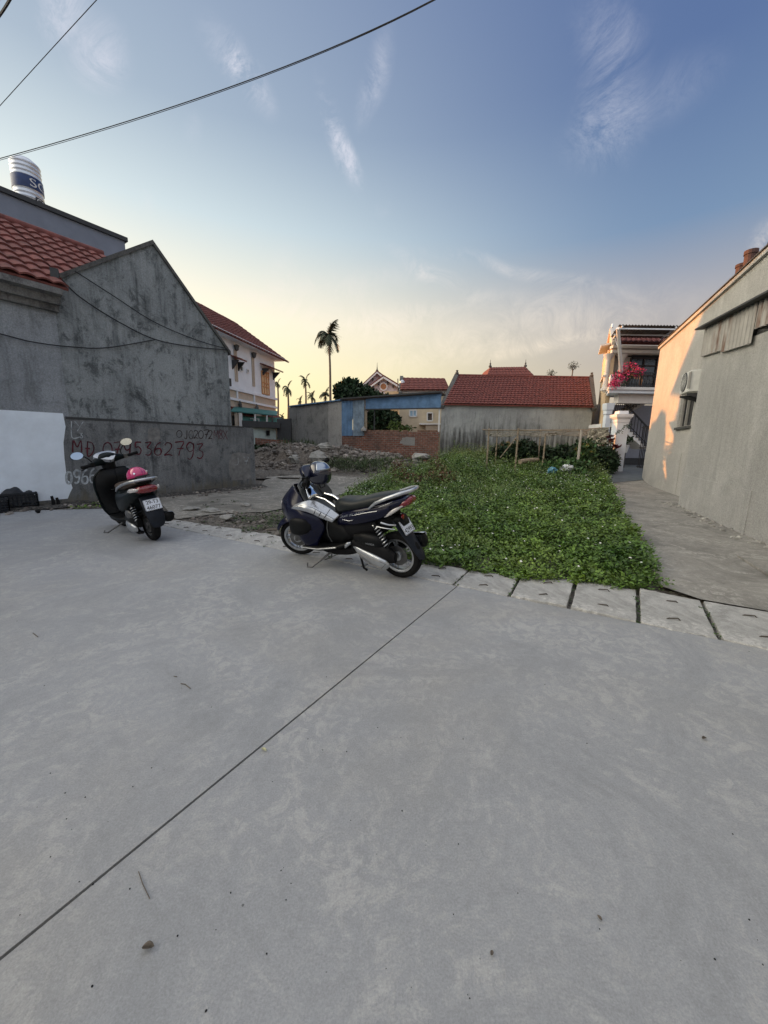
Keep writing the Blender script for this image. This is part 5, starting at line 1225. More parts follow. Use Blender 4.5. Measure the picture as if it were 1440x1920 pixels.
# finer, denser growth near the camera
wn_=0
weeds('low_weeds',[(wp[0][0]-.1,wp[0][1]-.2),(wp[2][0],wp[2][1]-.12),(wp[5][0]+.02,wp[5][1]-.12),wp[6],(2.2,6.6),(-.2,6.6),(-.5,4.6)],260,lambda x,y,r:hw(x,y,r)*1.05,.034,m_weed,2,per=16,lab='low creeping green weeds along the drain covers',spread=.09,keep=lambda x,y,r:((x-P0.x)*nn.x+(y-P0.y)*nn.y)>(-.03+.07*vnoise(x,y,5,6)))
m_grass0=mat('gap weed leaves',(.05,.09,.025),.7,island=.4)
m_weed2=mat('yellow green weed leaves',(.13,.19,.045),.55,var=.3,scale=2,island=.4)
weeds('tall_weeds',wp,50,lambda x,y,r:hw(x,y,r)*1.45+.07,.055,m_weed2,5,per=14,lab='taller yellow green sprigs standing above the weed patch',keep=lambda x,y,r:(vnoise(x,y,1.2,8)+.06*(y-7)>0)&(y>4.3),spread=.10,up=.9,narrow=.16)
rp_=GT(790,897)
weeds('dry_weeds',[(rp_.x-1.2,rp_.y-2.6),(rp_.x+.9,rp_.y-2.6),(rp_.x+.8,rp_.y+1.2),(rp_.x-.9,rp_.y+1.2)],170,lambda x,y,r:hw(x,y,r)*1.08+.02,.06,m_dry,9,per=12,lab='patch of dry reddish brown weeds at the left edge of the green growth',keep=lambda x,y,r:(vnoise(x,y,2.5,5)>.0))
weeds('gap_weeds',[tuple(SL(-4.9,-.52)[:2]),tuple(SL(4.2,-.52)[:2]),tuple(SL(4.2,.12)[:2]),tuple(SL(-4.9,.12)[:2])],260,lambda x,y,r:.012+.02*r.random(len(x)),.022,m_grass0,21,per=6,spread=.03,lab='tiny weeds rooted in the gaps between the drain covers',keep=lambda x,y,r:np.min(np.abs(np.array([[(V(*((np.array(j[0])+np.array(j[1]))/2))-P0).dot(e)] for j in JT])-((x-P0.x)*e.x+(y-P0.y)*e.y)[None,:]),axis=0)<.03)
# white flowers
r=np.random.default_rng(4);idx=r.choice(len(fx),min(1500,len(fx)),replace=False);idx=idx[(vnoise(fx[idx],fy[idx],.9,2)+.35*r.normal(size=len(idx))+ .08*(fy[idx]-7))>-.35]
mb=MB()
for i in idx:
    c=V(fx[i],fy[i],terr(fx[i],fy[i])-.0+fh[i]*1.06+.01);s_=random.uniform(.010,.019);a0=random.random()*6;tl=V(random.uniform(-.5,.5),random.uniform(-.8,.1),1).normalized();u=tl.cross(V(1,0,0)).normalized();w_=tl.cross(u)
    vs=[c]+[c+(u*math.cos(a0+k*PI/5)+w_*math.sin(a0+k*PI/5))*s_*(1 if k%2==0 else .55) for k in range(10)];mb.add(vs,[(0,k+1,(k+1)%10+1) for k in range(10)])
tag(mb.build('weed_flowers',m_petal,rec=False),'tiny white flowers dotted over the green weed patch','flowers',kind='stuff')
# grass and weeds round the rubble, the path edge and the shed
m_grass=mat('rough grass',(.055,.085,.03),.7,var=.35,scale=2,island=.5)
def gp_(pts): return [tuple(GT(*p)[:2]) for p in pts]
weeds('rubble_weeds',gp_([(610,880),(640,888),(700,889),(770,875),(812,872)])+[(2.8,16.6),(-.2,16.6),(-1.8,15.8)],60,lambda x,y,r:.22+.28*r.random(len(x)),.11,m_grass,12,per=16,lab='rough grass and weeds along the far side of the path by the rubble',keep=lambda x,y,r:vnoise(x,y,1.6,4)>-.25,up=1.2,narrow=.10,spread=.16)
weeds('path_weeds',gp_([(450,1000),(425,985),(440,968),(520,958),(560,962),(560,1005)]),90,lambda x,y,r:.03+.07*r.random(len(x)),.045,m_grass,13,per=9,lab='sparse weeds in the gravel behind the scooter front wheel',keep=lambda x,y,r:vnoise(x,y,3,5)>-.05)
weeds('shed_grass',[(-5.2,17.0),(-1.2,17.0),(-1.2,18.3),(-5.2,19.3)],46,lambda x,y,r:.5+.5*r.random(len(x)),.30,m_grass,14,per=14,lab='tall grass growing against the cement wall of the shed',keep=lambda x,y,r:vnoise(x,y,2,3)>-.1,up=2.2,narrow=.05,spread=.2)
weeds('wall_shrubs',[(-7.2,15.7),(-4.8,15.7),(-4.6,17.3),(-7.2,17.3)],50,lambda x,y,r:.55+.35*r.random(len(x)),.14,m_leafd,15,per=22,lab='dark green undergrowth in front of the low brick wall',spread=.3)
weeds('long_house_weeds',[(3.6,19.5),(12.0,19.5),(12.0,21.4),(3.6,21.4)],30,lambda x,y,r:.35+.35*r.random(len(x)),.13,m_leaf,16,per=16,lab='weeds growing along the foot of the long tiled house',keep=lambda x,y,r:vnoise(x,y,2,9)>-.2,spread=.2)
weeds('wall_foot_weeds',[(-6.5,7.0),(-5.3,6.75),(-4.9,7.2),(-5.9,7.9)],120,lambda x,y,r:.02+.05*r.random(len(x)),.035,m_weed,17,per=8,lab='thin weeds at the foot of the graffiti wall behind the black scooter',keep=lambda x,y,r:vnoise(x,y,4,9)>.05)
weeds('gravel_weeds',[(-4.6,7.0),(-1.0,5.6),(-.6,8.0),(-4.2,11)],22,lambda x,y,r:.02+.04*r.random(len(x)),.035,m_grass,18,per=7,lab='small tufts of grass scattered in the gravel beside the path',keep=lambda x,y,r:vnoise(x,y,2,7)>.15)
# climbing hedge behind the trellis, papaya like shrub beside it
hd=T('hedge','dark leafy hedge behind the bamboo trellis, against the long house','hedge',V(6,15.6,.38))
rs=random.Random(31);r=np.random.default_rng(33)
def cloud(n,c,R_,ls,seed,nar=.3,droop=0):
    r=np.random.default_rng(seed);P=r.normal(size=(n*2,3));P=P/np.linalg.norm(P,axis=1,keepdims=True)*(r.random((n*2,1))**.4)
    nz_=vnoise(P[:,0]*3+seed,P[:,1]*3+P[:,2]*3,1.6,seed);P=P[nz_>-.22][:n];n=len(P)
    A_=unit(r.normal(size=(n,3))+np.array([0,0,-droop]));B_=unit(np.cross(A_,r.normal(size=(n,3))));L=ls*r.uniform(.6,1.3,n)
    return P*np.array(R_)+np.array(c),A_*L[:,None],B_*(L*nar)[:,None]
def clouds(name,L,m,parent):
    q=[cloud(*a) for a in L];off=np.array(parent.location)
    return leafmesh(name,np.concatenate([x[0] for x in q])-off,np.concatenate([x[1] for x in q]),np.concatenate([x[2] for x in q]),m,parent)
clouds('foliage',[(2600,(4.9+i*.82,15.55,.85+.15*math.sin(i*2)),(.62,.5,.62),.15,40+i) for i in range(6)],m_leafd,hd)
mb=MB()
for i in range(9): mb.tube([V(4.6+i*.55,15.6,.3),V(4.7+i*.55+rs.uniform(-.1,.1),15.6,1.3)],.018,5)
mb.build('stems',m_bark,hd)
c=GT(1098,880);sb=T('leafy_shrub','broad leafed green shrub between the trellis and the brown urns','shrub',V(c.x,13.6,.35))
clouds('foliage',[(560,(D(1098,852,13.9).x,13.9,1.0),(.42,.4,.55),.17,61,.22),(900,(D(1075,878,12.9).x,12.9,.56),(.85,.6,.34),.18,62,.22),(500,(D(1108,895,12.0).x-.15,12.2,.34),(.42,.6,.24),.17,63,.22),(500,(D(1042,872,13.0).x,13.0,.6),(.7,.5,.33),.16,64,.25)],m_leaf,sb)
# ------------------------------------------------------------------ rubble heap
mb=MB();rs=random.Random(77)
HX0,HX1=-6.3,1.6
def hz_(x,y):
    u=(x-HX0)/(HX1-HX0);prof=.70*sm(u*6)*(1-.42*sm((u-.35)/.5))*sm((1-u)*6)+.1
    v=(y-14.0)/1.7;return terr(x,y)-.05+prof*sm(v*1.0)*(1 if y<17.6 else sm((19-y)/1.4))*(1+.35*noise.noise(V(x*.9,y*.9,3)))+.12*noise.noise(V(x*3,y*3,1))+.05*noise.noise(V(x*9,y*9,1))
gx,gy=110,70
mb.grid(lambda u,v:V(HX0+(HX1-HX0)*u,13.9+5.0*v,hz_(HX0+(HX1-HX0)*u,13.9+5.0*v)-.03),gx,gy)
m_heap=dirtmat('heaped soil',(.15,.125,.10),(.19,.17,.15),(.09,.075,.06))
hp_=tag(mb.build('soil_heap',m_heap,smooth=True,rec=False),'heap of grey brown soil and rubble in front of the metal shed','soil heap',kind='stuff')
mb=MB()
for i in range(1700):
    x=rs.uniform(HX0+.2,HX1+.6);y=13.9+4.0*rs.random()**1.3
    s_=.018+.085*rs.random()**5;rock(mb,(x,y,hz_(x,y)+s_*.3),s_*1.5,i)
tag(mb.build('rubble_stones',m_stone),'countless broken stones and brick bits covering the soil heap','rubble',kind='stuff')
mb=MB()
for i in range(1300):
    s=rs.uniform(-5,0.6);wv=abs(rs.gauss(0,1))*1.6+.08;q=SL(s,wv)
    if q.y>13 or q.x<-5.9: continue
    s_=.008+.028*rs.random()**4;rock(mb,(q.x,q.y,ground_z(q.x,q.y)+s_*.4),s_*1.3,i+9)
tag(mb.build('gravel_stones',m_stone),'loose gravel stones scattered on the bare ground behind the drain','gravel',kind='stuff')
m_chunk=mat('concrete chunk',(.34,.33,.30),.95,var=.25,scale=6,bump=.6,bscale=18)
chunks=[(597,868,.36,'pale rounded boulder at the front left of the soil heap',.8),(552,872,.24,'small tilted grey rock at the foot of the soil heap',.7),(790,858,.40,'flat pale concrete chunk beside the brick wall',.35),(610,850,.30,'light grey rock near the crest of the soil heap',.6),(783,866,.30,'grey rock under the flat pale concrete chunk',.7),(462,948,.10,'pale flat stone on the gravel near the path',.4),(358,955,.16,'long flat stone just right of the black scooter tail',.25),(396,958,.17,'low flat stone in the gravel right of the black scooter',.25),(425,972,.13,'small white stone among sparse weeds behind the drain covers',.35)]
for i,(px,py,s_,lab,fl) in enumerate(chunks):
    p=GT(px,py) if py>930 else None
    if p is None:
        y_=14.6 if py>862 else 15.6
        if px>750: y_=15.7
        p=D(px,py,y_);p.z=max(p.z,hz_(p.x,p.y) if p.x<HX1 else .45)
    mb=MB();rock(mb,(p.x,p.y,p.z+s_*fl*.4),s_,i*13+5,fl);o=mb.build('rock',m_chunk,bevel=.008);tag(o,lab,'rock',None)
# discarded plank on the heap
p=D(598,852,15.2);q=D(609,868,14.6);tag(MB().bar(p,q,.14,.03).build('plank',m_shedl,bevel=.004),'pale plank lying on the soil heap above the navy scooter','plank')
# branch lying by the navy scooter's front wheel
p=G(500,998);q=G(540,1003);mb=MB();mb.tube([V(p.x,p.y+.03,.03),(p+q)/2+V(0,.06,.05),V(q.x+.2,q.y,.03)],.018,6)
tag(mb.build('fallen_branch',m_bark,smooth=True),'short brown branch lying behind the drain by the navy scooter front wheel','branch')
# plastic bags
def bag(px,py,Y,sz,m,lab):
    c=D(px,py,Y);mb=MB()
    def f(u,v):
        th=PI*v;ph=2*PI*u;p=V(math.sin(th)*math.cos(ph)*sz[0],math.sin(th)*math.sin(ph)*sz[1],math.cos(th)*sz[2])
        k=1+.55*noise.noise(p*14+c)+.3*noise.noise(p*30);return c+p*k
    mb.grid(f,28,16);return tag(mb.build('plastic_bag',m,smooth=True),lab,'plastic bag')
bag(1064,877,12.6,(.23,.16,.10),mat('white plastic film',(.75,.77,.8),.35),'crumpled white plastic bag lying on the weeds')
bag(1036,882,12.4,(.17,.13,.09),mat('blue plastic film',(.12,.34,.5),.35),'crumpled light blue plastic bag lying on the weeds')
# ------------------------------------------------------------------ crates at the left edge
m_crate=mat('black crate plastic',(.012,.016,.022),.5)
def crate(px,py,w_,d_,h_,lab,rz,top=True):
    p=G(px,py);o=T('plastic_crate',lab,'crate',V(p.x,p.y,0),'black plastic crates by the white wall')
    M3=Matrix.Rotation(rz,3,'Z');L=lambda x,y,z:M3@V(x,y,z)+V(p.x,p.y,0)
    mb=MB()
    for k in range(6):
        z_=.01+h_*k/5*.97
        for a,b in (((-w_/2,-d_/2),(w_/2,-d_/2)),((w_/2,-d_/2),(w_/2,d_/2)),((w_/2,d_/2),(-w_/2,d_/2)),((-w_/2,d_/2),(-w_/2,-d_/2))): mb.bar(L(*a,z_+.01),L(*b,z_+.01),.012,.022 if k not in(0,5) else .04)
    for k in range(11):
        t=k/10
        for a,b in (((-w_/2,-d_/2),(w_/2,-d_/2)),((w_/2,-d_/2),(w_/2,d_/2)),((w_/2,d_/2),(-w_/2,d_/2)),((-w_/2,d_/2),(-w_/2,-d_/2))):
            x,y=lerp(a[0],b[0],t),lerp(a[1],b[1],t);mb.bar(L(x,y,0),L(x,y,h_),.014,.014,up=(1,0,0))
    mb.build('lattice_sides',m_crate,o)
    MB().ext([L(-w_/2,-d_/2,.01),L(w_/2,-d_/2,.01),L(w_/2,d_/2,.01),L(-w_/2,d_/2,.01)],(0,0,.01)).build('floor',m_crate,o)
    return o,L
cz=math.atan2(d1.y,d1.x)
o,L=crate(30,953,.56,.40,.27,'black lattice crate heaped with dark netting, right one of the pair by the white wall',cz)
mb=MB();rs=random.Random(5);mb.grid(lambda u,v:L(-.27+.54*u,-.19+.38*v,.10+.34*max(0,math.sin(u*PI))**.45*max(0,math.sin(v*PI))**.45+.09*noise.noise(V(u*5,v*5,2))),20,16);mb.build('dark_netting',m_crate,o,solid=.03)
o,L=crate(-26,962,.50,.36,.22,'black lattice crate cut by the left edge of the photo by the white wall',cz+.1)
mb=MB();mb.grid(lambda u,v:L(-.24+.48*u,-.17+.34*v,.18+.06*noise.noise(V(u*5,v*5,7))),12,8);mb.build('dark_netting',m_crate,o,solid=.02)
# wall foot litter: two dark stubs, soil ridge
for i,(px,py,h_) in enumerate(((99,941,.20),(108,941,.16))):
    p=on(px,py,A-n1*.10,d1);p.z=0;mb=MB();mb.tube([p+V(0,0,-.05),p+V(.01,0,h_*.5),p+V(-.01,0,h_)],[.035,.028,.022],7)
    tag(mb.build('pipe_stub',m_black,smooth=True),['taller burnt pipe stub at the foot of the white wall','shorter burnt pipe stub at the foot of the white wall'][i],'pipe stub','burnt stubs at the wall foot')
m_soil=dirtmat('dark wall foot soil',(.07,.066,.06),(.11,.105,.095),(.045,.04,.035))
mb=MB()
def sf(u,v):
    s=-9+(Ltot+9.2)*u;p=A+d1*s-n1*(.005+.32*v);hh=(.05+.07*max(0,noise.noise(V(s*1.1,0,4)))+.02*noise.noise(V(s*9,v*3,4)))*(1-v)**.8
    return V(p.x,p.y,max(0,terr(p.x,p.y))+hh-.012*v)
mb.grid(sf,170,7);struct(mb.build('soil_bank',m_soil,smooth=True,rec=False))
mb=MB();rs=random.Random(15)
for i in range(420):
    s=rs.uniform(-2.6,Ltot);w_=rs.random()**1.6*.75;p=A+d1*s-n1*w_;s_=.006+.03*rs.random()**4;rock(mb,(p.x,p.y,.01+terr(p.x,p.y)),s_*1.4,i)
tag(mb.build('wall_foot_debris',m_stone),'dark crumbs and pebbles littering the foot of the boundary wall','debris',kind='stuff')
p=G(72,962);mb=MB();rock(mb,(p.x,p.y,.03),.045,3);tag(mb.build('rock',m_black),'small black stone on the road edge before the white wall','rock')
# ------------------------------------------------------------------ litter on the road
def leaf(px,py,L_,W_,ang,m,lab,curl=.4,nm='fallen_leaf',cat='leaf'):
    c=G(px,py);mb=MB();k=8
    def f(u,v):
        w_=W_*math.sin(min(1,max(0,u))*PI)**.7*(v-.5);x=(u-.5)*L_;zz=.006+curl*abs(v-.5)*W_*math.sin(u*PI)+curl*.3*L_*(u-.5)**2
        return V(c.x+x*math.cos(ang)-w_*math.sin(ang),c.y+x*math.sin(ang)+w_*math.cos(ang),zz)
    mb.grid(f,k,6);o=mb.build(nm,m,smooth=True,solid=.001,rec=False);tag(o,lab,cat);return o
m_dl=mat('dry grey leaf',(.12,.10,.08),.8,var=.4,scale=60);m_yl=mat('pale yellow leaf',(.42,.42,.26),.7,var=.2,scale=60)
leaf(278,1780,.030,.016,.1,m_dl,'curled grey brown leaf on the road at the lower left',1.2)
leaf(495,1408,.030,.012,-.5,m_yl,'pale yellow leaf lying on the joint line of the road',.9)
leaf(1320,1387,.026,.014,.3,m_dl,'small dark curled leaf on the right side of the road',1.2)
leaf(922,1790,.012,.008,.9,m_dl,'tiny dark leaf crumb near the bottom centre of the road',.6)
leaf(1124,1724,.014,.008,2.,m_dl,'tiny dark leaf crumb near the bottom right of the road',.6)
leaf(1172,1352,.010,.02,1.,m_dl,'oval dark scrap in the middle right of the road',.2) if False else None
def twig(pts,r,lab,m=None):
    P=[G(*p) for p in pts]
    tag(MB().tube([V(p.x,p.y,.004) for p in P],r,5).build('twig',m or m_dl,smooth=True),lab,'twig')
twig([(339,1283),(347,1284),(357,1292)],.0022,'short curved dark twig on the left half of the road')
twig([(326,1269),(332,1270)],.002,'tiny dark twig just above the curved twig on the road')
twig([(260,1636),(268,1660),(281,1687)],.0012,'long hair thin grass stem on the road at the lower left')
twig([(62,1188),(71,1195)],.0025,'short dark twig near the left edge of the road')
mb=MB();rs=random.Random(9)
for i in range(90):
    px,py=rs.uniform(0,1440),1080+820*rs.random();c=G(px,py)
    if (V(c.x,c.y)-SL(0,W0)).dot(nn)>-.05: continue
    rock(mb,(c.x,c.y,.001),rs.uniform(.0010,.0026),i)
tag(mb.build('road_grit',m_black),'tiny dark specks of grit scattered over the road','grit',kind='stuff')
# ------------------------------------------------------------------ trees
def palm(px,pbot,ptop,crown_px,Y,lab,seed,nfr=11,lean=0,group='palm trees beyond the shed',rtr=.10,full=1.):
    rs=random.Random(seed);b=D(px+lean,pbot,Y);t=D(px,ptop,Y);t0=V(b.x,b.y,.3)
    o=T('palm_tree',lab,'palm tree',t0,group)
    Rc=crown_px/F*Y
    k=10;mb=MB();mb.tube([lerp(t0,t,i/k)+V(.02*math.sin(i),0,0) for i in range(k+1)],[rtr*(1.15-.45*i/k) for i in range(k+1)],8);mb.build('trunk',m_bark,o,smooth=True)
    mb=MB();mb.tube([t-V(0,0,.1),t+V(0,0,Rc*.25)],[rtr*.8,rtr*.5],7);top=t+V(0,0,Rc*.2)
    for i in range(nfr):
        az_=2*PI*i/nfr+rs.uniform(-.3,.3);el_=rs.choice([1.3,1.0,.7,.35,.1,-.2]) if i>1 else 1.45
        L=Rc*rs.uniform(.85,1.15);h=V(math.cos(az_),math.sin(az_)*.9,0);pts=[top.copy()];dr=h*math.cos(el_)+V(0,0,math.sin(el_));n_=12
        for j in range(n_):
            dr=(dr+V(0,0,-.14-.03*j*(1 if el_<1.2 else .4))).normalized();pts.append(pts[-1]+dr*L/n_)
        mb.tube(pts,[.022*Rc/1.2*(1-.7*j/n_) for j in range(n_+1)],4,cap=False)
        for j in range(1,n_+1):
            for q in range(3):
                p=lerp(pts[j-1],pts[j],q/3.);d_=(pts[j]-pts[j-1]).normalized();s_=d_.cross(V(0,0,1));
                if s_.length<.1:s_=V(1,0,0)
                s_.normalize();ll=Rc*.34*math.sin(PI*(.15+.8*j/n_))*rs.uniform(.7,1.2)*full
                for sg in (-1,1):
                    tip=p+(s_*sg*.8+d_*.55+V(0,0,-.45+rs.uniform(-.2,.25))).normalized()*ll
                    mb.add([p-d_*.022*Rc,p+d_*.022*Rc,tip],[(0,1,2)])
    mb.build('crown',m_palm,o,rec=False)
    mb=MB()
    for i in range(26): rock(mb,t+V(rs.uniform(-.3,.3)*Rc*.4,rs.uniform(-.2,.2),-rs.uniform(.05,.45)*Rc*.6),.05*Rc,i)
    mb.build('fruit_cluster',m_palm,o)
palm(617,745,638,34,30,'tall slender areca palm with drooping dark crown against the yellow sky',3,15,full=1.35,lean=5,rtr=.10)
palm(540,790,731,17,33,'small palm nearest the right edge of the white villa',4,10)
palm(573,790,719,17,35,'palm with narrow arched crown left of the tall palm',5,10)
palm(563,790,752,10,33,'low palm top just above the left end of the shed roof',6,9)
palm(585,790,747,14,30,'short dark palm between the arched palm and the tall palm trunk',7,10)
palm(610,800,744,16,31,'bushy palm crown behind the foot of the tall palm trunk',8,13,full=1.3)
palm(529,840,784,10,24,'little palm sapling beside the dark fence panel near the villa corner',9,8,rtr=.05)
palm(521,800,722,12,36,'palm half hidden behind the right corner of the white villa',10,9)
def tree(name,lab,c,lobes,m,ls,n,trunk,cat='tree'):
    o=T(name,lab,cat,V(c.x,c.y,.3));rs=random.Random(int(c.x*10))
    mb=MB();top=V(c.x,c.y,lobes[0][0][2]);mb.tube([V(c.x,c.y,.2),lerp(V(c.x,c.y,.2),top,.5)+V(.1,0,0),top],[trunk,trunk*.7,trunk*.3],8)
    for q,r_ in lobes: mb.tube([lerp(V(c.x,c.y,.2),top,.45),(Vector(q)+lerp(V(c.x,c.y,.2),top,.5))/2,Vector(q)],[trunk*.45,trunk*.3,trunk*.1],6)
    mb.build('trunk',m_bark,o,smooth=True)
    clouds('crown',[(n,tuple(q),r_,ls,100+i,.32) for i,(q,r_) in enumerate(lobes)],m,o);return o
Yt=23
def lp_(px,py,rx,rz,Y=Yt): p=D(px,py,Y);return (p,(rx/F*Y,rx/F*Y*.8,rz/F*Y))
tree('broadleaf_tree','dark bushy tree behind the metal shed, filling its opening',g0(D(705,800,Yt)),[lp_(655,728,20,16),lp_(640,735,12,14),lp_(675,738,28,16),lp_(700,748,22,12),lp_(722,752,20,9),lp_(712,785,24,24),lp_(735,790,14,16),lp_(660,760,30,20),lp_(700,800,22,18)],m_leafd,.24,1500,.22)
# young sunlit shrub in the opening
sh_=T('young_shrub','bright young leafy shoots rising behind the brick wall','shrub',V(D(745,806,17.6).x,17.9,.4))
pz_=D(740,800,17.9);clouds('foliage',[(160,(pz_.x,17.9,pz_.z),(.35,.2,.30),.16,71,.25),(120,(pz_.x+.5,17.9,pz_.z-.05),(.45,.2,.12),.16,72,.25)],m_weed2,sh_)
mb=MB();mb.tube([V(pz_.x+.1,17.9,.4),V(pz_.x,17.9,pz_.z)],.02,5);mb.build('stem',m_bark,sh_)
# thin bare tree far behind the long house
def bare(px,py,Y,hpx,lab,seed,leaves=60):
    rs=random.Random(seed);b=D(px,py,Y);Hh=hpx/F*Y;o=T('sparse_tree',lab,'tree',g0(b),'sparse trees behind the long house');mb=MB();tips=[]
    def br(p,d,L,r_,k):
        q=p+d*L;mb.tube([p,(p+q)/2+V(rs.uniform(-.05,.05),0,0)*L,q],[r_,r_*.85,r_*.65],5,cap=False)
        if k==0: tips.append(q);return
        for i in range(3): br(q,(d+V(rs.uniform(-.8,.8),rs.uniform(-.4,.4),rs.uniform(-.1,.5))).normalized(),L*.68,r_*.6,k-1)
    mb.tube([V(b.x,b.y,.2),b],[.16,.1],7)
    br(b,V(0,0,1),Hh*.42,.07,4);mb.build('trunk',m_bark,o)
    mb=MB()
    for t in tips: leafcloud(mb,t,(.35,.3,.35),3,.10,rs)
    mb.build('crown',m_palm,o,rec=False)
bare(1072,712,30,22,'sparse leafless tree rising above the right end of the red roof',3)
bare(1036,714,30,12,'lower sparse treetop just left of the taller bare tree',4)
# ------------------------------------------------------------------ scooters (local axes: x forward, y left, z up)
m_navy=mat('navy scooter paint',(.003,.004,.020),.22,coat=.12,spec=.3,var=.1)
m_dgreen=mat('black green scooter paint',(.003,.007,.008),.36,coat=.0,spec=.16,var=.1)
m_plas=mat('black scooter plastic',(.004,.0045,.005),.5,spec=.2,var=.3,scale=20)
m_plasg=mat('grey scooter plastic',(.06,.065,.065),.45,var=.2,scale=20)
m_mud=mat('rear mudguard plastic',(.012,.016,.024),.55,spec=.25,var=.2,scale=12)
m_seat=mat('black vinyl seat',(.009,.012,.012),.45,spec=.35,var=.1,scale=30,bump=.08,bscale=200)
m_seatb=mat('brown vinyl seat',(.055,.035,.022),.5,var=.1,scale=30)
m_rub=mat('tyre rubber',(.008,.008,.008),.85,spec=.2,var=.3,scale=30,bump=.3,bscale=120)
m_alloy=mat('brushed alloy',(.50,.52,.54),.35,metal=.9,var=.15,scale=20)
m_alloyd=mat('dark alloy',(.16,.16,.16),.45,metal=.8,var=.2,scale=20)
m_chrome=mat('chrome',(.75,.77,.8),.12,metal=1.,var=.03)
m_silver=mat('silver plastic',(.42,.44,.47),.22,metal=.8,var=.08,coat=.6)
m_mirror=mat('mirror glass',(.85,.9,.95),.03,metal=1,var=0)
m_redl=mat('red tail lens',(.20,.006,.012),.15,coat=1,var=.1)
m_clear=mat('clear lens',(.55,.52,.50),.12,coat=1,spec=.8,var=.2)
m_plate=mat('white number plate',(.74,.78,.84),.45,var=.04)
m_ink=mat('black plate ink',(.01,.01,.012),.6)
def tf(mb,M4):
    mb.v=[M4@q for q in mb.v];return mb
def mirror_y(mb):
    n=len(mb.v);mb.v+=[V(q.x,-q.y,q.z) for q in mb.v];mb.f+=[tuple(n+i for i in f[::-1]) for f in mb.f];return mb
AXY=Matrix(((1,0,0),(0,0,1),(0,-1,0)))  # lathe z -> world y
def wheel(o,x,Rr,w_,rim,M4,spk,m_sp,nm='wheel'):
    c=V(x,0,Rr);k=Rr-rim
    hub=MB();hub.lathe([(.02,-.06),(.045,-.055),(.05,0),(.045,.055),(.02,.06)],c,20,ax=AXY)
    for i in range(spk):
        a=2*PI*i/spk
        for da in (-.13,.13):
            d_=V(math.cos(a+da*.2),0,math.sin(a+da*.2));d2_=V(math.cos(a+da),0,math.sin(a+da));hub.bar(c+d_*.03,c+d2_*(rim-.008),.014,.022,up=(0,1,0))
    h=tf(hub,M4).build(nm,m_sp,o,local=True,bevel=.002)
    rm=MB();rm.lathe([(rim-.022,-w_*.30),(rim-.005,-w_*.36),(rim+.004,-w_*.36),(rim+.004,-w_*.30),(rim-.014,-w_*.18),(rim-.014,w_*.18),(rim+.004,w_*.30),(rim+.004,w_*.36),(rim-.005,w_*.36),(rim-.022,w_*.30),(rim-.030,w_*.12),(rim-.030,-w_*.12),(rim-.022,-w_*.30)],c,48,ax=AXY,cap=False)
    tf(rm,M4).build('rim',m_sp,h,local=True,smooth=True)
    ty=MB();pf=[]
    for i in range(15):
        a=-1.0+2.0*i/14;an=a*PI*.5*1.12;pf.append((rim+k*(.10+.90*max(0,math.cos(an))**.62) if abs(a)<.99 else rim,w_/2*math.sin(max(-PI/2,min(PI/2,an)))*1.0*(1 if abs(a)<.9 else .80)))
    ty.lathe(pf,c,56,ax=AXY,cap=False)
    # tread grooves
    tf(ty,M4).build('tyre',m_rub,h,local=True,smooth=True,angle=60)
    if True:
        dk=MB();dk.lathe([(.05,.03),(.10,.03),(.10,.035),(.05,.035)],c,28,ax=AXY);tf(dk,M4).build('brake_disc',m_alloyd,h,local=True)
    return h
def plate(o,c,bx,up_,l1,l2,s=.19,hgt=.14):
    """c centre, bx right vector, up_ up vector (as read)"""
    bx=V(*bx).normalized();up_=V(*up_).normalized();nr=bx.cross(up_)
    mb=MB();pts=[]
    for sx,sy in ((-1,-1),(1,-1),(1,1),(-1,1)):
        for k in range(4):
            a={(-1,-1):PI,(1,-1):1.5*PI,(1,1):0,(-1,1):.5*PI}[(sx,sy)]+k*PI/6
            pts.append(c+bx*(sx*(s/2-.01)+.01*math.cos(a))+up_*(sy*(hgt/2-.01)+.01*math.sin(a)))
    mb.ext([p-nr*.0015 for p in pts],nr*.003);p_=mb.build('number_plate',m_plate,o,local=True)
    mb=MB()
    for txt,yy in ((l1,.012),(l2,-.056)):
        vs,fs=text_mesh(txt,.062);w_=max(v.x for v in vs);sx=(s*.84)/w_ if txt==l2 else (s*.72)/w_
        mb.add([c+bx*((v.x-w_/2)*sx)+up_*(yy+v.y*1.02)+nr*.0022 for v in vs],fs)
        # a second, slightly shifted copy thickens the strokes
        mb.add([c+bx*((v.x-w_/2)*sx+.0016)+up_*(yy+v.y*1.02+.001)+nr*.0026 for v in vs],fs)
    mb.build('plate_lettering',m_ink,p_,local=True,rec=False)
    fr=MB()
    for i in range(4):
        q=[(-1,-1),(1,-1),(1,1),(-1,1)];a,b_=q[i],q[(i+1)%4];fr.bar(c+bx*a[0]*(s/2-.004)+up_*a[1]*(hgt/2-.004)+nr*.002,c+bx*b_[0]*(s/2-.004)+up_*b_[1]*(hgt/2-.004)+nr*.002,.002,.002)
    fr.build('plate_rim',m_ink,p_,local=True);return p_
def place(px_r,px_f,L,lean,name,label):
    rc=G(*px_r);fc=G(*px_f);X=(fc-rc).normalized();Z=V(0,0,1);Y=Z.cross(X);a=R(lean);Z2=Z*math.cos(a)+(-Y)*0+Y*math.sin(a)
    Y2=Z2.cross(X);M4=Matrix((X,Y2,Z2)).transposed().to_4x4();M4.translation=rc
    return T(name,label,'motor scooter',rc,'parked motor scooters',rot=M4),(fc-rc).length
def steer(x0,z0,ang,rake=26):
    axis=V(-math.sin(R(rake)),0,math.cos(R(rake)));return Matrix.Translation(V(x0,0,z0))@Matrix.Rotation(R(ang),4,axis)@Matrix.Translation(V(-x0,0,-z0))
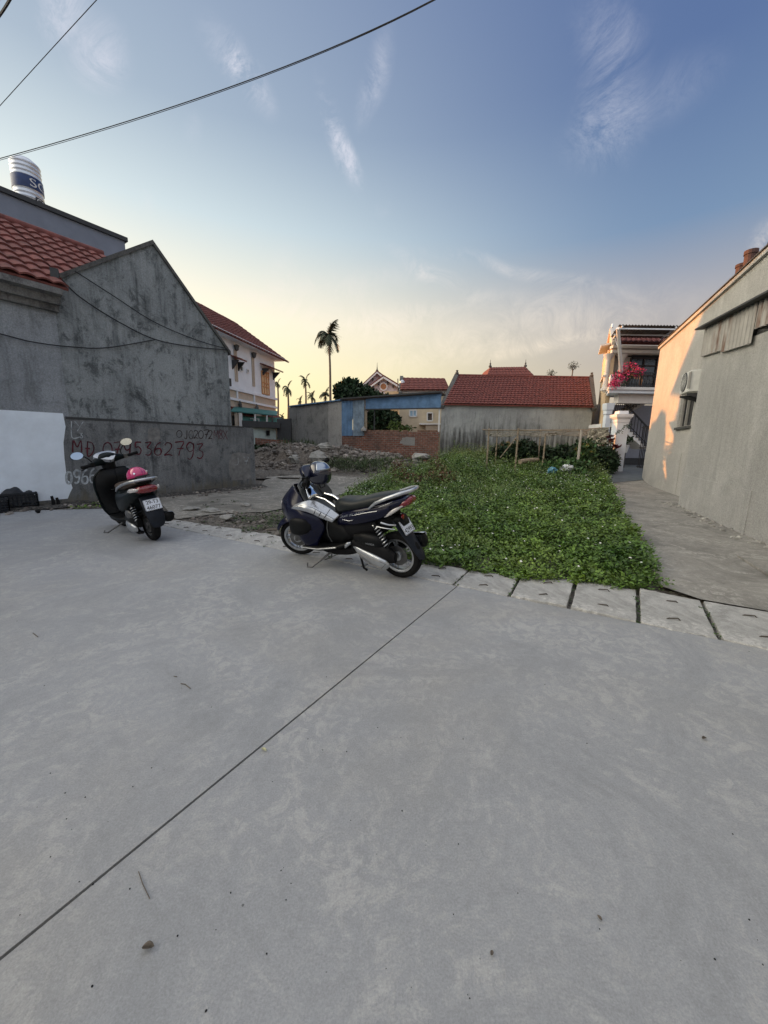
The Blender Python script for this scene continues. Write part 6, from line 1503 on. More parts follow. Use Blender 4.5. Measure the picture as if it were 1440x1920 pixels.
def panel(o,name,rows,m,thick=.008,par=None,sub=5,mirror=False):
    """surface through rows of points (each row same length), smoothed"""
    rows=[[V(*p) for p in r_] for r_ in rows]
    def cr_(P,t):
        n=len(P)-1;i=min(int(t*n),n-1);f=t*n-i;a,b,c,d=P[max(i-1,0)],P[i],P[i+1],P[min(i+2,n)]
        return (b*2+(c-a)*f+(a*2-b*5+c*4-d)*f*f+(b*3-a-c*3+d)*f**3)*.5
    mb=MB();nu=(len(rows)-1)*sub;nv=(len(rows[0])-1)*sub
    mb.grid(lambda u,v:cr_([cr_(r_,v) for r_ in rows],u),nu,nv)
    if mirror: mirror_y(mb)
    return mb.build(name,m,par or o,local=True,smooth=True,solid=thick,rec=False,angle=60)
def spring(o,a,b,r_,turns,name='shock_absorber'):
    a,b=V(*a),V(*b);mb=MB();mb.tube([a,b],r_*.45,10);mb.tube([a,lerp(a,b,.3)],r_*.75,10)
    s_=mb.build(name,m_plas,o,local=True,smooth=True);d_=(b-a).normalized();u=d_.cross(V(0,1,0)).normalized();w_=d_.cross(u);mb=MB();n_=turns*12
    mb.tube([lerp(a,b,.12+.72*i/n_)+(u*math.cos(i*2*PI/12)+w_*math.sin(i*2*PI/12))*r_ for i in range(n_+1)],.006,6)
    mb.build('spring',m_alloy,s_,local=True,smooth=True)
def half_helmet(o_name,label,M4,m_shell,m_trim,r_=.125):
    o=T(o_name,label,'helmet',M4.translation,None,rot=M4)
    mb=MB();mb.grid(lambda u,v:V(r_*1.12*math.sin(v*1.75)*math.cos(2*PI*u),r_*.95*math.sin(v*1.75)*math.sin(2*PI*u),r_*math.cos(v*1.75)),32,14)
    mb.build('shell',m_shell,o,local=True,smooth=True,solid=.012,rec=False,angle=70)
    mb=MB();mb.tube([V(r_*1.13*math.sin(1.75)*math.cos(a*PI/16),r_*.96*math.sin(1.75)*math.sin(a*PI/16),r_*math.cos(1.75)) for a in range(33)],.006,6);mb.build('rim_trim',m_trim,o,local=True)
    mb=MB();mb.grid(lambda u,v:V(r_*(1.12+.38*v)*math.cos((u-.5)*1.9),r_*(1.0+.12*v)*math.sin((u-.5)*1.9),-r_*.05-.02*v),14,3);mb.build('peak',m_trim,o,local=True,solid=.004,rec=False)
    mb=MB();mb.tube([V(0,r_*.9,-.02),V(.02,r_*.6,-.11),V(.03,0,-.15),V(.02,-r_*.6,-.11),V(0,-r_*.9,-.02)],.006,5);mb.build('chin_strap',m_plas,o,local=True)
    return o
# ---------------- navy scooter
sc,WB=place((751,1081),(565,1041),1,8,'motor_scooter','navy blue scooter parked on the drain edge before the green weeds')
ST=steer(WB-.10,.50,20)
I4=Matrix.Identity(4)
Rr,Rf=.238,.228
wheel(sc,0,Rr,.100,.172,I4,5,m_alloy)
wheel(sc,WB,Rf,.085,.172,ST,5,m_alloy)
k_=(WB)/1.34
# front mudguard and fork
def fender(o,x,R_,w_,a0,a1,m,M4,nm,zc):
    rows=[]
    for i in range(9):
        a=R(lerp(a0,a1,i/8));rr=R_
        tp_=1-.5*abs(i/8-.45)**2
        rows.append([M4@V(x+(rr-.035)*math.cos(a),-w_*tp_,zc+(rr-.035)*math.sin(a)),M4@V(x+rr*math.cos(a),-w_*.6*tp_,zc+rr*math.sin(a)),M4@V(x+(rr+.012)*math.cos(a),0,zc+(rr+.012)*math.sin(a)),M4@V(x+rr*math.cos(a),w_*.6*tp_,zc+rr*math.sin(a)),M4@V(x+(rr-.035)*math.cos(a),w_*tp_,zc+(rr-.035)*math.sin(a))])
    return panel(o,nm,rows,m,.006,sub=3)
fender(sc,WB,Rf+.035,.07,28,150,m_navy,ST,'front_mudguard',Rf)
mb=MB()
for s_ in (-1,1): mb.tube([V(WB,s_*.075,Rf),V(WB-.04,s_*.075,Rf+.13)],.024,10);mb.tube([V(WB-.04,s_*.075,Rf+.13),V(WB-.17,s_*.07,.62)],.018,10)
tf(mb,ST).build('front_fork',m_alloyd,sc,local=True,smooth=True)
mb=MB();mb.box((WB-.06,.095,Rf+.05),(.06,.03,.08));tf(mb,ST).build('brake_caliper',m_alloyd,sc,local=True,bevel=.006)
mb=MB();mb.hull([(.44,0,.38,.09,.05),(.52,0,.40,.12,.10),(.60,0,.395,.13,.14),(.70,0,.405,.12,.16),(.82,0,.43,.115,.175),(.92,0,.46,.12,.195),(1.02,0,.49,.15,.215),(1.12,0,.56,.16,.235),(1.22,0,.59,.14,.18),(1.28,0,.62,.10,.12),(1.30,0,.62,.07,.08)],sub=5,n=28)
mb.build('main_body',m_plas,sc,local=True,smooth=True,angle=60)
# wrap-round front fairing: legshield wings
xs_=WB-1.33
def fr(x): return x+xs_
wing=[[(fr(.92),.165,.225),(fr(1.00),.20,.235),(fr(1.07),.19,.26),(fr(1.12),.15,.29)],
      [(fr(.88),.150,.32),(fr(1.02),.225,.34),(fr(1.13),.215,.37),(fr(1.21),.15,.40)],
      [(fr(.80),.150,.46),(fr(1.00),.23,.49),(fr(1.19),.22,.51),(fr(1.36),.14,.53)],
      [(fr(.86),.155,.58),(fr(1.03),.225,.615),(fr(1.24),.205,.64),(fr(1.42),.10,.64)],
      [(fr(1.02),.160,.655),(fr(1.12),.185,.70),(fr(1.25),.16,.745),(fr(1.385),.07,.735)],
      [(fr(1.07),.14,.74),(fr(1.12),.14,.80),(fr(1.19),.11,.845),(fr(1.27),.04,.85)]]
panel(sc,'front_fairing',wing,m_navy,.010,mirror=True)
nose=[[(fr(1.36),-.14,.53),(fr(1.44),-.07,.51),(fr(1.46),0,.50),(fr(1.44),.07,.51),(fr(1.36),.14,.53)],
      [(fr(1.42),-.10,.64),(fr(1.485),-.05,.62),(fr(1.50),0,.60),(fr(1.485),.05,.62),(fr(1.42),.10,.64)],
      [(fr(1.385),-.07,.735),(fr(1.42),-.03,.73),(fr(1.43),0,.725),(fr(1.42),.03,.73),(fr(1.385),.07,.735)],
      [(fr(1.27),-.04,.85),(fr(1.29),-.02,.85),(fr(1.30),0,.85),(fr(1.29),.02,.85),(fr(1.27),.04,.85)]]
panel(sc,'nose_cowl',nose,m_navy,.008)
for s_ in (1,-1): panel(sc,'headlight',[[(fr(1.478),s_*.02,.60),(fr(1.455),s_*.085,.60)],[(fr(1.46),s_*.02,.665),(fr(1.425),s_*.095,.675)]],m_clear,.01,sub=4)
# fairing bulge, horn vents
for s_ in (1,-1):
    mb=MB();mb.hull([(fr(.93),s_*.21,.47,.01,.03),(fr(.98),s_*.225,.475,.03,.075),(fr(1.08),s_*.24,.465,.035,.095),(fr(1.18),s_*.235,.455,.03,.08),(fr(1.23),s_*.21,.45,.01,.03)],n=18);mb.build('fairing_pod',m_plas,sc,local=True,smooth=True)
# meter cowl facing the rider
cow=[[(fr(1.01),-.15,.70),(fr(1.035),-.07,.715),(fr(1.04),0,.72),(fr(1.035),.07,.715),(fr(1.01),.15,.70)],
     [(fr(1.05),-.16,.77),(fr(1.08),-.08,.775),(fr(1.085),0,.775),(fr(1.08),.08,.775),(fr(1.05),.15,.75)],
     [(fr(1.10),-.14,.83),(fr(1.12),-.07,.845),(fr(1.13),0,.85),(fr(1.12),.07,.84),(fr(1.10),.13,.81)],
     [(fr(1.17),-.10,.865),(fr(1.19),-.05,.875),(fr(1.20),0,.88),(fr(1.19),.05,.875),(fr(1.17),.09,.86)]]
panel(sc,'meter_cowl',cow,m_plasg,.008)
panel(sc,'meter_glass',[[(fr(1.005),-.075,.728),(fr(1.005),.115,.722)],[(fr(1.10),-.01,.862),(fr(1.10),.05,.86)]],m_mirror,.006,sub=3)
# right inner shield edge
panel(sc,'inner_shield',[[(fr(.97),-.235,.60),(fr(.99),-.15,.62)],[(fr(.99),-.245,.75),(fr(1.03),-.13,.74)],[(fr(1.06),-.20,.86),(fr(1.10),-.12,.83)]],m_plasg,.008)
# silver transparent-look panel on the tunnel
panel(sc,'silver_panel',[[(fr(1.17),.205,.668),(fr(1.0),.175,.735),(fr(.893),.135,.738),(fr(.75),.125,.677),(fr(.610),.12,.610)],
      [(fr(1.16),.225,.66),(fr(1.0),.232,.69),(fr(.89),.205,.685),(fr(.76),.19,.63),(fr(.635),.175,.578)],
      [(fr(1.15),.228,.650),(fr(1.01),.24,.648),(fr(.90),.222,.625),(fr(.79),.205,.583),(fr(.665),.19,.548)]],m_silver,.006,mirror=True)
ln=MB()
for t in (.25,.5,.75):
    ln.tube([V(fr(lerp(.93,.65,t)),.142-.01*t,lerp(.748,.635,t)),V(fr(lerp(.91,.67,t)),.215-.02*t,lerp(.68,.592,t)),V(fr(lerp(.92,.70,t)),.230-.02*t,lerp(.640,.563,t))],.003,4)
ln.tube([V(fr(1.03),.236,.70),V(fr(.89),.212,.687),V(fr(.76),.197,.634),V(fr(.64),.181,.58)],.0025,4)
ln.build('panel_grooves',m_plas,sc,local=True)
mb=MB();mb.hull([(fr(.60),0,.545,.085,.03),(fr(.72),0,.585,.095,.03),(fr(.88),0,.645,.10,.03),(fr(1.0),0,.68,.11,.03)],n=16);mb.build('tunnel_cover',m_plasg,sc,local=True,smooth=True)
for s_ in (.05,-.09): MB().tube([V(fr(.96),s_,.755),V(fr(.84),s_,.735),V(fr(.66),s_,.635)],.011,8).build('tunnel_rail',m_chrome,sc,local=True,smooth=True)
# floorboards
for s_ in (1,-1):
    panel(sc,'footboard',[[(fr(1.08),s_*.215,.225),(fr(1.08),s_*.10,.23)],[(fr(.85),s_*.225,.245),(fr(.85),s_*.10,.25)],[(fr(.62),s_*.205,.290),(fr(.62),s_*.10,.295)],[(fr(.48),s_*.15,.345),(fr(.48),s_*.10,.345)]],m_plas,.035)
    MB().tube([V(fr(1.07),s_*.232,.232),V(fr(.85),s_*.243,.250),V(fr(.62),s_*.225,.298)],.008,6).build('footboard_trim',m_alloy,sc,local=True,smooth=True)
mb=MB();mb.hull([(.40,0,.26,.10,.05),(.55,0,.22,.12,.06),(.80,0,.19,.12,.05),(1.02,0,.22,.10,.04)],n=16);mb.build('belly_pan',m_black,sc,local=True,smooth=True)
# under-seat body and rear cowl
mb=MB();mb.hull([(.62,0,.46,.10,.10),(.50,0,.49,.13,.14),(.30,0,.50,.12,.14),(.12,0,.56,.09,.10),(.0,0,.62,.07,.07)],n=20);mb.build('under_seat_box',m_black,sc,local=True,smooth=True)
mb=MB();mb.hull([(.64,0,.545,.10,.045),(.58,0,.575,.140,.075),(.45,0,.615,.160,.085),(.30,0,.660,.165,.080),(.15,0,.705,.160,.072),(.02,0,.750,.145,.062),(-.08,0,.790,.115,.045),(-.135,0,.815,.085,.028)],sub=6,n=28)
mb.build('rear_cowl',m_navy,sc,local=True,smooth=True,angle=60)
# crease panels on the flank
for s_ in (1,-1):
    panel(sc,'side_panel',[[(.62,s_*.120,.505),(.40,s_*.150,.545),(.18,s_*.150,.610),(.02,s_*.130,.682)],[(.60,s_*.150,.56),(.40,s_*.172,.60),(.18,s_*.170,.665),(.0,s_*.148,.735)],[(.56,s_*.152,.60),(.38,s_*.170,.645),(.18,s_*.165,.705),(.0,s_*.145,.765)]],m_navy,.008)
mb=MB();mb.hull([(.70,0,.640,.05,.045),(.665,0,.668,.095,.078),(.60,0,.690,.130,.082),(.50,0,.705,.145,.072),(.40,0,.722,.148,.062),(.30,0,.748,.148,.064),(.20,0,.778,.142,.062),(.08,0,.812,.125,.050),(-.02,0,.835,.10,.034),(-.08,0,.845,.07,.018)],sub=6,n=32)
mb.build('seat',m_seat,sc,local=True,smooth=True,angle=70)
mb=MB();mb.tube([V(.22,.150,.722),V(.14,.166,.785),V(.02,.150,.840),V(-.10,.12,.885),V(-.175,.075,.905),V(-.195,0,.908),V(-.175,-.075,.905),V(-.10,-.12,.885),V(.02,-.150,.840),V(.14,-.166,.785),V(.22,-.150,.722)],[.012,.016,.018,.019,.018,.018,.018,.019,.018,.016,.012],10)
mb.build('grab_rail',m_alloy,sc,local=True,smooth=True)
mb=MB();mb.hull([(-.015,0,.745,.10,.040),(-.09,0,.775,.105,.045),(-.15,0,.800,.088,.036),(-.175,0,.812,.05,.018)],n=20);mb.build('tail_light',m_redl,sc,local=True,smooth=True)
for s_ in (1,-1):
    mb=MB();mb.hull([(.07,s_*.128,.655,.006,.008),(.0,s_*.132,.700,.016,.022),(-.07,s_*.115,.742,.014,.016),(-.11,s_*.10,.765,.006,.006)],n=12);mb.build('turn_signal',m_clear,sc,local=True,smooth=True)
mb=MB();mb.hull([(.06,0,.60,.075,.03),(-.01,0,.615,.085,.045),(-.06,0,.60,.08,.05),(-.09,0,.57,.06,.03)],n=14);mb.build('tail_undertray',m_plas,sc,local=True,smooth=True)
mb=MB();mb.lathe([(.0,0),(.02,.004),(.024,.018),(.0,.02)],V(-.075,.06,.655),12,ax=Matrix.Rotation(-PI/2,3,'Y'));mb.build('reflector',m_redl,sc,local=True)
# mudguard carrying the plate
mg=[[(.03,-.075,.62),(.0,0,.635),(.03,.075,.62)],[(-.045,-.095,.53),(-.07,0,.535),(-.045,.095,.53)],[(-.135,-.085,.415),(-.16,0,.415),(-.135,.085,.415)],[(-.215,-.07,.30),(-.235,0,.295),(-.215,.07,.30)],[(-.245,-.05,.245),(-.26,0,.235),(-.245,.05,.245)]]
panel(sc,'rear_mudguard',mg,m_mud,.008)
plate(sc,V(-.095,0,.545),(0,-1,0),(.52,0,.85),'15-B3','42993')
mb=MB();mb.tube([V(-.03,0,.66),V(-.05,0,.63)],.01,6);mb.build('plate_lamp',m_clear,sc,local=True)
# engine unit
mb=MB();mb.hull([(.46,.10,.30,.05,.07),(.34,.115,.315,.05,.09),(.18,.12,.30,.05,.095),(.04,.12,.27,.045,.08),(-.02,.115,.25,.03,.05)],n=20);mb.build('drive_case',m_black,sc,local=True,smooth=True)
mb=MB();mb.hull([(.42,.11,.40,.05,.04),(.30,.13,.41,.06,.065),(.14,.13,.405,.055,.06),(.06,.12,.39,.03,.03)],n=18);ab=mb.build('air_box',m_plas,sc,local=True,smooth=True)
mb=MB();vs,fs=text_mesh('HONDA',.026);mb.add([V(.26-v.x,.192,.375+v.y) for v in vs],fs);mb.build('badge',m_alloy,ab,local=True,rec=False)
mb=MB();mb.hull([(.43,.155,.305,.004,.008),(.38,.165,.285,.012,.032),(.30,.172,.255,.018,.048),(.20,.176,.225,.022,.058),(.11,.178,.200,.022,.060),(.05,.172,.190,.016,.045),(.025,.165,.188,.006,.020)],n=22,sub=5);ec=mb.build('engine_cover',m_alloy,sc,local=True,smooth=True,angle=70)
mb=MB();mb.tube([V(.36,.188,.262),V(.22,.200,.240),V(.10,.202,.225),V(.05,.192,.205),V(.09,.200,.160),V(.24,.198,.180),V(.34,.185,.235)],.004,5);mb.build('cover_groove',m_alloyd,ec,local=True)
mb=MB();mb.hull([(.36,.12,.24,.03,.04),(.2,.13,.17,.03,.035),(.06,.12,.14,.02,.02)],n=12);mb.build('sump',m_black,sc,local=True,smooth=True)
spring(sc,(.185,.135,.585),(.035,.135,.33),.026,7)
mb=MB();mb.tube([V(.05,.13,.33),V(0,.12,.24)],.03,8);mb.build('swingarm',m_black,sc,local=True)
mb=MB();mb.lathe([(.03,-.02),(.066,0),(.070,.03),(.070,.34),(.058,.40),(.03,.43)],V(-.20,-.16,.36),22,ax=Matrix.Rotation(PI/2+.22,3,'Y'));mf=mb.build('muffler',m_plas,sc,local=True,smooth=True)
panel(sc,'muffler_shield',[[(-.19,-.225,.365),(.10,-.235,.32)],[(-.20,-.20,.43),(.10,-.21,.385)],[(-.20,-.14,.445),(.10,-.15,.40)]],m_chrome,.004,par=mf,sub=4)
mb=MB();mb.tube([V(.10,.15,.60),V(.02,.14,.585),V(-.03,.10,.575)],.009,6);mb.tube([V(.20,.14,.555),V(.06,.15,.55),V(-.03,.12,.54)],.006,6);mb.build('shock_bracket',m_alloy,sc,local=True,smooth=True)
for s_ in (1,-1):
    mb=MB();mb.hull([(.445,s_*.175,.352,.010,.012),(.475,s_*.185,.338,.014,.022),(.505,s_*.185,.315,.014,.022),(.52,s_*.175,.298,.008,.010)],n=12);mb.build('pillion_peg',m_alloy,sc,local=True,smooth=True)
mb=MB();ft=sc.matrix_world.inverted()@ (sc.matrix_world@V(.86,.26,.02))
def gnd(x,y): # local z where the ground is
    w_=sc.matrix_world;o_=w_.translation;X_,Y_,Z_=[w_.to_3x3().col[i] for i in range(3)];return -(o_.z+X_.z*x+Y_.z*y)/Z_.z
gz_=gnd(.90,.27)
mb.tube([V(.76,.10,.18),V(.90,.27,gz_+.012)],[.012,.010],8);mb.tube([V(.90,.27,gz_+.012),V(.95,.29,gz_+.012),V(.98,.25,gz_+.03)],.008,6);mb.tube([V(.76,.10,.18),V(.72,.16,.14),V(.80,.18,.11)],.007,6)
mb.build('side_stand',m_alloyd,sc,local=True,smooth=True)
mb=MB()
for s_ in (1,-1): mb.tube([V(.42,s_*.07,.20),V(.35,s_*.12,.08),V(.30,s_*.14,.075)],.012,8)
mb.build('centre_stand',m_black,sc,local=True,smooth=True)
mb=MB();mb.tube([V(fr(.70),.215,.565),V(fr(.70),.235,.50),V(fr(.69),.238,.42),V(fr(.66),.225,.355)],.0045,5);mb.build('hanging_strap',m_plasg,sc,local=True,smooth=True)
# decal, panel seams
MB().tube([V(.62,.128,.50),V(.60,.158,.56),V(.57,.163,.60),V(.55,.158,.635)],.0025,4).build('panel_seam',m_black,sc,local=True)
mb=MB();vs,fs=text_mesh('AIR BLADE',.055,.35);w_=max(v.x for v in vs)
def flank(x): return lerp(.160,.168,min(1,max(0,(.55-x)/.3)))
mb.add([V(.545-v.x*1.05,flank(.545-v.x)+.0135,.600+(v.x*.30)+v.y*.55) for v in vs],fs)
mb.build('decal',m_silver,sc,local=True,rec=False)
mb=MB();mb.tube([V(.52,.176,.588),V(.44,.183,.585),V(.39,.184,.60)],.003,4);mb.tube([V(.40,.178,.640),V(.27,.180,.680),V(.12,.172,.715)],.0025,4);mb.tube([V(.10,.168,.752),V(.0,.155,.795),V(-.03,.14,.812)],.003,4);mb.build('pinstripe',m_silver,sc,local=True)
# handlebars (turned left)
HB=steer(WB-.10-.0,.50,22)
hx=fr(1.055)
mb=MB();mb.hull([(-.17,hx-.04,1.00,.028,.028),(-.10,hx-.01,1.015,.055,.045),(0,hx+.01,1.025,.075,.060),(.10,hx-.01,1.015,.055,.045),(.17,hx-.04,1.00,.028,.028)],axis='y',n=22,sub=5)
# hull in 'y' axis: (pos y, x centre, z centre)
hc=tf(MB().hull([(-.17,hx-.04,1.00,.028,.028),(-.10,hx-.01,1.015,.055,.045),(0,hx+.01,1.025,.075,.060),(.10,hx-.01,1.015,.055,.045),(.17,hx-.04,1.00,.028,.028)],axis='z',n=22,sub=5),Matrix(((1,0,0,0),(0,0,1,0),(0,1,0,0),(0,0,0,1)))) if False else None
def hull_y(sts,n=22,sub=5):
    mb=MB();mb.hull(sts,axis='x',n=n,sub=sub);mb.v=[V(q.y,q.x,q.z) for q in mb.v];return mb
tf(hull_y([(-.18,hx-.04,1.00,.028,.028),(-.10,hx-.01,1.015,.055,.045),(0,hx+.01,1.02,.080,.062),(.10,hx-.01,1.015,.055,.045),(.18,hx-.04,1.00,.028,.028)]),HB).build('handlebar_cover',m_navy,sc,local=True,smooth=True)
mb=MB();mb.tube([V(hx-.03,-.17,1.0),V(hx-.05,-.22,1.005),V(hx-.09,-.36,1.01)],.016,10);mb.tube([V(hx-.03,.17,1.0),V(hx-.05,.22,1.005),V(hx-.09,.36,1.01)],.016,10)
tf(mb,HB).build('handlebar',m_plas,sc,local=True,smooth=True)
for s_ in (1,-1):
    mb=MB();mb.tube([V(hx-.065,s_*.25,1.006),V(hx-.092,s_*.365,1.01)],[.021,.020],12);mb.lathe([(.026,0),(.026,.008)],V(hx-.093,s_*.365,1.01),12,ax=AXY);tf(mb,HB).build('grip',m_rub,sc,local=True,smooth=True)
    mb=MB();mb.box((hx-.045,s_*.215,1.008),(.05,.05,.05));mb.tube([V(hx-.01,s_*.22,1.0),V(hx-.015,s_*.30,.992),V(hx-.06,s_*.37,.985)],.007,6);mb.tube([V(hx-.035,s_*.205,1.03),V(hx-.03,s_*.205,1.06)],.009,8);tf(mb,HB).build('brake_lever',m_plas,sc,local=True,smooth=True)
mb=MB();mb.tube([V(hx+.01,.02,.98),V(hx+.05,.06,.92),V(hx+.06,.05,.83)],.01,6);mb.tube([V(hx+.01,-.02,.98),V(hx+.06,-.03,.92),V(hx+.06,-.02,.82)],.008,6);mb.tube([V(hx,0,.99),V(hx+.04,0,.85)],.022,8);tf(mb,HB).build('steering_stem',m_black,sc,local=True,smooth=True)
# the visored helmet hung over the bars
m_hel=mat('glossy black helmet shell',(.012,.014,.030),.12,coat=1.,var=.05)
Hm=sc.matrix_world@Matrix.Translation(V(hx-.10,-.02,.985))@Matrix.Rotation(R(180+8),4,'Z')
ho=T('helmet','glossy black full helmet with sky reflecting visor hung on the navy scooter handlebar','helmet',Hm.translation,None,rot=Hm)
mb=MB()
def hs(u,v):
    th=v*2.30;ph=2*PI*u;rr=.118*(1+.10*math.cos(ph)*math.sin(th));x=rr*math.sin(th)*math.cos(ph)*1.05;y=rr*math.sin(th)*math.sin(ph)*.92;zz=.118*math.cos(th)*1.05
    return V(x,y,zz-.015*(v>.8))
mb.grid(hs,40,24);mb.build('shell',m_hel,ho,local=True,smooth=True,solid=.01,rec=False,angle=70)
mb=MB();mb.grid(lambda u,v:V(1.04*.118*math.sin(.42+v*.80)*math.cos((u-.5)*2.5)*1.16,1.04*.118*math.sin(.42+v*.80)*math.sin((u-.5)*2.5)*.98,.118*math.cos(.42+v*.80)*1.10),22,8);mb.build('visor',mat('visor glass',(.30,.34,.40),.06,metal=.85,var=0),ho,local=True,smooth=True,solid=.004,rec=False)
mb=MB();mb.tube([V(.02,.05,-.08),V(.05,.02,-.14),V(.03,-.03,-.15),V(.02,-.06,-.08)],.006,6);mb.build('chin_strap',m_plas,ho,local=True)
# ---------------- black scooter with pink helmet
rc=G(290,1012);vd=V(-.775,.632).normalized();fc=rc+vd*1.20;
X_=vd;Z_=V(0,0,1);Y_=Z_.cross(X_);a_=R(8);Z2=Z_*math.cos(a_)+Y_*math.sin(a_);Y2=Z2.cross(X_);M4=Matrix((X_,Y2,Z2)).transposed().to_4x4();M4.translation=rc
s1=T('motor_scooter','black scooter with brown seat parked in front of the graffiti wall','motor scooter',rc,'parked motor scooters',rot=M4)
WB1=1.20;S1=steer(WB1-.12,.5,14);H1=steer(WB1-.12,.5,16)
wheel(s1,0,.215,.105,.14,I4,6,m_alloyd);wheel(s1,WB1,.215,.09,.145,S1,6,m_alloyd)
fender(s1,WB1,.25,.065,20,150,m_dgreen,S1,'front_mudguard',.215)
mb=MB()
for s_ in (-1,1): mb.tube([V(WB1,s_*.07,.215),V(WB1-.16,s_*.065,.60)],.018,10)
tf(mb,S1).build('front_fork',m_alloyd,s1,local=True,smooth=True)
# leg shield: outer and inner skins
ls=[[(1.00,0,.24),(.98,.13,.245),(.95,.19,.26)],[(1.06,0,.34),(1.03,.17,.35),(.97,.235,.37)],[(1.09,0,.50),(1.05,.19,.51),(.97,.255,.53)],[(1.09,0,.66),(1.05,.20,.67),(.96,.265,.69)],[(1.07,0,.80),(1.03,.18,.81),(.95,.24,.82)],[(1.03,0,.91),(.99,.12,.905),(.94,.16,.895)]]
panel(s1,'leg_shield',ls,m_dgreen,.02,mirror=True)
inn=[[(.86,0,.28),(.87,.12,.28),(.93,.185,.28)],[(.90,0,.42),(.91,.15,.42),(.955,.225,.42)],[(.90,0,.56),(.91,.16,.56),(.955,.245,.56)],[(.86,0,.70),(.87,.17,.70),(.945,.25,.71)],[(.86,0,.82),(.88,.14,.82),(.935,.22,.82)],[(.92,0,.90),(.92,.10,.90),(.93,.15,.89)]]
panel(s1,'glove_box',inn,m_plas,.012,mirror=True)
for s_ in (1,-1): MB().tube([V(.945,s_*.175,.27),V(.962,s_*.238,.42),V(.958,s_*.258,.55),V(.948,s_*.262,.70),V(.94,s_*.238,.82),V(.935,s_*.16,.897)],.007,6).build('shield_edge',m_silver if s_<0 else m_dgreen,s1,local=True,smooth=True)  # right bead silver to paint the shield's lit edge
mb=MB();mb.hull([(1.00,0,.42,.14,.15),(1.10,0,.55,.16,.24),(1.18,0,.62,.14,.20),(1.25,0,.66,.10,.13),(1.28,0,.66,.05,.06)],n=22);mb.build('nose_cowl',m_dgreen,s1,local=True,smooth=True)
mb=MB();mb.box((.86,0,.625),(.012,.22,.004));mb.box((.852,0,.66),(.01,.05,.018));mb.build('glove_box_latch',m_alloyd,s1,local=True)
mb=MB();mb.hull([(.40,0,.25,.13,.05),(.60,0,.235,.19,.045),(.80,0,.235,.205,.045),(.97,0,.25,.19,.05),(1.03,0,.29,.14,.05)],n=22);mb.build('floorboard',m_plas,s1,local=True,smooth=True)
mb=MB();mb.hull([(.35,0,.19,.08,.04),(.6,0,.16,.11,.045),(.85,0,.17,.10,.04),(1.0,0,.22,.07,.03)],n=16);mb.build('belly_pan',m_black,s1,local=True,smooth=True)
mb=MB();mb.hull([(.66,0,.46,.10,.14),(.60,0,.475,.155,.185),(.48,0,.50,.185,.185),(.32,0,.53,.195,.165),(.15,0,.575,.190,.135),(.0,0,.625,.170,.105),(-.12,0,.67,.140,.080),(-.20,0,.70,.105,.055)],sub=6,n=28);mb.build('rear_body',m_dgreen,s1,local=True,smooth=True,angle=60)
mb=MB();mb.hull([(.68,0,.655,.06,.035),(.62,0,.685,.12,.055),(.45,0,.705,.150,.055),(.25,0,.72,.160,.055),(.08,0,.745,.150,.05),(-.06,0,.77,.11,.035),(-.11,0,.775,.08,.02)],sub=6,n=28);mb.build('seat',m_seatb,s1,local=True,smooth=True,angle=70)
mb=MB();P_=[V(.34,.185,.665),V(.22,.198,.715),V(.06,.190,.765),V(-.10,.165,.805),V(-.20,.11,.825),V(-.235,0,.83)];P_+=[V(p.x,-p.y,p.z) for p in P_[-2::-1]];mb.tube(P_,[.010]+[.017]*9+[.010],10);mb.build('grab_rail',m_alloy,s1,local=True,smooth=True)
mb=MB();mb.box((-.12,0,.79),(.14,.16,.03));mb.build('carrier_plate',m_plas,s1,local=True,bevel=.01)
mb=MB();mb.hull([(-.14,0,.70,.135,.045),(-.20,0,.705,.125,.048),(-.245,0,.705,.10,.040),(-.26,0,.705,.06,.02)],n=20);mb.build('tail_light',m_redl,s1,local=True,smooth=True)
for s_ in (1,-1):
    mb=MB();mb.hull([(-.04,s_*.165,.69,.008,.012),(-.12,s_*.155,.705,.018,.026),(-.19,s_*.135,.712,.016,.024),(-.23,s_*.115,.715,.008,.012)],n=12);mb.build('turn_signal',m_clear,s1,local=True,smooth=True)
mg=[[(-.10,-.09,.62),(-.14,0,.625),(-.10,.09,.62)],[(-.20,-.105,.53),(-.23,0,.53),(-.20,.105,.53)],[(-.26,-.10,.40),(-.29,0,.40),(-.26,.10,.40)],[(-.285,-.085,.29),(-.31,0,.285),(-.285,.085,.29)],[(-.28,-.06,.235),(-.30,0,.225),(-.28,.06,.235)]]
panel(s1,'rear_mudguard',mg,m_mud,.008)
plate(s1,V(-.262,0,.515),(0,-1,0),(.36,0,.93),'29-T3','46077')
mb=MB();mb.hull([(.40,.12,.27,.04,.06),(.25,.13,.29,.05,.085),(.10,.135,.30,.05,.09),(-.02,.12,.27,.03,.06)],n=20);mb.build('drive_case',m_plas,s1,local=True,smooth=True)
mb=MB();mb.hull([(.30,.16,.36,.01,.02),(.22,.165,.37,.022,.05),(.12,.168,.375,.024,.055),(.05,.16,.37,.012,.035)],n=18);mb.build('air_box_cover',m_alloyd,s1,local=True,smooth=True)
mb=MB();mb.hull([(.34,.155,.245,.006,.02),(.26,.175,.23,.024,.05),(.15,.182,.215,.03,.062),(.05,.178,.205,.026,.056),(-.01,.165,.20,.010,.03)],n=22);mb.build('engine_cover',m_alloy,s1,local=True,smooth=True)
mb=MB();mb.hull([(.3,.10,.16,.03,.03),(.1,.12,.13,.03,.025),(.0,.11,.14,.02,.02)],n=12);mb.build('sump',m_black,s1,local=True,smooth=True)
spring(s1,(.10,.13,.50),(-.01,.13,.26),.026,6)
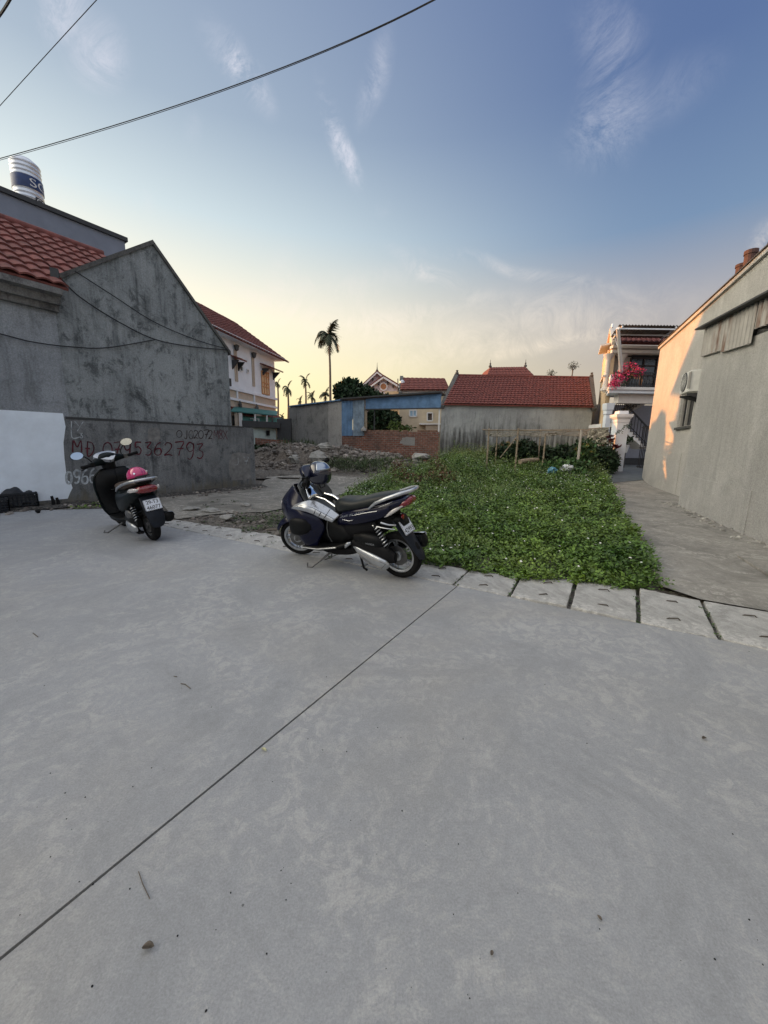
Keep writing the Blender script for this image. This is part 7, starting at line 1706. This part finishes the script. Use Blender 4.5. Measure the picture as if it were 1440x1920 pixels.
mb=MB();mb.lathe([(.03,-.02),(.062,0),(.066,.03),(.066,.30),(.05,.36),(.03,.38)],V(-.20,-.17,.30),22,ax=Matrix.Rotation(PI/2+.1,3,'Y'));mf=mb.build('muffler',m_plas,s1,local=True,smooth=True)
panel(s1,'muffler_shield',[[(-.21,-.24,.30),(.05,-.24,.27)],[(-.215,-.225,.355),(.05,-.225,.33)],[(-.215,-.17,.375),(.05,-.17,.35)]],m_chrome,.004,par=mf,sub=4)
w_=s1.matrix_world;R3=w_.to_3x3();gz1=-(R3.col[0].z*.84+R3.col[1].z*.29)/R3.col[2].z
mb=MB();mb.tube([V(.70,.12,.17),V(.84,.29,gz1+.01)],[.012,.010],8);mb.tube([V(.84,.29,gz1+.01),V(.90,.32,gz1+.01),V(.92,.30,gz1+.03)],.008,6);mb.build('side_stand',m_alloyd,s1,local=True,smooth=True)
# steering head, cover, bezel, mirrors
h1=.965
mb=MB();mb.hull([(.86,0,.99,.085,.06,2.4),(.93,0,.95,.07,.055,2.4),(1.0,0,.97,.055,.05,2.4)],axis='z',n=20)
mb=MB();mb.tube([V(h1+.04,0,.80),V(h1+.01,0,1.0)],[.075,.085],18);tf(mb,H1).build('steering_neck',m_plas,s1,local=True,smooth=True)
tf(hull_y([(-.23,h1-.03,1.02,.03,.03),(-.15,h1,1.03,.055,.048),(-.06,h1+.02,1.045,.085,.075),(.06,h1+.02,1.045,.085,.075),(.15,h1,1.03,.055,.048),(.23,h1-.03,1.02,.03,.03)]),H1).build('handlebar_cover',m_dgreen,s1,local=True,smooth=True)
bz_=[(-.145,.10),(-.09,.155),(0,.17),(.09,.155),(.145,.10),(.10,.03),(.03,-.035),(0,-.045),(-.03,-.035),(-.10,.03)]
def bezp(y,t,o_=0): # slanted plane facing back and up
    nx,nz=-.52,.854
    return V(h1-.075+t*.854+nx*o_,y,1.045+t*.52+nz*o_)
ring=MB();n_=len(bz_);ob_=smooth_pl([(a,b) for a,b in bz_]+[bz_[0]],4)[:-1];cen=(0,.075)
inn_=[(cen[0]+(a-cen[0])*.58,cen[1]+(b-cen[1])*.56) for a,b in ob_]
N_=len(ob_);ring.add([bezp(a,b,.012) for a,b in ob_]+[bezp(a,b,.018) for a,b in inn_]+[bezp(a,b,-.03) for a,b in ob_],[(i,(i+1)%N_,N_+(i+1)%N_,N_+i) for i in range(N_)]+[(i,(i+1)%N_,2*N_+(i+1)%N_,2*N_+i) for i in range(N_)])
bzo=tf(ring,H1).build('instrument_bezel',m_silver,s1,local=True,smooth=True,angle=50)
g_=MB();g_.add([bezp(a,b,.015) for a,b in inn_],[tuple(range(N_))]);tf(g_,H1).build('instrument_glass',mat('instrument glass',(.05,.055,.08),.15,spec=.9),bzo,local=True,rec=False)
mb=MB()
for s_ in (1,-1): mb.tube([V(h1-.02,s_*.2,1.02),V(h1-.06,s_*.28,1.025),V(h1-.10,s_*.36,1.03)],.015,8)
tf(mb,H1).build('handlebar',m_plas,s1,local=True,smooth=True)
for s_ in (1,-1):
    mb=MB();mb.tube([V(h1-.065,s_*.26,1.022),V(h1-.105,s_*.38,1.03)],.021,12);tf(mb,H1).build('grip',m_rub,s1,local=True,smooth=True)
    mb=MB();mb.tube([V(h1-.02,s_*.22,1.01),V(h1-.02,s_*.30,.995),V(h1-.07,s_*.38,.99)],.007,6);mb.box((h1-.04,s_*.225,1.02),(.05,.05,.055));tf(mb,H1).build('brake_lever',m_alloyd if s_<0 else m_plas,s1,local=True,smooth=True)
    mb=MB();zt_m=1.175 if s_>0 else 1.20
    cm_=V(h1-.01,s_*.335,zt_m)
    mb.tube([V(h1-.02,s_*.20,1.05),V(h1,s_*.215,1.10),V(h1,s_*.25,1.14),cm_+V(.01,-s_*.02,-.005)],.008,8);ms=tf(mb,H1).build('mirror_stalk',m_plas,s1,local=True,smooth=True)
    # mirror head faces the rider
    rx_,rz_m=.072,.044;nx=V(-.97,-.12*s_,.16).normalized();ux=V(0,1,0);ux=(ux-nx*ux.dot(nx)).normalized();uz=nx.cross(ux);
    if uz.z<0:uz=-uz
    hb_=MB();rg=[]
    for (rr,oo_) in ((1.1,.004),(1.12,-.006),(.9,-.03),(.4,-.042)): rg.append([cm_+ux*rx_*rr*math.cos(a*PI/14)+uz*rz_m*rr*math.sin(a*PI/14)+nx*oo_ for a in range(28)])
    vs=[p for r__ in rg for p in r__];hb_.add(vs,[(i*28+j,i*28+(j+1)%28,(i+1)*28+(j+1)%28,(i+1)*28+j) for i in range(3) for j in range(28)]+[tuple(range(84,112))])
    mh=tf(hb_,H1).build('mirror_head',m_plas,ms,local=True,smooth=True)
    gl=MB();gl.add([cm_+ux*rx_*1.08*math.cos(a*PI/14)+uz*rz_m*1.08*math.sin(a*PI/14)+nx*.0045 for a in range(28)],[tuple(range(28))]);tf(gl,H1).build('mirror_glass',m_mirror,ms,local=True,rec=False)
# pink helmet on the seat
m_pink=mat('glossy magenta helmet',(.50,.012,.13),.2,coat=1.,var=.06,scale=3)
Hm=s1.matrix_world@Matrix.Translation(V(.02,.0,.852))@Matrix.Rotation(R(200),4,'Z')@Matrix.Rotation(R(-10),4,'Y')
ph=half_helmet('helmet','glossy magenta pink half helmet resting on the black scooter seat',Hm,m_pink,m_plas,.110)
mb=MB()
for a in (-.9,.9): mb.lathe([(0,0),(.014,.002),(.012,.008),(0,.01)],V(.118*1.05*math.cos(a),.118*.92*math.sin(a),.03),10,ax=V(math.cos(a),math.sin(a),.25).to_track_quat('Z','Y').to_matrix())
mb.build('vent_stud',m_chrome,ph,local=True)
